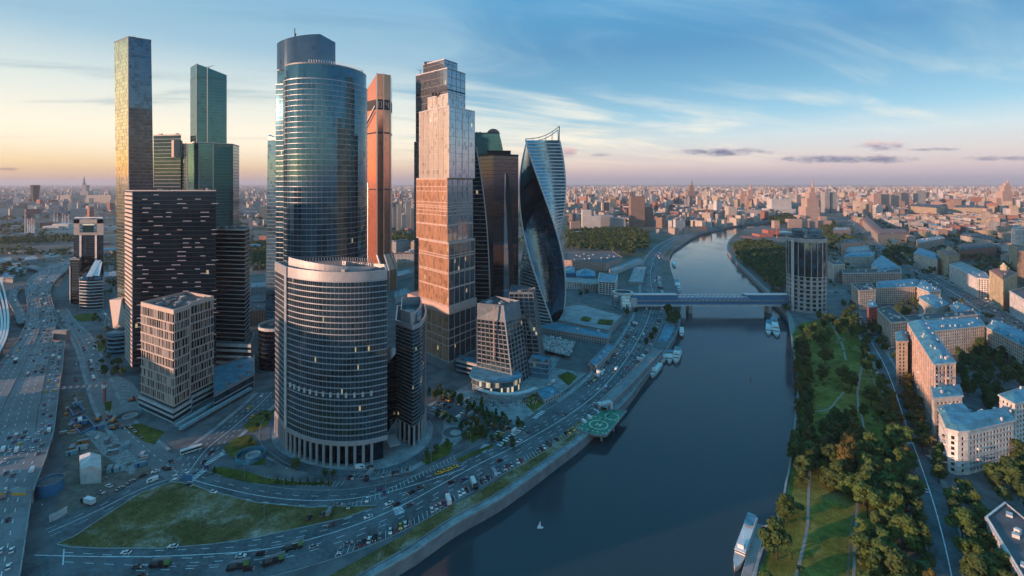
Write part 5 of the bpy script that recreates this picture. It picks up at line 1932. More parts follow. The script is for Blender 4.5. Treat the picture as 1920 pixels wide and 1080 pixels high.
# podium terraces round the twisted tower
t = house('terrace_building', 'broad pale terrace with planted beds at the foot of the twisted tower', HP([(1048, 602), (1140, 620), (1166, 592), (1090, 570), (1062, 575)], 8), 8, 'grey', 'pale', 'flat', win=False, chim=3, seed=36, cat='terrace')
for px in ([(1088, 599), (1104, 602), (1110, 596), (1095, 593)], [(1120, 606), (1148, 608), (1150, 600), (1124, 598)]):
    o = flat('planted_bed', GL(px, 9.3), 9.3, M['grass'], None, None)
    o['label'] = 'planted bed on the broad terrace nearer the twisted tower' if px[0][0] < 1100 else 'planted bed on the broad terrace nearer the river'; o['category'] = 'flower bed'
t = house('terrace_building', 'long low terrace with a walkway in front of the twisted tower', HP([(1005, 614), (1140, 636), (1146, 622), (1048, 604)], 6), 6, 'grey', 'teal', 'flat', win=False, chim=2, seed=37, cat='terrace')
# building site pit with its deck of stored material
poly('site_pit', [(1040, 690), (1100, 700), (1155, 660), (1120, 640), (1060, 655)], .16, M['dconcrete'])
o = flat('site_deck', GL([(1012, 628), (1080, 640), (1068, 668), (1014, 655)], 4), 4, M['rubble'], None); tag(o, 'building-site deck littered with pale stored material beside the leaning offices', 'building site')
o = MB(); b_ = MB()
for k in range(170):
    x, y = R.uniform(1014, 1076), R.uniform(630, 662)
    if inside((x, y), [(1012, 628), (1080, 640), (1068, 668), (1014, 655)]):
        X, Y = G(x, y, 4)
        b_.box(X, Y, 4.02, 4 + R.uniform(.4, 2.2), R.uniform(1, 4), R.uniform(.8, 2), R.uniform(0, 3))
o = b_.build('stored_material', M['offwhite'], None, kind='stuff'); o['label'] = 'pale building material scattered over the site deck'
t = house('site_building', 'blue-roofed shed at the edge of the site pit beside the embankment road', HP([(1118, 688), (1138, 668), (1156, 648), (1140, 645), (1105, 680)], 6), 6, 'grey', 'teal', 'flat', win=False, chim=2, seed=38, cat='shed')
t = house('site_building', 'teal flat-roofed shed beside the lawn by the leaning offices', HP([(1020, 752), (1052, 738), (1034, 722), (1006, 733)], 3), 3, 'grey', 'teal', 'flat', win=False, chim=1, seed=39, cat='shed')

# ------------------------------------------------------------------ round tower across the bridge
cx, cy = XZ(1512, 685)
r_ = 25.0
P = arc(cx, cy, r_, r_, rad(200), rad(200 + 345), 34)
t = tower('round_tower', 'round stone-gridded office tower with a blue drum on top at the end of the bridge', P, 'office tower')
wm, g_ = MB(), MB()
P16 = arc(cx, cy, r_, r_, 0, rad(342), 19)
facade_cells(wm, g_, P16, 0, 50, 6.8, 6.0, ww=4.6, wh=4.0, depth=.8, base=2)
wm.build('wall', W['grey'], t); g_.build('window_panes', GLS['officeglass'], t, kind='stuff')


def bulge(z):
    s = (z - 50) / 48
    return arc(cx, cy, r_ - 1 + 1.2 * math.sin(math.pi * s), r_ - 1 + 1.2 * math.sin(math.pi * s), 0, rad(348), 30)


curtain(t, bulge, 50, 97, 14, 2.4, GLS['officeglass'], M['dark'], .3, .05)
o = MB(); ringband(o, P16, 97, 103, .3, .8); o.build('stone_crown', W['grey'], t)
o = MB()
for k in range(20):
    a = math.radians(18 * k); o.box(cx + r_ * math.cos(a), cy + r_ * math.sin(a), 50, 98, 1.1, .8, a)
o.build('stone_ribs', W['grey'], t, kind='stuff')
flatroof(t, inset(P16, 1), 100, kit=0, par=0)
Pd2 = arc(cx + 1, cy, 19, 19, 0, rad(348), 29)
curtain(t, Pd2, 100, 113, 3, 2.4, GLS['sky'], M['grey'], .4, .1)
flatroof(t, Pd2, 113, M['roofteal'], kit=3, seed=51)
o = MB(); x0 = XZ(1481, 680); o.prism(ccw([(x0[0], x0[1] - 6), (x0[0] + 2.5, x0[1] - 6), (x0[0] + 2.5, x0[1] - 3), (x0[0], x0[1] - 3)]), 0, 100); o.build('flat_flank', M['offwhite'], t)

# ------------------------------------------------------------------ covered footbridge
YB = 690.0
xa, xb = XZ(1168, YB)[0], XZ(1482, YB)[0]
t = thing('footbridge', 'covered two-level footbridge with blue roof and white trussed sides across the river', 'bridge', ((xa + xb) / 2, YB, 0))
o = MB(); o.prism(ccw([(xa, YB - 7), (xb, YB - 7), (xb, YB + 7), (xa, YB + 7)]), 4.4, 6.6); o.build('lower_deck', M['offwhite'], t)
o = MB(); o.prism(ccw([(xa, YB - 6), (xb, YB - 6), (xb, YB + 6), (xa, YB + 6)]), 6.7, 11.5); o.build('gallery_glass', M['bluewrap'], t)
o = MB(); o.prism(ccw([(xa, YB - 7), (xb, YB - 7), (xb, YB + 7), (xa, YB + 7)]), 11.6, 12.6); o.build('upper_deck', M['steel'], t)
xm, xn = XZ(1268, YB)[0], XZ(1395, YB)[0]
for xs, xe in ((xa + 4, xm), (xn, xb)):
    o = MB(); o.prism(ccw([(xs, YB - 5), (xe, YB - 5), (xe, YB + 5), (xs, YB + 5)]), 12.7, 19.5); o.build('blue_roof', M['bluewrap'], t)
    o = MB(); o.prism(ccw([(xs, YB - 5.6), (xe, YB - 5.6), (xe, YB + 5.6), (xs, YB + 5.6)]), 19.6, 20.4); o.build('roof_rim', M['steel'], t)
o = MB(); o.prism(ccw([(xm, YB - 4), (xn, YB - 4), (xn, YB + 4), (xm, YB + 4)]), 12.7, 15.5); o.build('mid_roof', M['bluewrap'], t)
for side in (-6, 6):
    tr = MB()
    x = xm
    while x < xn:
        tr.bar((x, YB + side, 12.7), (x + 3, YB + side, 18), .5); tr.bar((x + 3, YB + side, 18), (x + 6, YB + side, 12.7), .5); x += 6
    tr.bar((xm, YB + side, 18.2), (xn, YB + side, 18.2), .7)
    tr.build('truss', M['white'], t, kind='stuff')
for xp in (1292, 1440):
    p = XZ(xp, YB); o = MB(); o.box(p[0], p[1], WZ - 2, 4.4, 5, 12); o.build('pier', M['concrete'], t)
cx, cy = XZ(1168, 695)
P = arc(cx, cy, 17, 17, 0, rad(345), 23)
t = tower('bridge_pavilion', 'cone-shaped glass pavilion with a pale ring roof at the tower end of the footbridge', P, 'pavilion')


def cone(z):
    k = 18.5 - 4.5 * z / 22
    return arc(cx, cy, k, k, 0, rad(345), 23)


curtain(t, cone, 0, 20, 5, 2.2, GLS['sky'], M['steel'], .5, .15)
o = MB(); ringband(o, cone(20), 20, 22.5, .3, 3.0); o.build('roof_rim', M['offwhite'], t)
o = MB(); o.face([(*p, 20.3) for p in cone(20)]); o.build('roof', M['roofgrey'], t)
o = MB(); o.box(cx + 12, cy - 10, 0, 16, 9, 7, .2); o.build('stair_block', M['offwhite'], t)
# ------------------------------------------------------------------ city beyond: streets of houses, one thing each for the largest, the far mass as stuff
tones = dict(beige=(.46, .38, .30), pink=(.52, .37, .31), cream=(.58, .50, .42), brown=(.26, .18, .15), grey=(.36, .36, .36), white=(.64, .61, .58), yellow=(.50, .40, .26), brick=(.34, .15, .11))
rtones = dict(grey=(.12, .125, .13), pale=(.30, .30, .30), red=(.28, .13, .10), teal=(.13, .27, .34))
aveP = GL(AVE)
ad = Vector((aveP[9][0] - aveP[2][0], aveP[9][1] - aveP[2][1])).normalized()
an = Vector((ad.y, -ad.x))                       # away from the river
o0 = Vector(G(1700, 495))
cr = random.Random(77)
HAND = [[(1480, 380), (1560, 392), (1600, 418), (1640, 458), (1700, 508), (1920, 640), (2100, 760), (2100, 1080), (1400, 1080), (1400, 560), (1360, 480), (1360, 430), (1450, 418)],
        [(1700, 508), (1710, 470), (1722, 456), (1775, 446), (1800, 436), (1870, 446), (1872, 492), (1920, 515), (2100, 560), (2100, 760), (1920, 640)], [(1612, 414), (1628, 404), (1660, 430), (1706, 430), (1706, 460), (1645, 460)],
        [(1480, 412), (1600, 412), (1545, 380), (1500, 380), (1480, 395)],
        [(1655, 500), (1655, 465), (1712, 465), (1715, 500)]]


def blocked(X, Y):
    p = PX(X, Y)
    return any(inside(p, h_) for h_ in HAND)


cands = []
# east of the avenue: courts of wings set square to it
for i in range(-4, 54):
    for j in range(0, 32):
        s, u = -500 + i * 71, 26 + j * 50
        c = o0 + ad * s + an * u
        if c.y < 560 or c.x / c.y > 1.16 or c.x / c.y < .50 or c.y > 3300:
            continue
        ang = math.atan2(ad.y, ad.x)
        pick = cr.random()
        hgt = cr.choice([17, 20, 20, 24, 24, 28, 32])
        if cr.random() < .05:
            hgt = cr.uniform(42, 62)
        for (ds, du, lx, ly) in ([(0, 0, 60, 14)], [(0, 0, 56, 14), (-22, 19, 13, 24)], [(0, 0, 56, 14), (-21, 19, 13, 24), (21, 19, 13, 24)], [(-12, 8, 15, 40), (16, 0, 34, 14)], [(0, 8, 24, 22)])[min(4, int(pick * 5))]:
            p = c + ad * ds + an * du + ad * cr.uniform(-6, 6)
            if blocked(p.x, p.y):
                continue
            cands.append((p.x, p.y, lx * cr.uniform(.85, 1.1), ly, ang + (cr.uniform(-.2, .2) if u > 700 else 0), hgt * cr.uniform(.92, 1.08), cr.choice(['beige', 'beige', 'pink', 'pink', 'cream', 'cream', 'yellow', 'brown', 'grey', 'brick', 'white']), cr.choice(['grey', 'grey', 'pale', 'red', 'teal']), 'east of the avenue'))
# across the upper reach of the river, behind the riverside wood
for k in range(620):
    Y = cr.uniform(1500, 3600)
    x = cr.uniform(1062, 1470)
    X = (x - CX) * Y / F
    y = PX(X, Y)[1]
    lim = 455 if x < 1230 else 448 - (x - 1230) * .17
    if y > lim or (1085 < x < 1232 and y > 418):
        continue
    cands.append((X, Y, cr.uniform(22, 70), cr.choice([13, 15, 18]), cr.choice([.25, 1.82, .9]) + cr.uniform(-.15, .15), cr.choice([14, 18, 22, 26, 30, 40]), cr.choice(['beige', 'pink', 'cream', 'grey', 'white', 'brick', 'brown', 'white']), cr.choice(['grey', 'pale', 'red', 'teal']), 'beyond the riverside wood'))
# industry beside the ring road
for k in range(260):
    Y = cr.uniform(1050, 3400)
    x = cr.uniform(-60, 480)
    X = (x - CX) * Y / F
    y = PX(X, Y)[1]
    if 445 < y < 500 and x < 140 or (x < 150 and y > 448):
        continue
    cands.append((X, Y, cr.uniform(25, 85), cr.uniform(14, 40), cr.choice([.5, 2.07]) + cr.uniform(-.1, .1), cr.choice([7, 8, 10, 12, 16, 22]), cr.choice(['grey', 'grey', 'white', 'cream', 'beige', 'brick']), cr.choice(['grey', 'pale', 'pale', 'teal']), 'past the old viaduct'))
# gap between the copper tower and the stacked towers, and the strip behind the towers
for k in range(150):
    Y = cr.uniform(1000, 3400)
    x = cr.uniform(440, 900)
    X = (x - CX) * Y / F
    cands.append((X, Y, cr.uniform(18, 60), cr.uniform(12, 22), cr.uniform(0, 3), cr.choice([10, 14, 20, 28]), cr.choice(['grey', 'cream', 'beige', 'pink', 'white', 'brick']), cr.choice(['grey', 'pale', 'red', 'teal']), 'seen between the skyscrapers'))
for k, (x, y0, yt, w_) in enumerate(((741, 430, 390, 9), (749, 432, 384, 9), (757, 434, 402, 8), (765, 432, 380, 10), (775, 432, 392, 9), (463, 428, 405, 7), (470, 430, 408, 6), (786, 430, 395, 8))):
    Y = F * H / (y0 - YH)
    cands.append(((x - CX) * Y / F, Y, w_ * Y / F, 16, .3, hh(yt, Y), 'cream' if k % 2 else 'grey', 'pale', 'seen between the skyscrapers'))
keep = []
gridk = {}
for c in sorted(cands, key=lambda c: c[1]):
    key = (int(c[0] // 40), int(c[1] // 40))
    near_ = [q for dx in (-2, -1, 0, 1, 2) for dy in (-2, -1, 0, 1, 2) for q in gridk.get((key[0] + dx, key[1] + dy), ())]
    if c[8] != 'east of the avenue' and any(math.hypot(c[0] - q[0], c[1] - q[1]) < (c[2] + q[2]) * .42 for q in near_):
        continue
    gridk.setdefault(key, []).append(c)
    keep.append(c)
# one thing each for the ones that show largest
shown = sorted([c for c in keep if -80 < PX(c[0], c[1])[0] < 2000], key=lambda c: -(c[2] * (c[5] + 8)) / c[1] ** 2)
single = shown[:215]
sset = set(id(c) for c in single)
mass = [c for c in keep if id(c) not in sset]
ROOFW = {'grey': 'dark-roofed', 'pale': 'pale-roofed', 'red': 'rust-roofed', 'teal': 'blue-roofed'}
lab = []
for c in single:
    X, Y, lx, ly, a, h_, wc, rc, where = c
    ca, sa = math.cos(a), math.sin(a)
    P = [(X + ca * u * lx / 2 - sa * v * ly / 2, Y + sa * u * lx / 2 + ca * v * ly / 2) for u, v in ((-1, -1), (1, -1), (1, 1), (-1, 1))]
    root = thing('apartment_building' if where != 'past the old viaduct' else 'industrial_building', '', 'apartment block' if where != 'past the old viaduct' else 'industrial building', (X, Y, 0), 'houses ' + where)
    o = MB(); o.prism(P, 0, h_, top=False); o.build('wall', FW[wc], root)
    if cr.random() < .6 and rc != 'pale':
        hip(root, P, h_, 3, min(ly * .42, 6), ROOF[rc], chim=3, seed=int(X))
    else:
        o = MB(); ringband(o, P, h_, h_ + 1, .1, .5); o.face([(*p, h_ + .1) for p in P], 1); rf = o.build('roof', [FW[wc], ROOF[rc]], root)
        for k in range(2):
            b_ = MB(); b_.box(X + ca * lx * cr.uniform(-.35, .35), Y + sa * lx * cr.uniform(-.35, .35), h_, h_ + 3, 5, 4, a); b_.build('roof_hut', FW[wc], rf)
    lab.append((root, f"{'low' if h_ < 15 else 'tallish' if h_ > 23 else 'mid-height'} {wc} {ROOFW[rc]} {'house' if where != 'past the old viaduct' else 'shed'}", where))
name_by_distance(lab)
mb = MB()
for c in mass:
    X, Y, lx, ly, a, h_, wc, rc, where = c
    mb.box(X, Y, 0, h_, lx, ly, a, 0, 0, tones[wc], rtones[rc], False)
cr = random.Random(5)
tk, rk = list(tones), list(rtones)
n_far = 0
while n_far < 19000:
    x = cr.uniform(-60, 1980)
    Y = 3000 * math.exp(cr.random() ** .85 * math.log(22000 / 3000))
    if cr.random() < .12:
        Y = cr.uniform(2400, 3600)
    X = (x - CX) * Y / F
    if blocked(X, Y) or (1340 < x < 1490 and Y < 2500):
        continue
    right = x > 900
    h_ = cr.choice([12, 16, 20, 24, 28, 34]) if cr.random() < .86 else cr.uniform(40, 85)
    if not right:
        h_ *= .75
    wc = cr.choice(['beige', 'pink', 'cream', 'cream', 'white', 'white', 'white', 'grey', 'brick', 'brown', 'yellow']) if right else cr.choice(['grey', 'grey', 'white', 'cream', 'beige', 'brick'])
    k = cr.uniform(.75, 1.15)
    c3 = tuple(min(.75, v * k) for v in tones[wc])
    if Y < 7000 and cr.random() < .5:
        mb.box(X + cr.uniform(-5, 5), Y + cr.uniform(-4, 4), h_ - .5, h_ + cr.uniform(2, 6), cr.uniform(4, 14), cr.uniform(4, 9), cr.uniform(0, 3), 0, 0, c3, rtones['pale'], False)
    mb.box(X, Y, 0, h_, cr.uniform(14, 62) * (1 + Y / 26000), cr.uniform(11, 22) * (1 + Y / 26000), cr.choice([.3, 1.87, 1.0, 2.57]) + cr.uniform(-.2, .2), 0, 0, c3, rtones[cr.choice(rk)], False)
    n_far += 1
n_back = 0
while n_back < 4200:
    X, Y = cr.uniform(-2700, 2700), cr.uniform(-2400, -260)
    if -750 < X < 60 and Y > -900 and Y < 0 or (abs(X) < 260 and Y > -420):
        continue
    wc = cr.choice(tk)
    mb.box(X, Y, 0, cr.choice([16, 20, 24, 28, 36]), cr.uniform(25, 70), cr.uniform(13, 20), cr.choice([.4, 1.97]) + cr.uniform(-.2, .2), 0, 0, tones[wc], rtones[cr.choice(rk)], False)
    n_back += 1
o = mb.build('far_city', far_wall('far houses', None, 3.4, 3.3), None, kind='stuff', color=True)
o['label'] = 'mass of small pale houses reaching to the horizon'


# landmarks
def blockset(name, label, cat, boxes, wall, extra=None, ex_m=None):
    """boxes: (px left, px right, y top, depth, Z[, y bottom])"""
    Z0 = boxes[0][4]
    root = thing(name, label, cat, (*XZ((boxes[0][0] + boxes[0][1]) / 2, Z0), 0))
    for k, b in enumerate(boxes):
        x0, x1, yt, dep, Z = b[:5]
        o_ = MB()
        o_.prism(ccw([XZ(x0, Z), XZ(x1, Z), (XZ(x1, Z)[0], Z + dep), (XZ(x0, Z)[0], Z + dep)]), hh(b[5], Z) if len(b) > 5 else 0, hh(yt, Z))
        o_.build('tower_stage' if k else 'main_block', wall, root)
    if extra:
        extra.build('spire', ex_m or wall, root)
    return root


def spire(x, Z, y0, y1, w_):
    o_ = MB(); X, Y = XZ(x, Z); o_.tube(X, Y, hh(y0, Z), hh(y1, Z), w_, .2, 6); return o_


Z = 2300
blockset('spired_hotel', 'pink stepped hotel tower topped by a thin spire near the river bend', 'hotel', [(1511, 1537, 388, 60, Z), (1513.5, 1535, 372, 48, Z + 5), (1517, 1531, 361, 34, Z + 12), (1520, 1528, 352, 22, Z + 18), (1500, 1511, 404, 50, Z - 10), (1537, 1550, 406, 50, Z - 10)], FW['pink'], spire(1524, Z + 28, 352, 330, 6))
Z = 3200
blockset('spired_block', 'pale stepped residential tower with a short spire beyond the river bend', 'apartment block', [(1400, 1415, 368, 50, Z), (1402.5, 1412.5, 356, 34, Z + 8), (1388, 1398, 366, 50, Z + 20), (1389.5, 1396, 358, 34, Z + 28)], FW['pink'], spire(1407.5, Z + 20, 356, 340, 10))
Z = 2650
blockset('parliament_building', 'wide white government building with a raised curved slab on a broad base', 'government building', [(1444, 1492, 392, 90, Z), (1447, 1484, 373, 50, Z + 25), (1463, 1466, 368, 12, Z + 40)], FW['white'])
Z = 3000
blockset('ministry_tower', 'brown stepped ministry tower with a pale spire at the far side of the city', 'office tower', [(1868, 1914, 371, 50, Z), (1880, 1899, 358, 40, Z - 8), (1883, 1896, 348, 28, Z), (1886, 1893, 343, 18, Z + 6)], FW['pink'], spire(1889.5, Z + 14, 343, 334, 6))
Z = 5200
blockset('spired_block', 'dark stepped tower with a spire far off beyond the riverside wood', 'apartment block', [(1290, 1304, 358, 70, Z), (1293, 1301, 348, 40, Z + 20)], FW['brown'], spire(1297, Z + 40, 348, 336, 14))
blockset('spired_block', 'grey stepped tower with a spire on the horizon beside the patchwork tower', 'apartment block', [(150, 165, 358, 70, 5000), (153.5, 161.5, 347, 40, 5020)], FW['grey'], spire(157.5, 5040, 347, 329, 16))
t = thing('water_tower', 'dark funnel-shaped tower widening upwards on the horizon', 'tower', (*XZ(66, 3800), 0))
o = MB(); X, Y = XZ(66, 3800); o.tube(X, Y, 0, 40, 22, 18, 10); o.build('shaft', M['dark'], t); o = MB(); o.tube(X, Y, 40, 163, 18, 30, 10); o.build('head', M['dark'], t)
Z = 1950
blockset('office_tower', 'dark brown office tower beside the riverside wood', 'office tower', [(1183, 1209, 368, 40, Z)], FW['brown'])
blockset('office_tower', 'lower brown office tower with a pink top next to the dark brown one', 'office tower', [(1207, 1225, 392, 40, Z + 20), (1210, 1222, 388, 25, Z + 26)], FW['brown'])
blockset('office_building', 'white stepped slab with long window strips behind the riverside wood', 'office block', [(1092, 1126, 405, 30, Z - 80), (1092, 1109, 394, 30, Z - 78)], FW['white'])
blockset('office_building', 'dark grey ribbed block between the white slab and the brown tower', 'office block', [(1126, 1150, 404, 40, Z + 20), (1146, 1173, 408, 30, Z - 40)], FW['grey'])
blockset('office_building', 'low grey office block right of the two brown towers', 'office block', [(1225, 1262, 412, 40, Z + 60)], FW['grey'])
blockset('apartment_slab', 'high slab split into a pale and a dark half beside the spired hotel', 'apartment block', [(1547, 1556, 360, 40, 2900), (1558, 1569, 360, 40, 2910)], FW['grey'])
for k, (x0, x1, yt, wc, l_) in enumerate(((1638, 1652, 362, 'pink', 'leftmost'), (1656, 1671, 364, 'pink', 'second'), (1673, 1690, 360, 'beige', 'third'), (1692, 1707, 360, 'pink', 'last'), (1718, 1736, 357, 'grey', 'greyish outlier'))):
    blockset('apartment_slab', f'{l_} of the pink tower blocks standing in a row beyond the avenue', 'apartment block', [(x0, x1, yt, 25, 3000 + k * 30)], FW[wc])
blockset('apartment_building', 'curved beige housing range left of the wide white government building', 'apartment block', [(1388, 1444, 394, 30, 2480), (1366, 1380, 388, 40, 2350), (1376, 1392, 396, 25, 2420)], FW['cream'])
blockset('factory', 'red-brick brewery with gabled halls at the bend of the river', 'factory', [(1405, 1425, 446, 60, 1560), (1424, 1450, 440, 50, 1600), (1440, 1462, 432, 40, 1680), (1452, 1478, 442, 30, 1640)], W['brick'])
t = thing('brewery_chimney', 'slim brick chimney beside the red-brick brewery', 'chimney', (*XZ(1457, 1560), 0)); o = MB(); X, Y = XZ(1457, 1560); o.tube(X, Y, 0, 42, 2, 1.4, 8); o.build('shaft', W['brick'], t)
for k, (x0, x1) in enumerate(((1452, 1462), (1478, 1504), (1504, 1518), (1520, 1534), (1536, 1560))):
    blockset('apartment_building', f"{['first', 'second', 'third', 'fourth', 'fifth'][k]} pink block on the far bank before the spired hotel, counted upstream", 'apartment block', [(x0, x1, 414 - (k % 2) * 3, 22, 1900 + k * 12)], FW['pink'])
blockset('riverside_shed', 'long pale blue flat-roofed shed beside the brewery', 'shed', [(1463, 1490, 436, 50, 1720)], FW['white'])
# red-and-white stacks of the heating plant
for k, (x, y0, y1) in enumerate(((48, 440, 398), (53, 441, 410), (57, 441, 412), (61, 442, 408), (65, 442, 411), (102, 422, 399), (108, 422, 401), (118, 423, 400), (123, 423, 402), (129, 424, 402))):
    Zc = F * H / (y0 - YH)
    X, Y = XZ(x, Zc)
    t = thing('chimney', f"{nth(k + 1)} red-and-white chimney of the heating plant, counted away from the frame edge", 'chimney', (X, Y, 0), 'chimneys of the heating plant')
    ht = hh(y1, Zc)
    o = MB(); o.tube(X, Y, 0, ht, 2.6, 1.9, 8); o.build('stack', M['offwhite'], t)
    for j in range(3):
        o = MB(); o.tube(X, Y, ht * (.68 + .12 * j), ht * (.73 + .12 * j), 2.8, 2.7, 8); o.build('red_band', M['redpaint'], t)
Zp = 1780
blockset('heating_plant', 'white and pale blue boiler house below the red-and-white chimneys', 'power plant', [(78, 139, 432, 60, Zp), (80, 110, 424, 40, Zp + 10), (98, 128, 420, 30, Zp + 20)], FW['white'])
blockset('apartment_slab', 'long pale housing range near the horizon left of the patchwork tower', 'apartment block', [(112, 208, 366, 40, 3900)], FW['cream'])

# tall unseen slabs added on the sunset side to keep the low sun off the streets
for k, (X, Y, lx, ly, h_) in enumerate(((-470, 124, 30, 168, 132), (-500, 290, 30, 110, 70), (-590, 420, 30, 110, 92), (-740, 560, 30, 120, 100), (-880, 720, 30, 130, 100), (-1050, 900, 30, 130, 100))):
    P = [(X - lx / 2, Y - ly / 2), (X + lx / 2, Y - ly / 2), (X + lx / 2, Y + ly / 2), (X - lx / 2, Y + ly / 2)]
    root = thing('apartment_slab', f"{nth(k + 1)} unseen sun-blocking slab of the added row west of the elevated road", 'apartment block', (X, Y, 0), 'added row west of the elevated road')
    o = MB(); o.prism(P, 0, h_, top=False); o.build('wall', FW['grey'], root)
    flatroof(root, P, h_, kit=2, seed=k)

# ------------------------------------------------------------------ thin evening haze over the city
hz = MB()
hz.prism([(-59000, -19000), (59000, -19000), (59000, 59000), (-59000, 59000)], -9, 380)
hm = bpy.data.materials.new('haze')
hm.use_nodes = True
q = NT(hm.node_tree)
q.n.remove(q.n['Principled BSDF'])
v = q.new('ShaderNodeVolumePrincipled')
v.inputs['Color'].default_value = (.80, .82, .90, 1)
v.inputs['Density'].default_value = HAZE = 3.6e-5
v.inputs['Anisotropy'].default_value = .1
q.l.new(v.outputs[0], q.n['Material Output'].inputs['Volume'])
o = hz.build('haze', hm, None, kind='stuff')
# ------------------------------------------------------------------ trees
def np_mesh(name, V, rnd, m):
    """V: (n, 4, 3) quads"""
    n = len(V)
    me = bpy.data.meshes.new(name)
    me.vertices.add(n * 4)
    me.vertices.foreach_set('co', V.astype(np.float32).ravel())
    me.loops.add(n * 4)
    me.loops.foreach_set('vertex_index', np.arange(n * 4, dtype=np.int32))
    me.polygons.add(n)
    me.polygons.foreach_set('loop_start', np.arange(0, n * 4, 4, dtype=np.int32))
    at = me.attributes.new('rnd', 'FLOAT', 'FACE')
    at.data.foreach_set('value', rnd.astype(np.float32))
    me.materials.append(m)
    me.update(calc_edges=True)
    return me


def leaves(n, lobes, size, rs):
    """leaf-clump quads spread through a set of lobes (x, y, z, radius, tone)"""
    lobes = np.array(lobes)
    pick = rs.choice(len(lobes), n, p=lobes[:, 3] ** 2 / (lobes[:, 3] ** 2).sum())
    L = lobes[pick]
    d = rs.normal(size=(n, 3))
    d /= np.linalg.norm(d, axis=1)[:, None]
    d[:, 2] = np.where(d[:, 2] < -.35, -d[:, 2], d[:, 2])
    rr = L[:, 3] * (.55 + .5 * rs.random(n) ** .6)
    P = L[:, :3] + d * rr[:, None] * np.array([1, 1, .86])
    nrm = d + rs.normal(size=(n, 3)) * .45
    nrm /= np.linalg.norm(nrm, axis=1)[:, None]
    t = np.cross(nrm, rs.normal(size=(n, 3)))
    t /= np.linalg.norm(t, axis=1)[:, None]
    b = np.cross(nrm, t)
    s = size * (.6 + .8 * rs.random(n))[:, None]
    Q = np.stack([P - t * s - b * s * .7, P + t * s - b * s * .7, P + t * s * .8 + b * s * .7, P - t * s * .8 + b * s * .7], 1)
    return Q, np.clip(L[:, 4] * .55 + rs.random(n) * .5, 0, 1)


def crown_mesh(seed, kind):
    rs = np.random.RandomState(seed)
    lob = []
    if kind == 'tall':
        for k in range(15):
            z_ = 3 + 11.5 * (k / 14)
            r_ = 3.3 * (1 - abs(k / 14 - .4) ** 1.6 * 1.2)
            a = rs.uniform(0, 6.28)
            lob.append((math.cos(a) * 1.5, math.sin(a) * 1.5, z_, max(1.3, r_ * rs.uniform(.6, .9)), rs.random()))
    elif kind == 'conifer':
        for k in range(11):
            z_ = 2 + 11 * (k / 10)
            lob.append((rs.normal() * .2, rs.normal() * .2, z_, 3.0 * (1 - k / 11) + .5, rs.random()))
    else:
        n = rs.randint(15, 21)
        wide = rs.uniform(.85, 1.15)
        for k in range(n):
            a, u = rs.uniform(0, 6.28), math.sqrt(rs.random())
            z_ = 3.6 + 8.6 * rs.random() ** .85
            env = math.sqrt(max(.06, 1 - ((z_ - 6.6) / 6.4) ** 2))
            R_ = 4.3 * u * env * wide
            lob.append((R_ * math.cos(a), R_ * math.sin(a), z_, rs.uniform(1.5, 2.7), rs.random()))
    return leaves(2700 if kind == 'round' else 1800, lob, .44, rs)


def trunk_mesh(seed, kind):
    rs = random.Random(seed)
    o_ = MB()
    o_.tube(0, 0, 0, 6, .34, .22, 6)
    for k in range(5):
        a = rs.uniform(0, 6.28)
        o_.bar((0, 0, rs.uniform(3, 5.5)), (math.cos(a) * 3, math.sin(a) * 3, rs.uniform(7, 10)), .2)
    me = bpy.data.meshes.new('trunk')
    me.from_pydata(o_.v, [], o_.f)
    me.materials.append(M['trunk'])
    return me


CR = {}
for key, kind, ml in (('green', 'round', 'leaf'), ('dark', 'round', 'leafdark'), ('brown', 'round', 'leafbrown'), ('tallgreen', 'tall', 'leaf'), ('talldark', 'tall', 'leafdark'), ('tallbrown', 'tall', 'leafbrown'), ('conifer', 'conifer', 'leafdark')):
    CR[key] = []
    for s_ in range(4):
        Q, rn = crown_mesh(len(key) * 31 + s_ * 7 + 3, kind)
        CR[key].append((np_mesh('crown', Q, rn, M[ml]), trunk_mesh(s_ + 5, kind)))
LOOK = dict(green='mid green round tree', dark='dark green round tree', brown='brownish round tree', tallgreen='tall green tree', talldark='tall dark tree', tallbrown='tall brownish tree', conifer='small dark conifer')
tlab = []
tr = random.Random(31)
tree_count = 0


def tree(X, Y, key, sc_, where):
    global tree_count
    tree_count += 1
    cm, tm = tr.choice(CR[key])
    nm = 'shrub' if sc_ < .6 else 'tree'
    t_ = thing(nm, '', nm, (X, Y, 0), nm + 's ' + where)
    t_.rotation_euler = (0, 0, tr.uniform(0, 6.28))
    k_ = sc_ * tr.uniform(.78, 1.16)
    t_.scale = (k_ * tr.uniform(.88, 1.14), k_ * tr.uniform(.88, 1.14), k_ * tr.uniform(.86, 1.18))
    link('crown', cm, t_)
    link('trunk', tm, t_)
    tlab.append((t_, LOOK[key].replace('tree', 'shrub') if sc_ < .6 else LOOK[key], where))


def grove(px, where, keys, mind, n, smin=.85, smax=1.15, h=8):
    P = [G(x, y, h) for x, y in px]
    xs, ys = [p[0] for p in P], [p[1] for p in P]
    got = []
    for _ in range(n * 40):
        if len(got) >= n:
            break
        p = (tr.uniform(min(xs), max(xs)), tr.uniform(min(ys), max(ys)))
        if inside(p, P) and all(math.hypot(p[0] - q[0], p[1] - q[1]) > mind for q in got):
            got.append(p)
            tree(p[0], p[1], tr.choice(keys), tr.uniform(smin, smax), where)


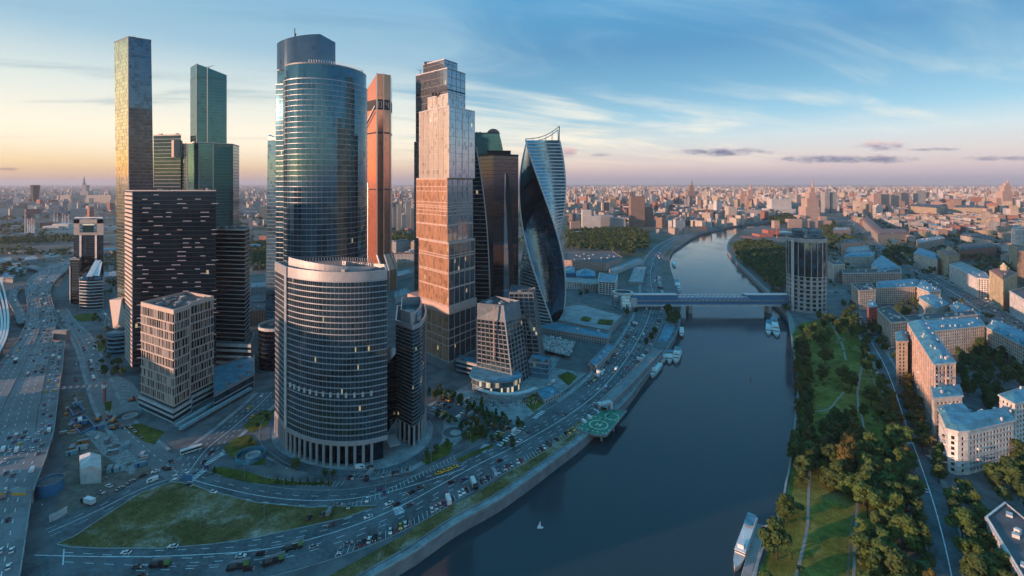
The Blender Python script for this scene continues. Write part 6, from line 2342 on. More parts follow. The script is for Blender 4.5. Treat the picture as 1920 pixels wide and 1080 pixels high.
grove([(1493, 640), (1510, 622), (1520, 690), (1522, 780), (1524, 845), (1488, 850), (1498, 740)], 'in the belt along the park quay', ['talldark', 'dark', 'tallbrown', 'dark', 'brown'], 5.9, 54, .7, .95)
grove([(1480, 840), (1520, 838), (1516, 885), (1484, 892)], 'in the clump at the water edge of the park', ['dark', 'talldark'], 7, 6, .95, 1.2)
grove([(1535, 815), (1570, 775), (1606, 780), (1612, 840), (1600, 890), (1560, 900), (1535, 880)], 'in the thicket in the middle of the park', ['talldark', 'tallbrown', 'brown', 'dark'], 6.5, 26, .9, 1.2)
grove([(1626, 835), (1690, 815), (1716, 880), (1706, 950), (1700, 1085), (1612, 1090), (1614, 960)], 'in the dense wood beside the park road', ['green', 'green', 'green', 'dark', 'tallgreen'], 8.0, 48, .95, 1.2)
grove([(1642, 700), (1660, 706), (1690, 806), (1706, 850), (1684, 856), (1658, 790)], 'between the park path and the park road', ['brown', 'tallbrown', 'dark', 'green'], 6.2, 22, .7, .95)
grove([(1680, 655), (1704, 690), (1726, 760), (1748, 835), (1732, 838), (1706, 770), (1688, 715)], 'between the park road and the tall pink block', ['tallbrown', 'brown', 'dark'], 5.8, 24, .7, .95)
grove([(1500, 610), (1545, 580), (1600, 588), (1640, 640), (1655, 690), (1625, 690), (1610, 645), (1575, 615), (1530, 640)], 'at the top of the park below the round tower', ['dark', 'talldark', 'green'], 7.5, 34, .75, 1.0)
for x, y, k, s_ in ((1545, 636, 'green', 1.15), (1548, 671, 'dark', 1.2), (1541, 700, 'dark', .8), (1580, 700, 'dark', .9), (1597, 717, 'green', 1.15), (1634, 745, 'dark', 1.0), (1620, 765, 'green', .8), (1588, 905, 'green', 1.05)):
    tree(*G(x, y, 7), k, s_, 'standing free on the park lawn')
grove([(1742, 835), (1764, 835), (1778, 885), (1752, 890)], 'at the foot of the white angled building', ['dark', 'green'], 7, 6, .8, 1.0)
grove([(1786, 890), (1830, 900), (1846, 950), (1842, 1000), (1905, 1085), (1815, 1085), (1788, 980)], 'beside the white two-storey building', ['green', 'dark', 'green'], 7.5, 22, .85, 1.1)
grove([(1852, 880), (1925, 845), (1935, 940), (1885, 925)], 'behind the white two-storey building', ['green', 'dark'], 7.5, 16, .85, 1.05)
grove([(1795, 650), (1840, 630), (1930, 680), (1930, 735), (1872, 768), (1835, 755), (1812, 725), (1797, 700)], 'in the courtyard of the tall pink block', ['dark', 'talldark'], 7.4, 44, .85, 1.1)
grove([(1664, 562), (1720, 552), (1735, 580), (1692, 590)], 'in the inner courtyard', ['dark', 'talldark'], 9, 12, .8, 1.0)
grove([(1712, 925), (1722, 925), (1750, 1085), (1730, 1085)], 'in the strip beside the parking lane', ['talldark', 'tallbrown', 'dark'], 6.0, 14, .65, .85)
for x, y, k, s_ in ((1483, 940, 'green', .95), (1474, 955, 'green', .8), (1456, 1022, 'green', 1.1), (1438, 1085, 'green', .9), (1425, 1092, 'dark', .7)):
    tree(*G(x, y, 7), k, s_, 'on the bank above the landing stage')
grove([(1632, 590), (1640, 600), (1668, 650), (1655, 650), (1630, 610)], 'below the beige block with the green roof', ['dark'], 6.5, 10, .7, .9)
grove([(1578, 555), (1600, 560), (1612, 585), (1590, 590)], 'beside the pale square block', ['dark'], 7, 6, .7, .9)
grove([(1575, 470), (1600, 440), (1562, 440), (1556, 470)], 'in the garden behind the round tower', ['dark', 'green'], 13, 14, .9, 1.2)
# tower side: a few shrubs and small trees in the beds
for x, y in ((402, 884), (520, 903), (535, 904), (548, 902), (562, 905), (577, 903), (590, 906), (603, 904), (618, 907)):
    tree(*G(x, y, 1), 'conifer', tr.uniform(.3, .42), 'in the bed in front of the curved office block')
for x, y, s_ in ((555, 880, .55), (610, 890, .4), (624, 893, .35), (870, 822, .45), (882, 818, .5), (895, 812, .5), (800, 858, .4), (818, 846, .45), (838, 836, .4), (468, 830, .35), (482, 800, .4), (500, 785, .4)):
    tree(*G(x, y, 1), 'dark', s_, 'in the beds round the curved office block')
for x, y, s_ in ((1176, 585, .9), (1192, 583, .8), (1253, 590, 1.1), (1260, 605, 1.2), (1270, 600, 1.0), (1212, 640, .7), (1222, 632, .7), (1228, 622, .7), (1100, 548, .8), (1088, 552, .8)):
    tree(*G(x, y, 4), 'dark', s_, 'near the bridge pavilion and landing')
for x, y, s_ in ((905, 700, .4), (850, 745, .5), (862, 752, .5), (880, 768, .5), (895, 775, .5), (910, 782, .5), (930, 790, .5), (815, 745, .5)):
    tree(*G(x, y, 2), 'dark', s_, 'by the amber stacked tower')
grove([(806, 778), (816, 772), (975, 838), (968, 846)], 'in the planted strip across the car park', ['dark'], 4.2, 26, .28, .42, 1)
grove([(800, 735), (815, 728), (900, 765), (990, 800), (980, 806), (890, 775)], 'in the hedge line above the car park', ['dark', 'talldark'], 5.2, 24, .35, .55, 1)
grove([(884, 790), (960, 795), (945, 808), (890, 802)], 'in the bed below the glass pavilion', ['dark', 'brown'], 5.5, 12, .35, .5, 1)
grove([(150, 588), (190, 590), (215, 640), (180, 660), (190, 610)], 'round the circular lawn by the stepped office', ['dark', 'green'], 8, 9, .4, .6, 2)
grove([(184, 655), (228, 650), (232, 700), (196, 705)], 'in the gardens below the banded round hall', ['dark', 'green'], 7, 12, .4, .6, 2)
name_by_distance(tlab)

# woods that read as one mass: riverside park beyond the bridge, the wood behind the exhibition halls, gardens between far houses
rs = np.random.RandomState(9)
QS, RS = [], []


def mass_tree(X, Y, s, n=60):
    k = rs.randint(4, 7)
    lob = [(X + rs.normal() * 2.2 * s, Y + rs.normal() * 2.2 * s, (7 + rs.uniform(-2.5, 3)) * s, rs.uniform(2.2, 3.8) * s, rs.random()) for _ in range(k)]
    Q, r_ = leaves(n, lob, 1.05 * s * (60 / n) ** .5, rs)
    QS.append(Q)
    RS.append(r_)


def wood(px, step, n=60, s=1.0, prob=1.0):
    P = GL(px)
    xs, ys = [p[0] for p in P], [p[1] for p in P]
    x = min(xs)
    while x < max(xs):
        y = min(ys)
        while y < max(ys):
            p = (x + rs.uniform(-.5, .5) * step, y + rs.uniform(-.5, .5) * step)
            if rs.random() < prob and inside(p, P):
                mass_tree(*p, s * rs.uniform(.8, 1.25), n)
            y += step
        x += step


wood([(1374, 466), (1400, 455), (1445, 458), (1482, 480), (1482, 552), (1440, 540), (1410, 510), (1388, 492)], 10, 70, 1.15)
wood([(1482, 560), (1440, 545), (1478, 590)], 10, 60, .8)
wood([(1062, 437), (1090, 434), (1180, 432), (1215, 440), (1214, 468), (1180, 482), (1140, 472), (1062, 470)], 14, 45, 1.3)
wood([(1540, 424), (1562, 416), (1570, 440), (1555, 470), (1548, 470)], 14, 45, 1.2)
wood([(1440, 412), (1478, 404), (1500, 420), (1450, 424)], 16, 40, 1.4)
for P_, st_, pr in (([(0, 470), (60, 468), (90, 480), (40, 484), (0, 480)], 14, .55), ([(60, 476), (136, 472), (134, 480), (100, 490)], 12, .5), ([(0, 500), (30, 492), (56, 498), (40, 530), (0, 525)], 11, .3), ([(196, 480), (220, 478), (222, 512), (198, 505)], 11, .35), ([(440, 455), (470, 452), (500, 470), (500, 520), (478, 520), (468, 480)], 12, .5), ([(195, 530), (225, 525), (222, 550), (196, 560)], 10, .3)):
    wood(P_, st_, 45, .95, pr)
wood([(0, 450), (135, 445), (140, 458), (0, 463)], 15, 40, 1.2, .7)
wood([(0, 425), (50, 425), (50, 440), (0, 440)], 20, 40, 1.4, .6)
wood([(470, 460), (500, 455), (500, 500), (470, 505)], 13, 45, 1.1, .7)
wood([(735, 440), (780, 440), (780, 470), (737, 470)], 13, 40, 1.2, .7)
wood([(1660, 500), (1655, 478), (1672, 465), (1700, 468), (1712, 474), (1708, 478), (1680, 475), (1668, 490)], 9, 60, .9)
for _ in range(5200):
    x = rs.uniform(-40, 1960)
    Y = 900 * math.exp(rs.random() ** .9 * math.log(9000 / 900))
    X = (x - CX) * Y / F
    px = PX(X, Y)
    if (px[0] > 1225 and Y < 2600 and px[0] < 1500) or (x < 1060 and Y < 1200) or inside(px, HAND[0]) or (Y < 1250 and x < 1480):
        continue
    if rs.random() > .35 + .9 * (math.sin(X * .004) * math.sin(Y * .0031 + 1)):
        continue
    for _k in range(rs.randint(1, 4)):
        mass_tree(X + rs.normal() * 14, Y + rs.normal() * 14, rs.uniform(.8, 1.3) * (1 + Y / 9000), 22)
# gardens, yards and street trees wherever no house, road or square stands
GAR = [(1546, 425), (1590, 425), (1640, 462), (1700, 508), (1915, 632), (1925, 690), (1800, 640), (1690, 600), (1625, 595), (1556, 560)]
EAST = [(1640, 452), (1600, 412), (1925, 412), (1925, 600), (1860, 570), (1745, 510)]
BOX = [((c[0], c[1]), math.hypot(c[2], c[3]) * .5) for c in single]
AVQ = [*AVE_L, *reversed(AVE_R)]


def free(X, Y, px):
    if inside(px, AVQ) or inside(px, [(1655, 487), (1672, 472), (1700, 470), (1712, 480), (1690, 498), (1668, 500)]):
        return False
    return not any(inside((X, Y), f_) for f_ in FOOT)


for reg, n_, hh2 in ((GAR, 2600, .7), (EAST, 3600, .75)):
    P = GL(reg)
    xs, ys = [p_[0] for p_ in P], [p_[1] for p_ in P]
    for _ in range(n_):
        X, Y = rs.uniform(min(xs), max(xs)), rs.uniform(min(ys), max(ys))
        px = PX(X, Y)
        if inside((X, Y), P) and free(X, Y, px) and math.sin(X * .021) + math.sin(Y * .017) > -1.0:
            if reg is EAST and any(abs(X - b_[0][0]) < 11 and abs(Y - b_[0][1]) < 11 for b_ in BOX):
                continue
            mass_tree(X, Y, hh2 * rs.uniform(.7, 1.15), 45)
# bushes and rough growth along the paths and belts of the park
PK = GL([(1500, 606), (1545, 598), (1600, 606), (1626, 645), (1655, 690), (1676, 760), (1700, 850), (1712, 930), (1712, 1085), (1440, 1085), (1470, 971), (1494, 880), (1500, 732)])
OPEN = [(1522, 900), (1600, 905), (1598, 1090), (1500, 1090)]
xs, ys = [p_[0] for p_ in PK], [p_[1] for p_ in PK]
for _ in range(1500):
    X, Y = rs.uniform(min(xs), max(xs)), rs.uniform(min(ys), max(ys))
    px = PX(X, Y)
    if inside((X, Y), PK) and not inside(px, OPEN) and math.sin(X * .09 + 1) + math.sin(Y * .06) > .1:
        mass_tree(X, Y, rs.uniform(.16, .34), 26)
me = np_mesh('woodland', np.concatenate(QS), np.concatenate(RS), M['leafwood'])
o = link('woodland', me, None, 'stuff')
o['label'] = 'dark tree masses of the riverside woods and city gardens'

# ------------------------------------------------------------------ vehicles
PAINT = {k: mat('car paint ' + k, c, .3, m_, vary=.04) for k, (c, m_) in dict(white=((.72, .72, .70), 0), black=((.02, .02, .022), .2), silver=((.42, .43, .45), .5), grey=((.14, .145, .15), .4), red=((.36, .03, .03), .1), blue=((.04, .08, .2), .2), yellow=((.78, .42, .03), 0), green=((.14, .26, .07), 0), orange=((.62, .2, .04), 0)).items()}
CG, TY = mat('car glass', (.015, .02, .025), .08), mat('tyre', (.015, .015, .015), .8)


def lamp(name, c, e):
    m, q_, b = principled(name)
    b.inputs['Base Color'].default_value = (*c, 1)
    b.inputs['Emission Color'].default_value = (*c, 1)
    b.inputs['Emission Strength'].default_value = e
    return m


HLM, TLM = lamp('headlamp', (1, .9, .72), .35), lamp('tail lamp', (.6, .04, .03), .2)


def profile(mb, pts, w_, mi, top_in=.0):
    """side outline (x, z) extruded across the width; outline counter-clockwise"""
    n = len(pts)
    zs_ = [p[1] for p in pts]
    zl, zh = min(zs_), max(zs_)
    half = lambda z: w_ / 2 - top_in * (z - zl) / max(.01, zh - zl)
    Lq = [(p[0], half(p[1]), p[1]) for p in pts]
    Rq = [(p[0], -half(p[1]), p[1]) for p in pts]
    mb.face(list(reversed(Lq)), mi)
    mb.face(Rq, mi)
    for i in range(n):
        j = (i + 1) % n
        mb.face([Rq[i], Lq[i], Lq[j], Rq[j]][::-1], mi)


KINDV = {
    'car': dict(L=4.5, w=1.85, body=[(-2.2, .3), (2.2, .3), (2.25, .75), (1.1, .95), (-1.5, 1.0), (-2.25, .9)], cab=[(-1.75, .98), (1.05, .94), (.35, 1.42), (-1.1, 1.45)], wz=.34, wx=1.35),
    'van': dict(L=5.6, w=2.1, body=[(-2.8, .35), (2.8, .35), (2.8, 1.1), (2.1, 1.9), (1.6, 2.35), (-2.8, 2.4)], cab=[(.4, 1.3), (2.42, 1.35), (2.0, 1.92), (1.75, 2.1), (.4, 2.1)], wz=.38, wx=1.8),
    'truck': dict(L=9, w=2.5, body=[(-4.5, .8), (2.0, .8), (2.0, 3.4), (-4.5, 3.4)], cab=[(2.2, .6), (4.4, .6), (4.4, 2.0), (4.0, 2.8), (2.2, 2.8)], wz=.5, wx=2.9),
    'bus': dict(L=12, w=2.6, body=[(-6, .4), (6, .4), (6, 3.1), (-6, 3.1)], cab=[(-5.9, 1.3), (6.03, 1.3), (6.03, 2.5), (-5.9, 2.5)], wz=.5, wx=3.8),
}
VM = {}


def vmesh(kind, paint, whole):
    key = (kind, paint, whole)
    if key in VM:
        return VM[key]
    k = KINDV[kind]
    b = MB()
    profile(b, k['body'], k['w'], 0, .08)
    x1 = max(p[0] for p in k['body'])
    x0 = min(p[0] for p in k['body'])
    for s in (-1, 1):
        b.box(x1 - .02, s * k['w'] * .36, .62, .78, .10, .26, 0, 3)
        b.box(x0 + .02, s * k['w'] * .36, .68, .9, .10, .30, 0, 4)
    c = MB()
    profile(c, k['cab'], k['w'] * (.92 if kind == 'car' else 1.02), 1, .16 if kind == 'car' else .02)
    if kind == 'car':
        zt = 1.455
        c.prism([(-1.05, -.62), (.32, -.62), (.32, .62), (-1.05, .62)], zt - .03, zt + .02, 0)
    w_ = MB()
    n = 8
    for i in range(n):
        a0, a1 = 6.2832 * i / n, 6.2832 * (i + 1) / n
        r_ = k['wz']
        w_.face([(r_ * math.cos(a0), -.1, r_ * math.sin(a0)), (r_ * math.cos(a0), .1, r_ * math.sin(a0)), (r_ * math.cos(a1), .1, r_ * math.sin(a1)), (r_ * math.cos(a1), -.1, r_ * math.sin(a1))], 2)
    for y in (-.1, .1):
        w_.face([(k['wz'] * math.cos(6.2832 * i / n), y, k['wz'] * math.sin(6.2832 * i / n)) for i in range(n)][:: (1 if y < 0 else -1)], 2)

    def mk(name, mbs):
        me_ = bpy.data.meshes.new(name)
        v, f, m_ = [], [], []
        for mb_, off in mbs:
            i0 = len(v)
            v += [(p[0] + off[0], p[1] + off[1], p[2] + off[2]) for p in mb_.v]
            f += [tuple(i + i0 for i in q_) for q_ in mb_.f]
            m_ += mb_.m
        me_.from_pydata(v, [], f)
        for mm in (PAINT[paint], CG, TY, HLM, TLM):
            me_.materials.append(mm)
        me_.polygons.foreach_set('material_index', m_)
        me_.update()
        return me_
    offs = [(sx * k['wx'], sy * k['w'] * .46, k['wz']) for sx in (-1, 1) for sy in (-1, 1)]
    if whole:
        VM[key] = mk('body', [(b, (0, 0, 0)), (c, (0, 0, 0))] + [(w_, q_) for q_ in offs])
    else:
        VM[key] = (mk('body', [(b, (0, 0, 0))]), mk('cabin', [(c, (0, 0, 0))]), mk('wheel', [(w_, (0, 0, 0))]), offs)
    return VM[key]


vlab = []
vr = random.Random(41)
cars = []            # (X, Y, z, angle, kind, paint, where)
TINT = ['white', 'white', 'white', 'black', 'black', 'black', 'silver', 'silver', 'grey', 'grey', 'grey', 'silver', 'white', 'black', 'black', 'silver', 'white', 'red', 'blue']


def vehicle(X, Y, z, a, where, kind=None, paint=None):
    if kind is None:
        u = vr.random()
        kind = 'car' if u < .9 else 'van' if u < .97 else 'truck'
    taxi = False
    if paint is None:
        paint = vr.choice(TINT)
        if kind == 'car' and vr.random() < .07:
            paint = 'yellow'
        if kind in ('van', 'truck'):
            paint = vr.choice(['white', 'white', 'silver', 'grey'])
    cars.append((X, Y, z, a, kind, paint, where))


def lane(P, off, z, where, gap, rev=False, jig=.5, n0=0, n1=None, kind=None, paint=None):
    """P polyline in metres, offset to a lane"""
    Lp_ = offset_line(P, off)[n0:n1]
    pts = resample(Lp_, 1.0)
    s = vr.uniform(0, gap)
    while s < len(pts):
        x, y, a = pts[int(s)]
        vehicle(x, y, z, a + (math.pi if rev else 0), where, kind, paint)
        s += 7 + vr.expovariate(1.0 / max(1, gap * 1.75 - 7))


def row(px, z, where, gap, da, fill=.8, ground=None, spread=.15):
    P = ground or curve(GL(px), 4)
    for x, y, a in resample(P, gap):
        if vr.random() < fill:
            vehicle(x, y, z, a + da + vr.uniform(-.05, .05) + (math.pi if vr.random() < .5 else 0), where)


mixl = lambda A_, B_, t: [(a[0] + (b[0] - a[0]) * t, a[1] + (b[1] - a[1]) * t) for a, b in zip(A_, B_)]
for t, gp in ((.06, 26), (.18, 24), (.31, 22), (.43, 24)):
    lane(mixl(HL, HR, t), 0, DZ + .02, 'on the outbound lanes of the elevated road', gp, rev=False, n1=48)
for t, gp in ((.57, 20), (.69, 15), (.81, 14), (.94, 15)):
    lane(mixl(HL, HR, t), 0, DZ + .02, 'on the inbound lanes of the elevated road', gp, rev=True, n1=48)
lane(mixl(RL, RR, .3), 0, DZ, 'on the ramp by the tunnel portal', 13, rev=True)
lane(mixl(RL, RR, .72), 0, DZ, 'on the ramp by the tunnel portal', 13, rev=True)
for t in (.61, .67, .73, .79, .865, .93):
    lane(mixl(WL, WR, t), 0, DZ + .02, 'on the near stretch of the elevated road', 13, rev=t > .5, n1=22)
lane(SL, 1.8, 5.03, 'on the slip road of the elevated road', 16)
for off, rv, gp in ((-11, False, 60), (-5.4, False, 34), (-2, False, 38), (3.2, True, 36), (6.8, True, 30)):
    lane(EMBP, off, ROAD_Z + .02, 'driving on the embankment road', gp, rev=rv, n0=6, n1=92)
row(None, ROAD_Z + .02, 'parked in bays along the quay grass', 2.75, 1.15, .62, offset_line(EMBP, -13.8)[22:66])
row(None, ROAD_Z + .02, 'parked along the verge', 3.4, 1.1, .5, offset_line(EMBP, 17.5)[20:32])
row(None, ROAD_Z + .02, 'parked on the tower side of the embankment road', 3.0, 1.1, .7, offset_line(EMBP, 14.5)[56:70])
row(None, ROAD_Z + .02, 'parked on the river side near the landing', 3.0, 1.15, .8, offset_line(EMBP, -13)[66:84])
for off, rv in ((-4.6, False), (4.4, True)):
    lane(INNP, off, ROAD_Z + .06, 'on the inner road', 40, rev=rv, n0=8)
for off, rv in ((-5.2, False), (-8.6, False), (5.2, True)):
    lane(DIAGP, off, ROAD_Z + .08, 'on the side road by the framed apartment tower', 26, rev=rv)
for off, rv in ((-2.8, True), (2.8, False)):
    lane(WESTP, off, ROAD_Z + .12, 'on the service road beside the building site', 20, rev=rv)
for px in ([(812, 768), (880, 794), (960, 822)], [(822, 758), (890, 782), (972, 812)], [(834, 748), (905, 774), (985, 802)]):
    row(px, .16, 'in the open car park by the amber tower', 2.9, 1.57, .6)
row([(655, 897), (715, 894), (770, 882)], .2, 'parked in front of the curved office block', 2.9, 1.3, .5)
row([(985, 690 + 60), (1010, 735), (1040, 716)], .2, 'at the kerb by the leaning offices', 5.5, 0, .7)
row([(225, 918), (262, 896), (300, 884), (328, 880)], .25, 'queueing at the crossing beside the building site', 6.5, 0, .8)
row([(165, 945), (190, 925), (215, 905)], .25, 'parked at the edge of the building site', 3, 1.2, .7)
for px in ([(180, 640), (170, 690), (185, 730)], [(150, 660), (140, 700), (150, 740)], [(200, 620), (205, 600), (190, 585)], [(130, 720), (150, 780), (140, 830)]):
    row(px, .1, 'on the streets between the elevated road and the dark slab', 9, .1, .6)
row([(1688, 915), (1697, 950), (1701, 1000), (1706, 1070)], .24, 'parked in the lane beside the park wood', 3.2, 1.3, .5)
row([(1600, 575), (1618, 602), (1640, 632)], .3, 'parked at the top of the park road', 3.2, 1.4, .6)
for x, y, k, p, w_ in ((1736, 922, 'car', 'white', 'driving on the park road'), (1700, 826, 'car', 'black', 'driving on the park road'), (1742, 812 + 48, 'car', 'white', 'parked by the white angled building'), (1748, 868, 'van', 'silver', 'parked by the white angled building'), (675, 879, 'van', 'white', 'parked in front of the curved office block'), (695, 878, 'car', 'black', 'parked in front of the curved office block')):
    X, Y = G(x, y); vehicle(X, Y, .3, 1.2 if x > 1500 else .1, w_, k, p)
X, Y = G(358, 848); vehicle(X, Y, .3, .75, 'on the side road by the framed apartment tower', 'bus', 'white')
X, Y = G(210, 796); vehicle(X, Y, .3, -1.2, 'on the service road beside the building site', 'truck', 'orange')
for x, y in ((972, 592),):
    pass
for (x, y) in ((823, 889), (833, 885), (842, 882), (852, 877)):
    X, Y = G(x, y); vehicle(X, Y, .2, .45, 'waiting in a line of cabs beside the crossing', 'car', 'yellow')
for t, rv in ((.25, True), (.4, True), (.6, False), (.75, False)):
    lane(mixl(L0, R0, t), 0, .28, 'on the avenue', 42, rev=rv)
row(None, .2, 'parked along the far pavement of the avenue', 3.4, 1.2, .55, offset_line(Rr, -6)[0:8])
# what is covered by others or outside the frame is left out; the largest in view are things
vis = []
for c in cars:
    x, y = PX(c[0], c[1], c[2])
    if -12 < x < 1932 and y < 1092 and c[1] > 50:
        vis.append(c)
cn = sorted([c for c in vis if c[4] == 'car' and c[5] != 'yellow'], key=lambda c: c[1])
ones = cn[:300] + [c for c in vis if c[4] != 'car' or c[5] == 'yellow']
rest = cn[300:]
for X, Y, z, a, kind, paint, where in ones:
    nm = 'taxi' if paint == 'yellow' else kind
    g_ = f"{nm}s {where}"
    if Y < 420:
        bm_, cm_, wm_, offs = vmesh(kind, paint, False)
        o = link(nm, bm_)
        link('cabin', cm_, o)
        for q_ in offs:
            wo = link('wheel', wm_, o)
            wo.location = q_
    else:
        o = link(nm, vmesh(kind, paint, True))
    o.location = (X, Y, z)
    o.rotation_euler = (0, 0, a)
    tag(o, '', nm, g_)
    vlab.append((o, f"{paint} {'cab' if nm == 'taxi' else nm}", where))
name_by_distance(vlab)
if rest:
    mbr = MB()
    for X, Y, z, a, kind, paint, where in rest:
        ca, sa = math.cos(a), math.sin(a)
        me_ = vmesh(kind, paint, True)
        tone = dict(white=(.72, .72, .7), black=(.02, .02, .02), silver=(.42, .43, .45), grey=(.14, .14, .15), red=(.36, .03, .03), blue=(.04, .08, .2))[paint]
        mbr.box(X, Y, z + .3, z + .95, 4.4, 1.8, a, c=tone)
        mbr.box(X - ca * .3, Y - sa * .3, z + .95, z + 1.45, 2.3, 1.6, a, c=(.03, .035, .04), ctop=tone)
    m_, q_, b_ = principled('distant traffic paint')
    q_.l.new(q_.new('ShaderNodeAttribute', attribute_name='tone').outputs['Color'], b_.inputs['Base Color'])
    b_.inputs['Roughness'].default_value = .3
    o = mbr.build('distant_traffic', m_, None, kind='stuff', color=True)
    o['label'] = 'far cars on the avenue and the embankment'
# ------------------------------------------------------------------ boats and landings
def boat(name, label, stern, bow, w_, decks=1, hull='white', roof='teal', cat='boat', hh_=2.0, canopy=True):
    a, b = Vector(G(*stern, WZ)), Vector(G(*bow, WZ))
    L = (b - a).length
    c = (a + b) / 2
    ang = math.atan2(b.y - a.y, b.x - a.x)
    t = thing(name, label, cat, (c.x, c.y, WZ))
    hm_ = MB()
    st = [(-.5, .80), (-.35, 1), (0, 1), (.25, .95), (.38, .7), (.46, .35), (.5, .03)]
    rows = []
    for s, k in st:
        sheer = hh_ * (1 + .35 * max(0, s) * 2)
        rows.append([(s * L, -w_ / 2 * k, sheer), (s * L * .98, -w_ / 2 * k * .8, -.4), (s * L * .98, w_ / 2 * k * .8, -.4), (s * L, w_ / 2 * k, sheer)])
    for r0, r1 in zip(rows, rows[1:]):
        for i in range(3):
            hm_.face([r0[i], r0[i + 1], r1[i + 1], r1[i]][::-1])
        hm_.face([r0[0], r1[0], r1[3], r0[3]], 1)
    hm_.face([rows[0][k] for k in (0, 1, 2, 3)])
    def put(mb, nm, mats, kind=None):
        me_ = bpy.data.meshes.new(nm)
        me_.from_pydata(mb.v, [], mb.f)
        for m_ in (mats if isinstance(mats, list) else [mats]):
            me_.materials.append(m_)
        me_.polygons.foreach_set('material_index', mb.m)
        if any(mb.r):
            at = me_.attributes.new('rnd', 'FLOAT', 'FACE'); at.data.foreach_set('value', mb.r)
        me_.update()
        o_ = link(nm, me_, t, kind)
        return o_
    put(hm_, 'hull', [M[hull], M['offwhite']])
    z = hh_
    for d_ in range(decks):
        f0, f1 = -.42 + .05 * d_, .26 - .1 * d_
        cb = MB()
        cb.box((f0 + f1) / 2 * L, 0, z + .0, z + .9, (f1 - f0) * L, w_ * (.86 - .08 * d_))
        put(cb, 'cabin', M['white'])
        gb = MB()
        gb.box((f0 + f1) / 2 * L, 0, z + .9, z + 1.8, (f1 - f0) * L - .4, w_ * (.84 - .08 * d_), r=.3)
        put(gb, 'cabin_windows', WIN)
        rb = MB()
        rb.box((f0 + f1) / 2 * L, 0, z + 1.8, z + 2.2, (f1 - f0) * L + .8, w_ * (.92 - .08 * d_))
        put(rb, 'roof', M['white'])
        z += 2.2
    wb = MB()
    wb.box(.12 * L if decks > 1 else .18 * L, 0, z, z + 1.8, max(2.2, L * .09), w_ * .5)
    put(wb, 'wheelhouse', [M['white']])
    if canopy:
        cb = MB()
        cb.box(-.3 * L, 0, z + 1.2, z + 1.45, L * .24, w_ * .8)
        for sx in (-.41, -.19):
            for sy in (-1, 1):
                cb.bar((sx * L, sy * w_ * .36, z), (sx * L, sy * w_ * .36, z + 1.2), .12)
        put(cb, 'canopy', M['roofteal'] if roof == 'teal' else M[roof])
    mb_ = MB(); mb_.bar((.1 * L, 0, z), (.1 * L, 0, z + 5), .12); put(mb_, 'mast', M['offwhite'])
    rl = MB()
    for s in (-1, 1):
        rl.bar((-.45 * L, s * w_ * .46, hh_ + 1), (.3 * L, s * w_ * .44, hh_ + 1.1), .07)
    put(rl, 'railing', M['offwhite'])
    t.rotation_euler = (0, 0, ang)
    return t


t = boat('river_ship', 'long white passenger ship with a blue stern canopy moored at the near landing stage', (1413, 975), (1378, 1074), 5.4, 1, hh_=1.9)
boat('river_ship', 'white two-deck ship moored nearer the quay below the footbridge', (1450, 604), (1457, 633), 9, 2)
boat('river_ship', 'smaller white ship outside the two-deck one below the footbridge', (1442, 605), (1441, 630), 7, 1)
boat('motor_yacht', 'white motor yacht lying at the quay terrace', (1238, 686), (1221, 709), 6.5, 1, 'offwhite', canopy=False)
boat('river_ship', 'innermost of the three white excursion boats side by side', (1250, 664), (1240, 681), 7, 1)
boat('river_ship', 'middle one of the three white excursion boats side by side', (1259, 664), (1254, 682), 6, 1)
boat('river_ship', 'outermost of the three white excursion boats side by side', (1272, 662), (1266, 681), 8, 2)
boat('tug_boat', 'small red-brown boat moored near the bridge pavilion', (1278, 618), (1278, 634), 5.5, 1, 'orange', 'dark', canopy=False)
boat('river_ship', 'white ship moored at the quay just upstream of the footbridge', (1268, 530), (1272, 549), 10, 2)
boat('river_ship', 'small white boat far up the river by the wooded quay', (1262, 493), (1266, 502), 7, 1, canopy=False)
t = thing('sailing_boat', 'tiny white sailing boat alone on the dark water', 'boat', (*G(1012, 990, WZ), WZ))
X, Y = G(1012, 990, WZ)
o = MB(); o.prism(ccw([(X - 1.3, Y - .5), (X + 1.2, Y - .5), (X + 2.0, Y), (X + 1.2, Y + .5), (X - 1.3, Y + .5)]), WZ - .2, WZ + .5); o.build('hull', M['white'], t)
o = MB(); o.face([(X - 1.1, Y, WZ + .8), (X + .6, Y + .1, WZ + .8), (X + .4, Y, WZ + 4)]); o.face([(X + .4, Y, WZ + 4), (X + .6, Y + .15, WZ + .8), (X - 1.1, Y + .05, WZ + .8)]); o.build('sail', M['white'], t)
t = thing('buoy', 'small red buoy in the middle of the river', 'buoy', (*G(1407, 712, WZ), WZ)); X, Y = G(1407, 712, WZ)
o = MB(); o.tube(X, Y, WZ - .2, WZ + .9, .9, .7, 8); o.tube(X, Y, WZ + .9, WZ + 2.6, .35, .15, 8); o.build('float', M['redpaint'], t)
# near landing stage
a, b = G(1428, 988, WZ), G(1400, 1090, WZ)
t = thing('landing_stage', 'grey floating landing stage with pale railings beside the long white ship', 'pier', (*a, WZ))
o = MB(); o.bar((*a, WZ + .6), (*b, WZ + .6), 4.5, 1.0); o.build('pontoon', M['concrete'], t)
d = (Vector(b) - Vector(a)).normalized(); nn = Vector((d.y, -d.x)) * 2.2
for s in (-1, 1):
    o = MB(); p, q_ = Vector(a) + nn * s, Vector(b) + nn * s
    o.bar((p.x, p.y, WZ + 2.1), (q_.x, q_.y, WZ + 2.1), .12)
    for k in range(16):
        e = p.lerp(q_, k / 15); o.bar((e.x, e.y, WZ + 1), (e.x, e.y, WZ + 2.1), .1)
    o.build('railing', M['white'], t)
o = MB(); o.bar((*G(1428, 990, WZ), WZ + 1), (*G(1452, 985, 0), .3), 2.2, .3); o.build('gangway', M['steel'], t)
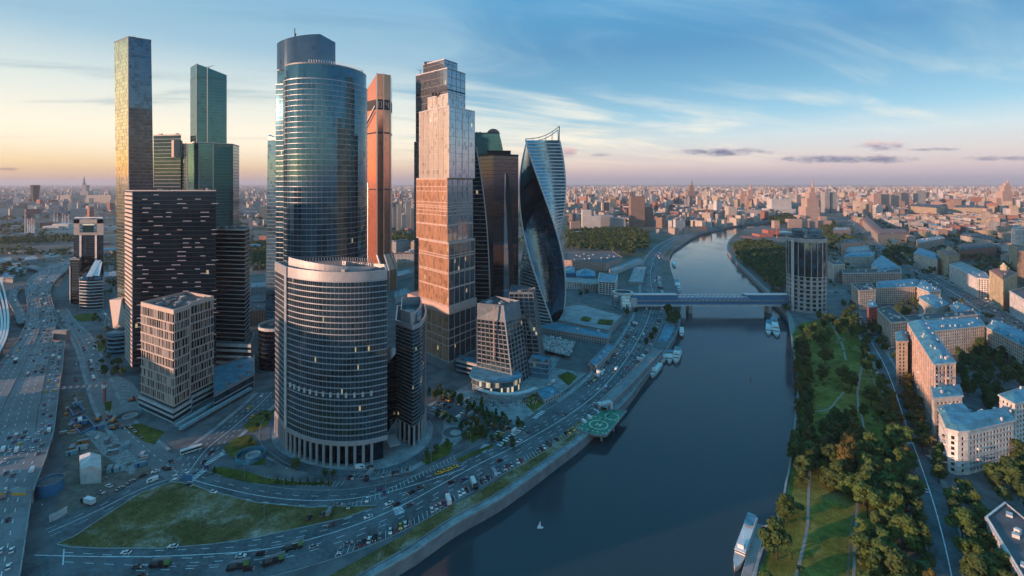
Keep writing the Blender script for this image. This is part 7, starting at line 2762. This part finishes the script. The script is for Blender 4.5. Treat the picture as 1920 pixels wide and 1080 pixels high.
# floating restaurant at the quay
P = ccw(GL([(1231, 648), (1252, 650), (1268, 622), (1262, 613), (1246, 614)], WZ + 1))
t = tower('floating_restaurant', 'floating blue-roofed restaurant moored below the bridge pavilion', P, 'restaurant', WZ)
o = MB(); o.prism(P, WZ - .5, WZ + 1.2); o.build('pontoon', M['grey'], t)
o = MB(); o.prism(inset(P, 1.5), WZ + 1.2, WZ + 5.5, r=.3); o.build('saloon_glass', GLS['slate'], t)
hip(t, inset(P, .5), WZ + 5.5, 2.5, 5, M['roofteal'])
# quay terrace with its raised walk, downstream of the landing
LT = curve(GL([(1128, 772), (1160, 742), (1190, 712), (1216, 684), (1236, 662)]), 4)
t = thing('quay_terrace', 'long raised quay terrace with blue-grey walls between the helipad and the excursion boats', 'terrace', (*LT[0], 0))
o = MB(); A_, B_ = offset_line(LT, 5), offset_line(LT, -4)
o.ribbon(B_, A_, 4, 4); o.ribbon(A_, A_, 4, 0); o.ribbon(B_, B_, 0, 4); o.build('terrace', M['stone'], t)
o = MB()
for Q in (A_, B_):
    for p, q_ in zip(Q, Q[1:]):
        o.bar((*p, 4.6), (*q_, 4.6), .4, 1.1)
o.build('balustrade', M['kerb'], t)
o = MB(); o.box(*G(1134, 766), 0, 5, 12, 5, .3); o.build('gatehouse', M['offwhite'], t)
for k in range(3):
    o = MB(); x, y = G(1128 + 6 * k, 769); o.box(x, y - .5, 0, 3.6, 2.2, 1, .3); o.build('gate', M['dark'], t)

# ------------------------------------------------------------------ helipad
hp = [(1080, 803), (1122, 767), (1174, 770), (1137, 816)]
hz_ = 1.0
A_, B_, C_, D_ = [Vector(G(x, y, hz_)) for x, y in hp]
P = [A_, D_, C_, B_]
front = [A_.lerp(D_, s) + Vector((0, -1)) * 3.0 * math.sin(math.pi * s) for s in (0, .2, .4, .6, .8)]
P = ccw([tuple(p) for p in front] + [tuple(D_), tuple(C_), tuple(B_)])
ctr = (A_ + B_ + C_ + D_) / 4
t = thing('helipad', 'green helicopter landing platform on posts over the river, marked with a white H', 'helipad', (ctr.x, ctr.y, 0))
o = MB(); o.prism(P, hz_ - 1.6, hz_); o.build('platform', mat('green deck paint', (.035, .20, .13), .7, vary=.2), t)
o = MB(); ringband(o, P, hz_ - 1.0, hz_ + .25, .4, .4); o.build('edge_rim', M['grey'], t)
U, V_ = (D_ - A_).normalized(), (B_ - A_).normalized()
lu, lv = (D_ - A_).length, (B_ - A_).length
wp = mat('pad paint', (.62, .66, .45), .7, vary=.1)


def at(u, v):
    p = A_ + U * (u * lu) + V_ * (v * lv)
    return p


def ring(cu, cv, r_, w_, name='ring_marking'):
    p = at(cu, cv)
    o_ = MB()
    n = 40
    for i in range(n):
        a0, a1 = 6.2832 * i / n, 6.2832 * (i + 1) / n
        o_.face([(p.x + r0 * math.cos(a), p.y + r0 * math.sin(a), hz_ + .03) for r0, a in ((r_ - w_, a0), (r_, a0), (r_, a1), (r_ - w_, a1))])
    o_.build(name, wp, t)


ring(.5, .34, 7.0, .8)
ring(.62, .80, 5.4, .5)
p = at(.5, .34)
for nm, (u0, v0, u1, v1) in dict(a=(-1.5, -2.4, -1.5, 2.4), b=(1.5, -2.4, 1.5, 2.4), c=(-1.5, 0, 1.5, 0)).items():
    e0, e1 = p + U * u0 + V_ * v0, p + U * u1 + V_ * v1
    o = MB(); o.bar((e0.x, e0.y, hz_ + .05), (e1.x, e1.y, hz_ + .05), 1.0, .05); o.build('letter_stroke', wp, t)
for k in range(5):
    for s in (.06, .94):
        e0, e1 = at(s, .04 + k * .14), at(s, .10 + k * .14)
        o = MB(); o.bar((e0.x, e0.y, hz_ + .05), (e1.x, e1.y, hz_ + .05), .7, .05); o.build('dash', wp, t)
    for s in (.05, .64):
        e0, e1 = at(.12 + k * .17, s), at(.21 + k * .17, s)
        o = MB(); o.bar((e0.x, e0.y, hz_ + .05), (e1.x, e1.y, hz_ + .05), .7, .05); o.build('dash', wp, t)
for u, v in ((.3, .12), (.75, .12), (.8, .6), (.5, .3)):
    p = at(u, v); o = MB(); o.tube(p.x, p.y, WZ - 2, hz_ - 1.6, .9, n=8); o.build('post', M['concrete'], t)

# ------------------------------------------------------------------ building site, kerbside things
def gabled(name, label, px, h, rise, wall, roof, cat):
    P = ccw(GL(px, h))
    t = tower(name, label, P, cat)
    o = MB(); o.prism(P, 0, h, top=False); o.build('wall', wall, t)
    m0, m1 = (Vector(P[0]) + Vector(P[1])) / 2, (Vector(P[2]) + Vector(P[3])) / 2
    for a, b in ((0, 3), (1, 2)):
        o = MB()
        pa, pb = (P[a], P[b]) if a else (P[b], P[a])
        ma, mb_ = (m0, m1) if a else (m1, m0)
        o.face([(*pa, h), (*pb, h), (mb_.x, mb_.y, h + rise), (ma.x, ma.y, h + rise)])
        o.build('roof_slope', roof, t)
    o = MB(); o.face([(*P[0], h), (*P[1], h), (m0.x, m0.y, h + rise)]); o.face([(*P[2], h), (*P[3], h), (m1.x, m1.y, h + rise)]); o.build('gable', wall, t)
    return t


t = gabled('site_shed', 'pale shed with a white gabled roof on the building site', [(151, 880), (190, 878), (189, 853), (149, 854)], 9, 2.0, M['offwhite'], M['offwhite'], 'shed')
for k in range(3):
    X, Y = G(158 + k * 12, 905); o = MB(); o.box(X, Y + .4, 5, 6.5, 2, .3); o.build('window', WIN, t)
X, Y = G(94, 922)
t = thing('storage_tank', 'round open blue tank beside the elevated road', 'tank', (X, Y, 0))
o = MB(); o.tube(X, Y, 0, 7, 6.2, n=20, cap=False); o.build('shell', M['bluewrap'], t)
o = MB(); o.tube(X, Y, 0, 6.0, 5.9, n=20); o.build('fill', M['dconcrete'], t)
o = MB()
for k in range(20):
    a0, a1 = 6.2832 * k / 20, 6.2832 * (k + 1) / 20
    o.bar((X + 6.2 * math.cos(a0), Y + 6.2 * math.sin(a0), 7), (X + 6.2 * math.cos(a1), Y + 6.2 * math.sin(a1), 7), .3)
o.build('rim', M['grey'], t)
a, b = G(112, 742, 6), G(196, 728, 12)
t = thing('crane_jib', 'red and white lattice crane jib reaching across the site towards the elevated road', 'crane', (*b, 0))
o = MB()
dv = Vector((*b, 14)) - Vector((*a, 12))
for s in range(14):
    p, q_ = Vector((*a, 12)) + dv * (s / 14), Vector((*a, 12)) + dv * ((s + 1) / 14)
    for w0, z0_ in ((-.7, 0), (.7, 0), (0, 1.3)):
        o.bar((p.x, p.y + w0, p.z + z0_), (q_.x, q_.y + w0, q_.z + z0_), .28, mi=s % 2)
    o.bar((p.x, p.y - .7, p.z), (q_.x, q_.y, q_.z + 1.3), .2, mi=s % 2)
    o.bar((p.x, p.y + .7, p.z), (q_.x, q_.y, q_.z + 1.3), .2, mi=s % 2)
o.build('jib', [M['redpaint'], M['white']], t, kind='stuff')
o = MB(); o.bar((*b, 0), (*b, 17), 1.6); o.build('mast', M['redpaint'], t)
o = MB(); o.box(b[0], b[1], 12.5, 15, 2.4, 2.4); o.build('cab', M['white'], t)
sr = random.Random(8)
slab = []
SITE = [(118, 770), (140, 745), (180, 770), (230, 812), (285, 850), (270, 880), (205, 895), (196, 850), (140, 850), (125, 900), (118, 840)]
SP = GL(SITE)
tries = 0
while len(slab) < 44 and tries < 5000:
    tries += 1
    x, y = sr.uniform(112, 290), sr.uniform(740, 900)
    if not inside((x, y), SITE):
        continue
    X, Y = G(x, y)
    u = sr.random()
    a = sr.choice([.5, 2.07]) + sr.uniform(-.15, .15)
    if u < .4:
        o = MB(); o.box(0, 0, 0, 2.6, 6, 2.4, a); cl = sr.choice(['bluewrap', 'white', 'orange', 'grey', 'teal', 'offwhite'])
        me_ = o.build('site_container', M[cl]); me_.location = (X, Y, .1)
        b_ = MB(); b_.box(0, 0, 2.6, 2.72, 6.2, 2.6, a); r_ = b_.build('roof', M['rooflight']); r_.parent = me_
        b_ = MB(); b_.box(-math.cos(a) * 1 + math.sin(a) * 1.22, -math.sin(a) * 1 - math.cos(a) * 1.22, 0, 2.1, .9, .08, a); r_ = b_.build('door', M['dark']); r_.parent = me_
        tag(me_, '', 'container', 'site containers'); slab.append((me_, f"{dict(bluewrap='blue', offwhite='dirty white').get(cl, cl)} site container", 'on the building site by the elevated road'))
    elif u < .75:
        bm_ = bmesh.new(); bmesh.ops.create_icosphere(bm_, subdivisions=2, radius=1)
        s_ = sr.uniform(1.2, 2.8)
        for v in bm_.verts:
            v.co = Vector((v.co.x * s_ * sr.uniform(.8, 1.2), v.co.y * s_ * sr.uniform(.8, 1.2), max(-.1, v.co.z) * s_ * .5 * sr.uniform(.7, 1.3)))
        me_ = bpy.data.meshes.new('rubble_heap'); bm_.to_mesh(me_); bm_.free(); cl = sr.choice(['rubble', 'soil', 'dconcrete']); me_.materials.append(M[cl])
        o = link('rubble_heap', me_); o.location = (X, Y, .1); tag(o, '', 'heap', 'heaps on the building site'); slab.append((o, f"{dict(rubble='pale rubble', soil='brown earth', dconcrete='dark spoil')[cl]} heap", 'on the building site'))
    else:
        t = thing('material_stack', '', 'stack', (X, Y, .1), 'stacks on the building site')
        for k in range(sr.randint(3, 6)):
            b_ = MB(); b_.box(X + sr.uniform(-.4, .4), Y + sr.uniform(-.3, .3), .12 + k * .5, .12 + k * .5 + .42, 5 - k * .3, 1.6, a)
            b_.build('beam', M[sr.choice(['beige', 'orange', 'grey', 'offwhite'])], t)
        slab.append((t, 'stack of beams', 'on the building site'))
name_by_distance(slab)
# excavator-coloured machines
for k, (x, y) in enumerate(((214, 805), (248, 752), (185, 790))):
    X, Y = G(x, y)
    t = thing('excavator', f"orange excavator, {nth(k + 1)} from the camera on the cleared site" if False else ['orange excavator on the service road edge', 'orange excavator among the pale demolition rubble', 'orange excavator in the middle of the site'][k], 'excavator', (X, Y, .1))
    for s in (-1, 1):
        o = MB(); o.box(X, Y + s * 1.1, .1, 1.0, 4, .6); o.build('track', M['dark'], t)
    o = MB(); o.box(X - .3, Y, 1.1, 2.4, 3.4, 2.6); o.build('body', M['orange'], t)
    o = MB(); o.box(X + .8, Y + .8, 2.4, 3.4, 1.4, 1.2); o.build('cab', CG, t)
    o = MB(); o.bar((X + 1, Y, 2), (X + 4, Y, 5), .5); o.bar((X + 4, Y, 5), (X + 6, Y, 1.5), .4); o.build('boom', M['orange'], t)
    o = MB(); o.box(X + 6, Y, .6, 1.6, 1, 1.2); o.build('bucket', M['dark'], t)
# excavated pit frames
for k, px in enumerate(([(133, 790), (160, 782), (178, 802), (150, 815)], [(128, 765), (146, 758), (158, 772), (138, 782)])):
    P = ccw(GL(px)); t = tower('pit_frame', ['larger dark excavation framed by steel walings', 'smaller dark excavation framed by steel walings'][k], P, 'pit')
    o = MB(); o.face([(*p, .2) for p in P]); o.build('pit_floor', M['dark'], t)
    for i in range(4):
        o = MB(); o.bar((*P[i], .7), (*P[(i + 1) % 4], .7), .8, 1.2); o.build('waling', M['bluewrap'], t)


def ringramp(px, r0, r1, h, label, m):
    X, Y = G(*px)
    t = thing('ramp_ring', label, 'ramp', (X, Y, 0))
    o = MB()
    P = arc(X, Y, r0, r0, 0, rad(350), 24)
    ringband(o, P, 0, h, .3, .3); o.build('outer_wall', m, t)
    o = MB(); o.face([(*p, .32) for p in P]); o.build('floor', M['dconcrete'], t)
    o = MB(); P = arc(X + r0 * .2, Y, r1, r1, 0, rad(350), 20); ringband(o, P, .33, h * .8, .2, .3); o.build('inner_wall', M['offwhite'], t)
    o = MB(); o.face([(*p, .4) for p in P]); o.build('inner_floor', M['rooflight'], t)


ringramp((470, 858), 8.6, 4.2, 3.0, 'round pale blue ramp well left of the curved office block', M['roofteal'])
ringramp((240, 784), 7.6, 4.6, 2.6, 'round grey ramp well beside the lawn of the framed apartment tower', M['stone'])
ringramp((850, 812), 8.0, 3.4, .7, 'oval pale basin in the garden by the dark companion tower', M['teal'])
# mobile cranes parked across the lower lanes
mcl = ['mobile crane with a bright green cab nearest the grass tip of the quay', 'mobile crane with a bright green cab second along the lower lanes', 'mobile crane with a bright green cab by the white van', 'mobile crane with a bright green cab nearest the frame bottom']
for k, (x, y, a) in enumerate(((548, 1030, .42), (512, 1056, .40), (300, 1062, .02), (446, 1066, .25))):
    X, Y = G(x, y)
    t = thing('mobile_crane', mcl[k], 'mobile crane', (X, Y, .12), 'mobile cranes on the lower lanes')
    ca, sa = math.cos(a), math.sin(a)
    pt = lambda u, v=0: (X + ca * u - sa * v, Y + sa * u + ca * v)
    o = MB(); o.box(X, Y, .7, 1.6, 9.5, 2.5, a); o.build('chassis', M['dark'], t)
    o = MB(); o.box(*pt(3.6), 1.6, 3.0, 2.2, 2.4, a); o.build('cab', PAINT['green'], t)
    o = MB(); o.box(*pt(-1.8), 1.6, 2.9, 3.0, 2.2, a); o.build('turntable', PAINT['grey'], t)
    o = MB(); o.bar((*pt(-3.5, .3), 3.1), (*pt(5.2, .3), 3.7), .8); o.build('boom', M['grey'], t)
    for u in (-3.6, -2.2, 1.2, 3.4):
        for v in (-1.15, 1.15):
            o = MB(); q_ = pt(u, v); o.box(*q_, .12, 1.1, 1.1, .35, a); o.build('wheel', TY, t)
# sign gantry over the near lanes
X0, Y0 = G(-8, 916, DZ + 8); X1, Y1 = G(57, 916, DZ + 8)
t = thing('sign_gantry', 'sign gantry with blue panels edged in yellow over the near lanes', 'sign', (X1, Y1, DZ))
o = MB(); o.bar((X0 - 12, Y0, DZ + 7), (X1 + 1, Y1, DZ + 7), .6); o.bar((X1 + 1, Y1, DZ), (X1 + 1, Y1, DZ + 7.5), .6); o.build('frame', M['grey'], t)
for xa_, xb_ in ((-8, 14), (28, 56)):
    a, b = G(xa_, 920, DZ + 6), G(xb_, 920, DZ + 6)
    o = MB(); o.prism(ccw([(a[0], Y1 - .6), (b[0], Y1 - .6), (b[0], Y1 - .35), (a[0], Y1 - .35)]), DZ + 5.6, DZ + 8.6); o.build('panel', M['teal'], t)
    o = MB(); o.prism(ccw([(a[0], Y1 - .75), (b[0], Y1 - .75), (b[0], Y1 - .62), (a[0], Y1 - .62)]), DZ + 4.8, DZ + 6.0); o.build('strip', M['yellow'], t)
# site fence panels and billboard
P0 = curve(GL([(92, 980), (110, 972), (126, 962)]), 4)
t = thing('site_fence', 'white panel fence at the corner below the elevated road', 'fence', (*P0[0], 0))
for a, b in zip(P0, P0[1:]):
    o = MB(); o.bar((*a, 2), (*b, 2), .2, 4); o.build('panel', M['offwhite'], t)
X, Y = G(351, 903)
t = thing('billboard', 'blue hoarding board at the tip of the dry verge', 'billboard', (X, Y, 0)); o = MB(); o.box(X, Y, 1, 4, 7, .4, -.2); o.build('board', M['bluewrap'], t); o = MB(); o.box(X, Y, 0, 1, .4, .3); o.build('post', M['dark'], t)
# crowd on the terrace reads as speckle
cb = MB()
crr = random.Random(3)
for k in range(260):
    a = crr.uniform(rad(-140), rad(-45)); r_ = crr.uniform(35, 44)
    X, Y = XZ(950, 425)[0] + r_ * math.cos(a), 428 + r_ * math.sin(a)
    cb.box(X, Y, .2, crr.uniform(.9, 1.75), .45, .35, 0, 0, 0, crr.choice([(.6, .6, .6), (.05, .05, .06), (.3, .1, .08), (.1, .15, .3), (.6, .5, .3)]))
m_, q_, b_ = principled('crowd clothes'); q_.l.new(q_.new('ShaderNodeAttribute', attribute_name='tone').outputs['Color'], b_.inputs['Base Color'])
o = cb.build('crowd', m_, None, kind='stuff', color=True); o['label'] = 'tiny people crowding the terrace round the glass pavilion'
# railings of white-striped canopy rails at the far left and the green-white station roof
for k, (p) in enumerate(([(0, 520), (8, 548), (14, 580), (15, 610), (8, 640), (-20, 690)], [(-8, 530), (2, 556), (8, 584), (9, 612), (2, 640), (-26, 690)], [(-16, 540), (-4, 566), (2, 590), (3, 614), (-4, 640), (-32, 690)])):
    P = curve(GL(p, 9), 5)
    t = thing('rail_viaduct', f"{['outer', 'middle', 'inner'][k]} white curved rail viaduct strip at the frame edge beyond the slip road", 'viaduct', (*P[0], 0))
    o = MB()
    for a, b in zip(P, P[1:]):
        o.bar((*a, 9), (*b, 9), 2.0, 1.2)
    o.build('track_slab', M['white'], t)
    for x, y, a in resample(P, 30):
        o = MB(); o.box(x, y, 0, 8.4, 1.5, 1.5, a); o.build('pier', M['concrete'], t)
# street lamps
LM = {}
lb = MB(); lb.tube(0, 0, 0, 10, .16, .1, 6)
pole = bpy.data.meshes.new('pole'); pole.from_pydata(lb.v, [], lb.f); pole.materials.append(M['grey'])
lb = MB(); lb.bar((0, 0, 10), (2.2, 0, 10.4), .12)
arm = bpy.data.meshes.new('arm'); arm.from_pydata(lb.v, [], lb.f); arm.materials.append(M['grey'])
lb = MB(); lb.box(2.4, 0, 10.3, 10.5, .9, .35)
lhead = bpy.data.meshes.new('lamp_head'); lhead.from_pydata(lb.v, [], lb.f); lhead.materials.append(M['offwhite'])
ll = []


def lamps(P, gap, z, where, side=0.0):
    for x, y, a in resample(P, gap):
        px = PX(x, y)
        if not (0 < px[0] < 1920 and y > 200):
            continue
        t = thing('street_lamp', '', 'street lamp', (x, y, z), 'street lamps ' + where)
        t.rotation_euler = (0, 0, a + math.pi / 2 + side)
        for nm, me_ in (('pole', pole), ('arm', arm), ('lamp_head', lhead)):
            link(nm, me_, t)
        ll.append((t, 'grey street lamp', where))


lamps(offset_line(EMBP, 19.5)[10:90], 32, 0, 'on the tower side of the embankment road')
lamps(offset_line(EMBP, -17.5)[20:90], 32, 0, 'on the river side of the embankment road', math.pi)
lamps(offset_line(INNP, 9.5), 28, 0, 'along the inner road')
lamps(mid[:44], 36, DZ, 'on the median of the elevated road')
lamps(offset_line(PRP, 8), 30, 0, 'along the park road')
name_by_distance(ll)
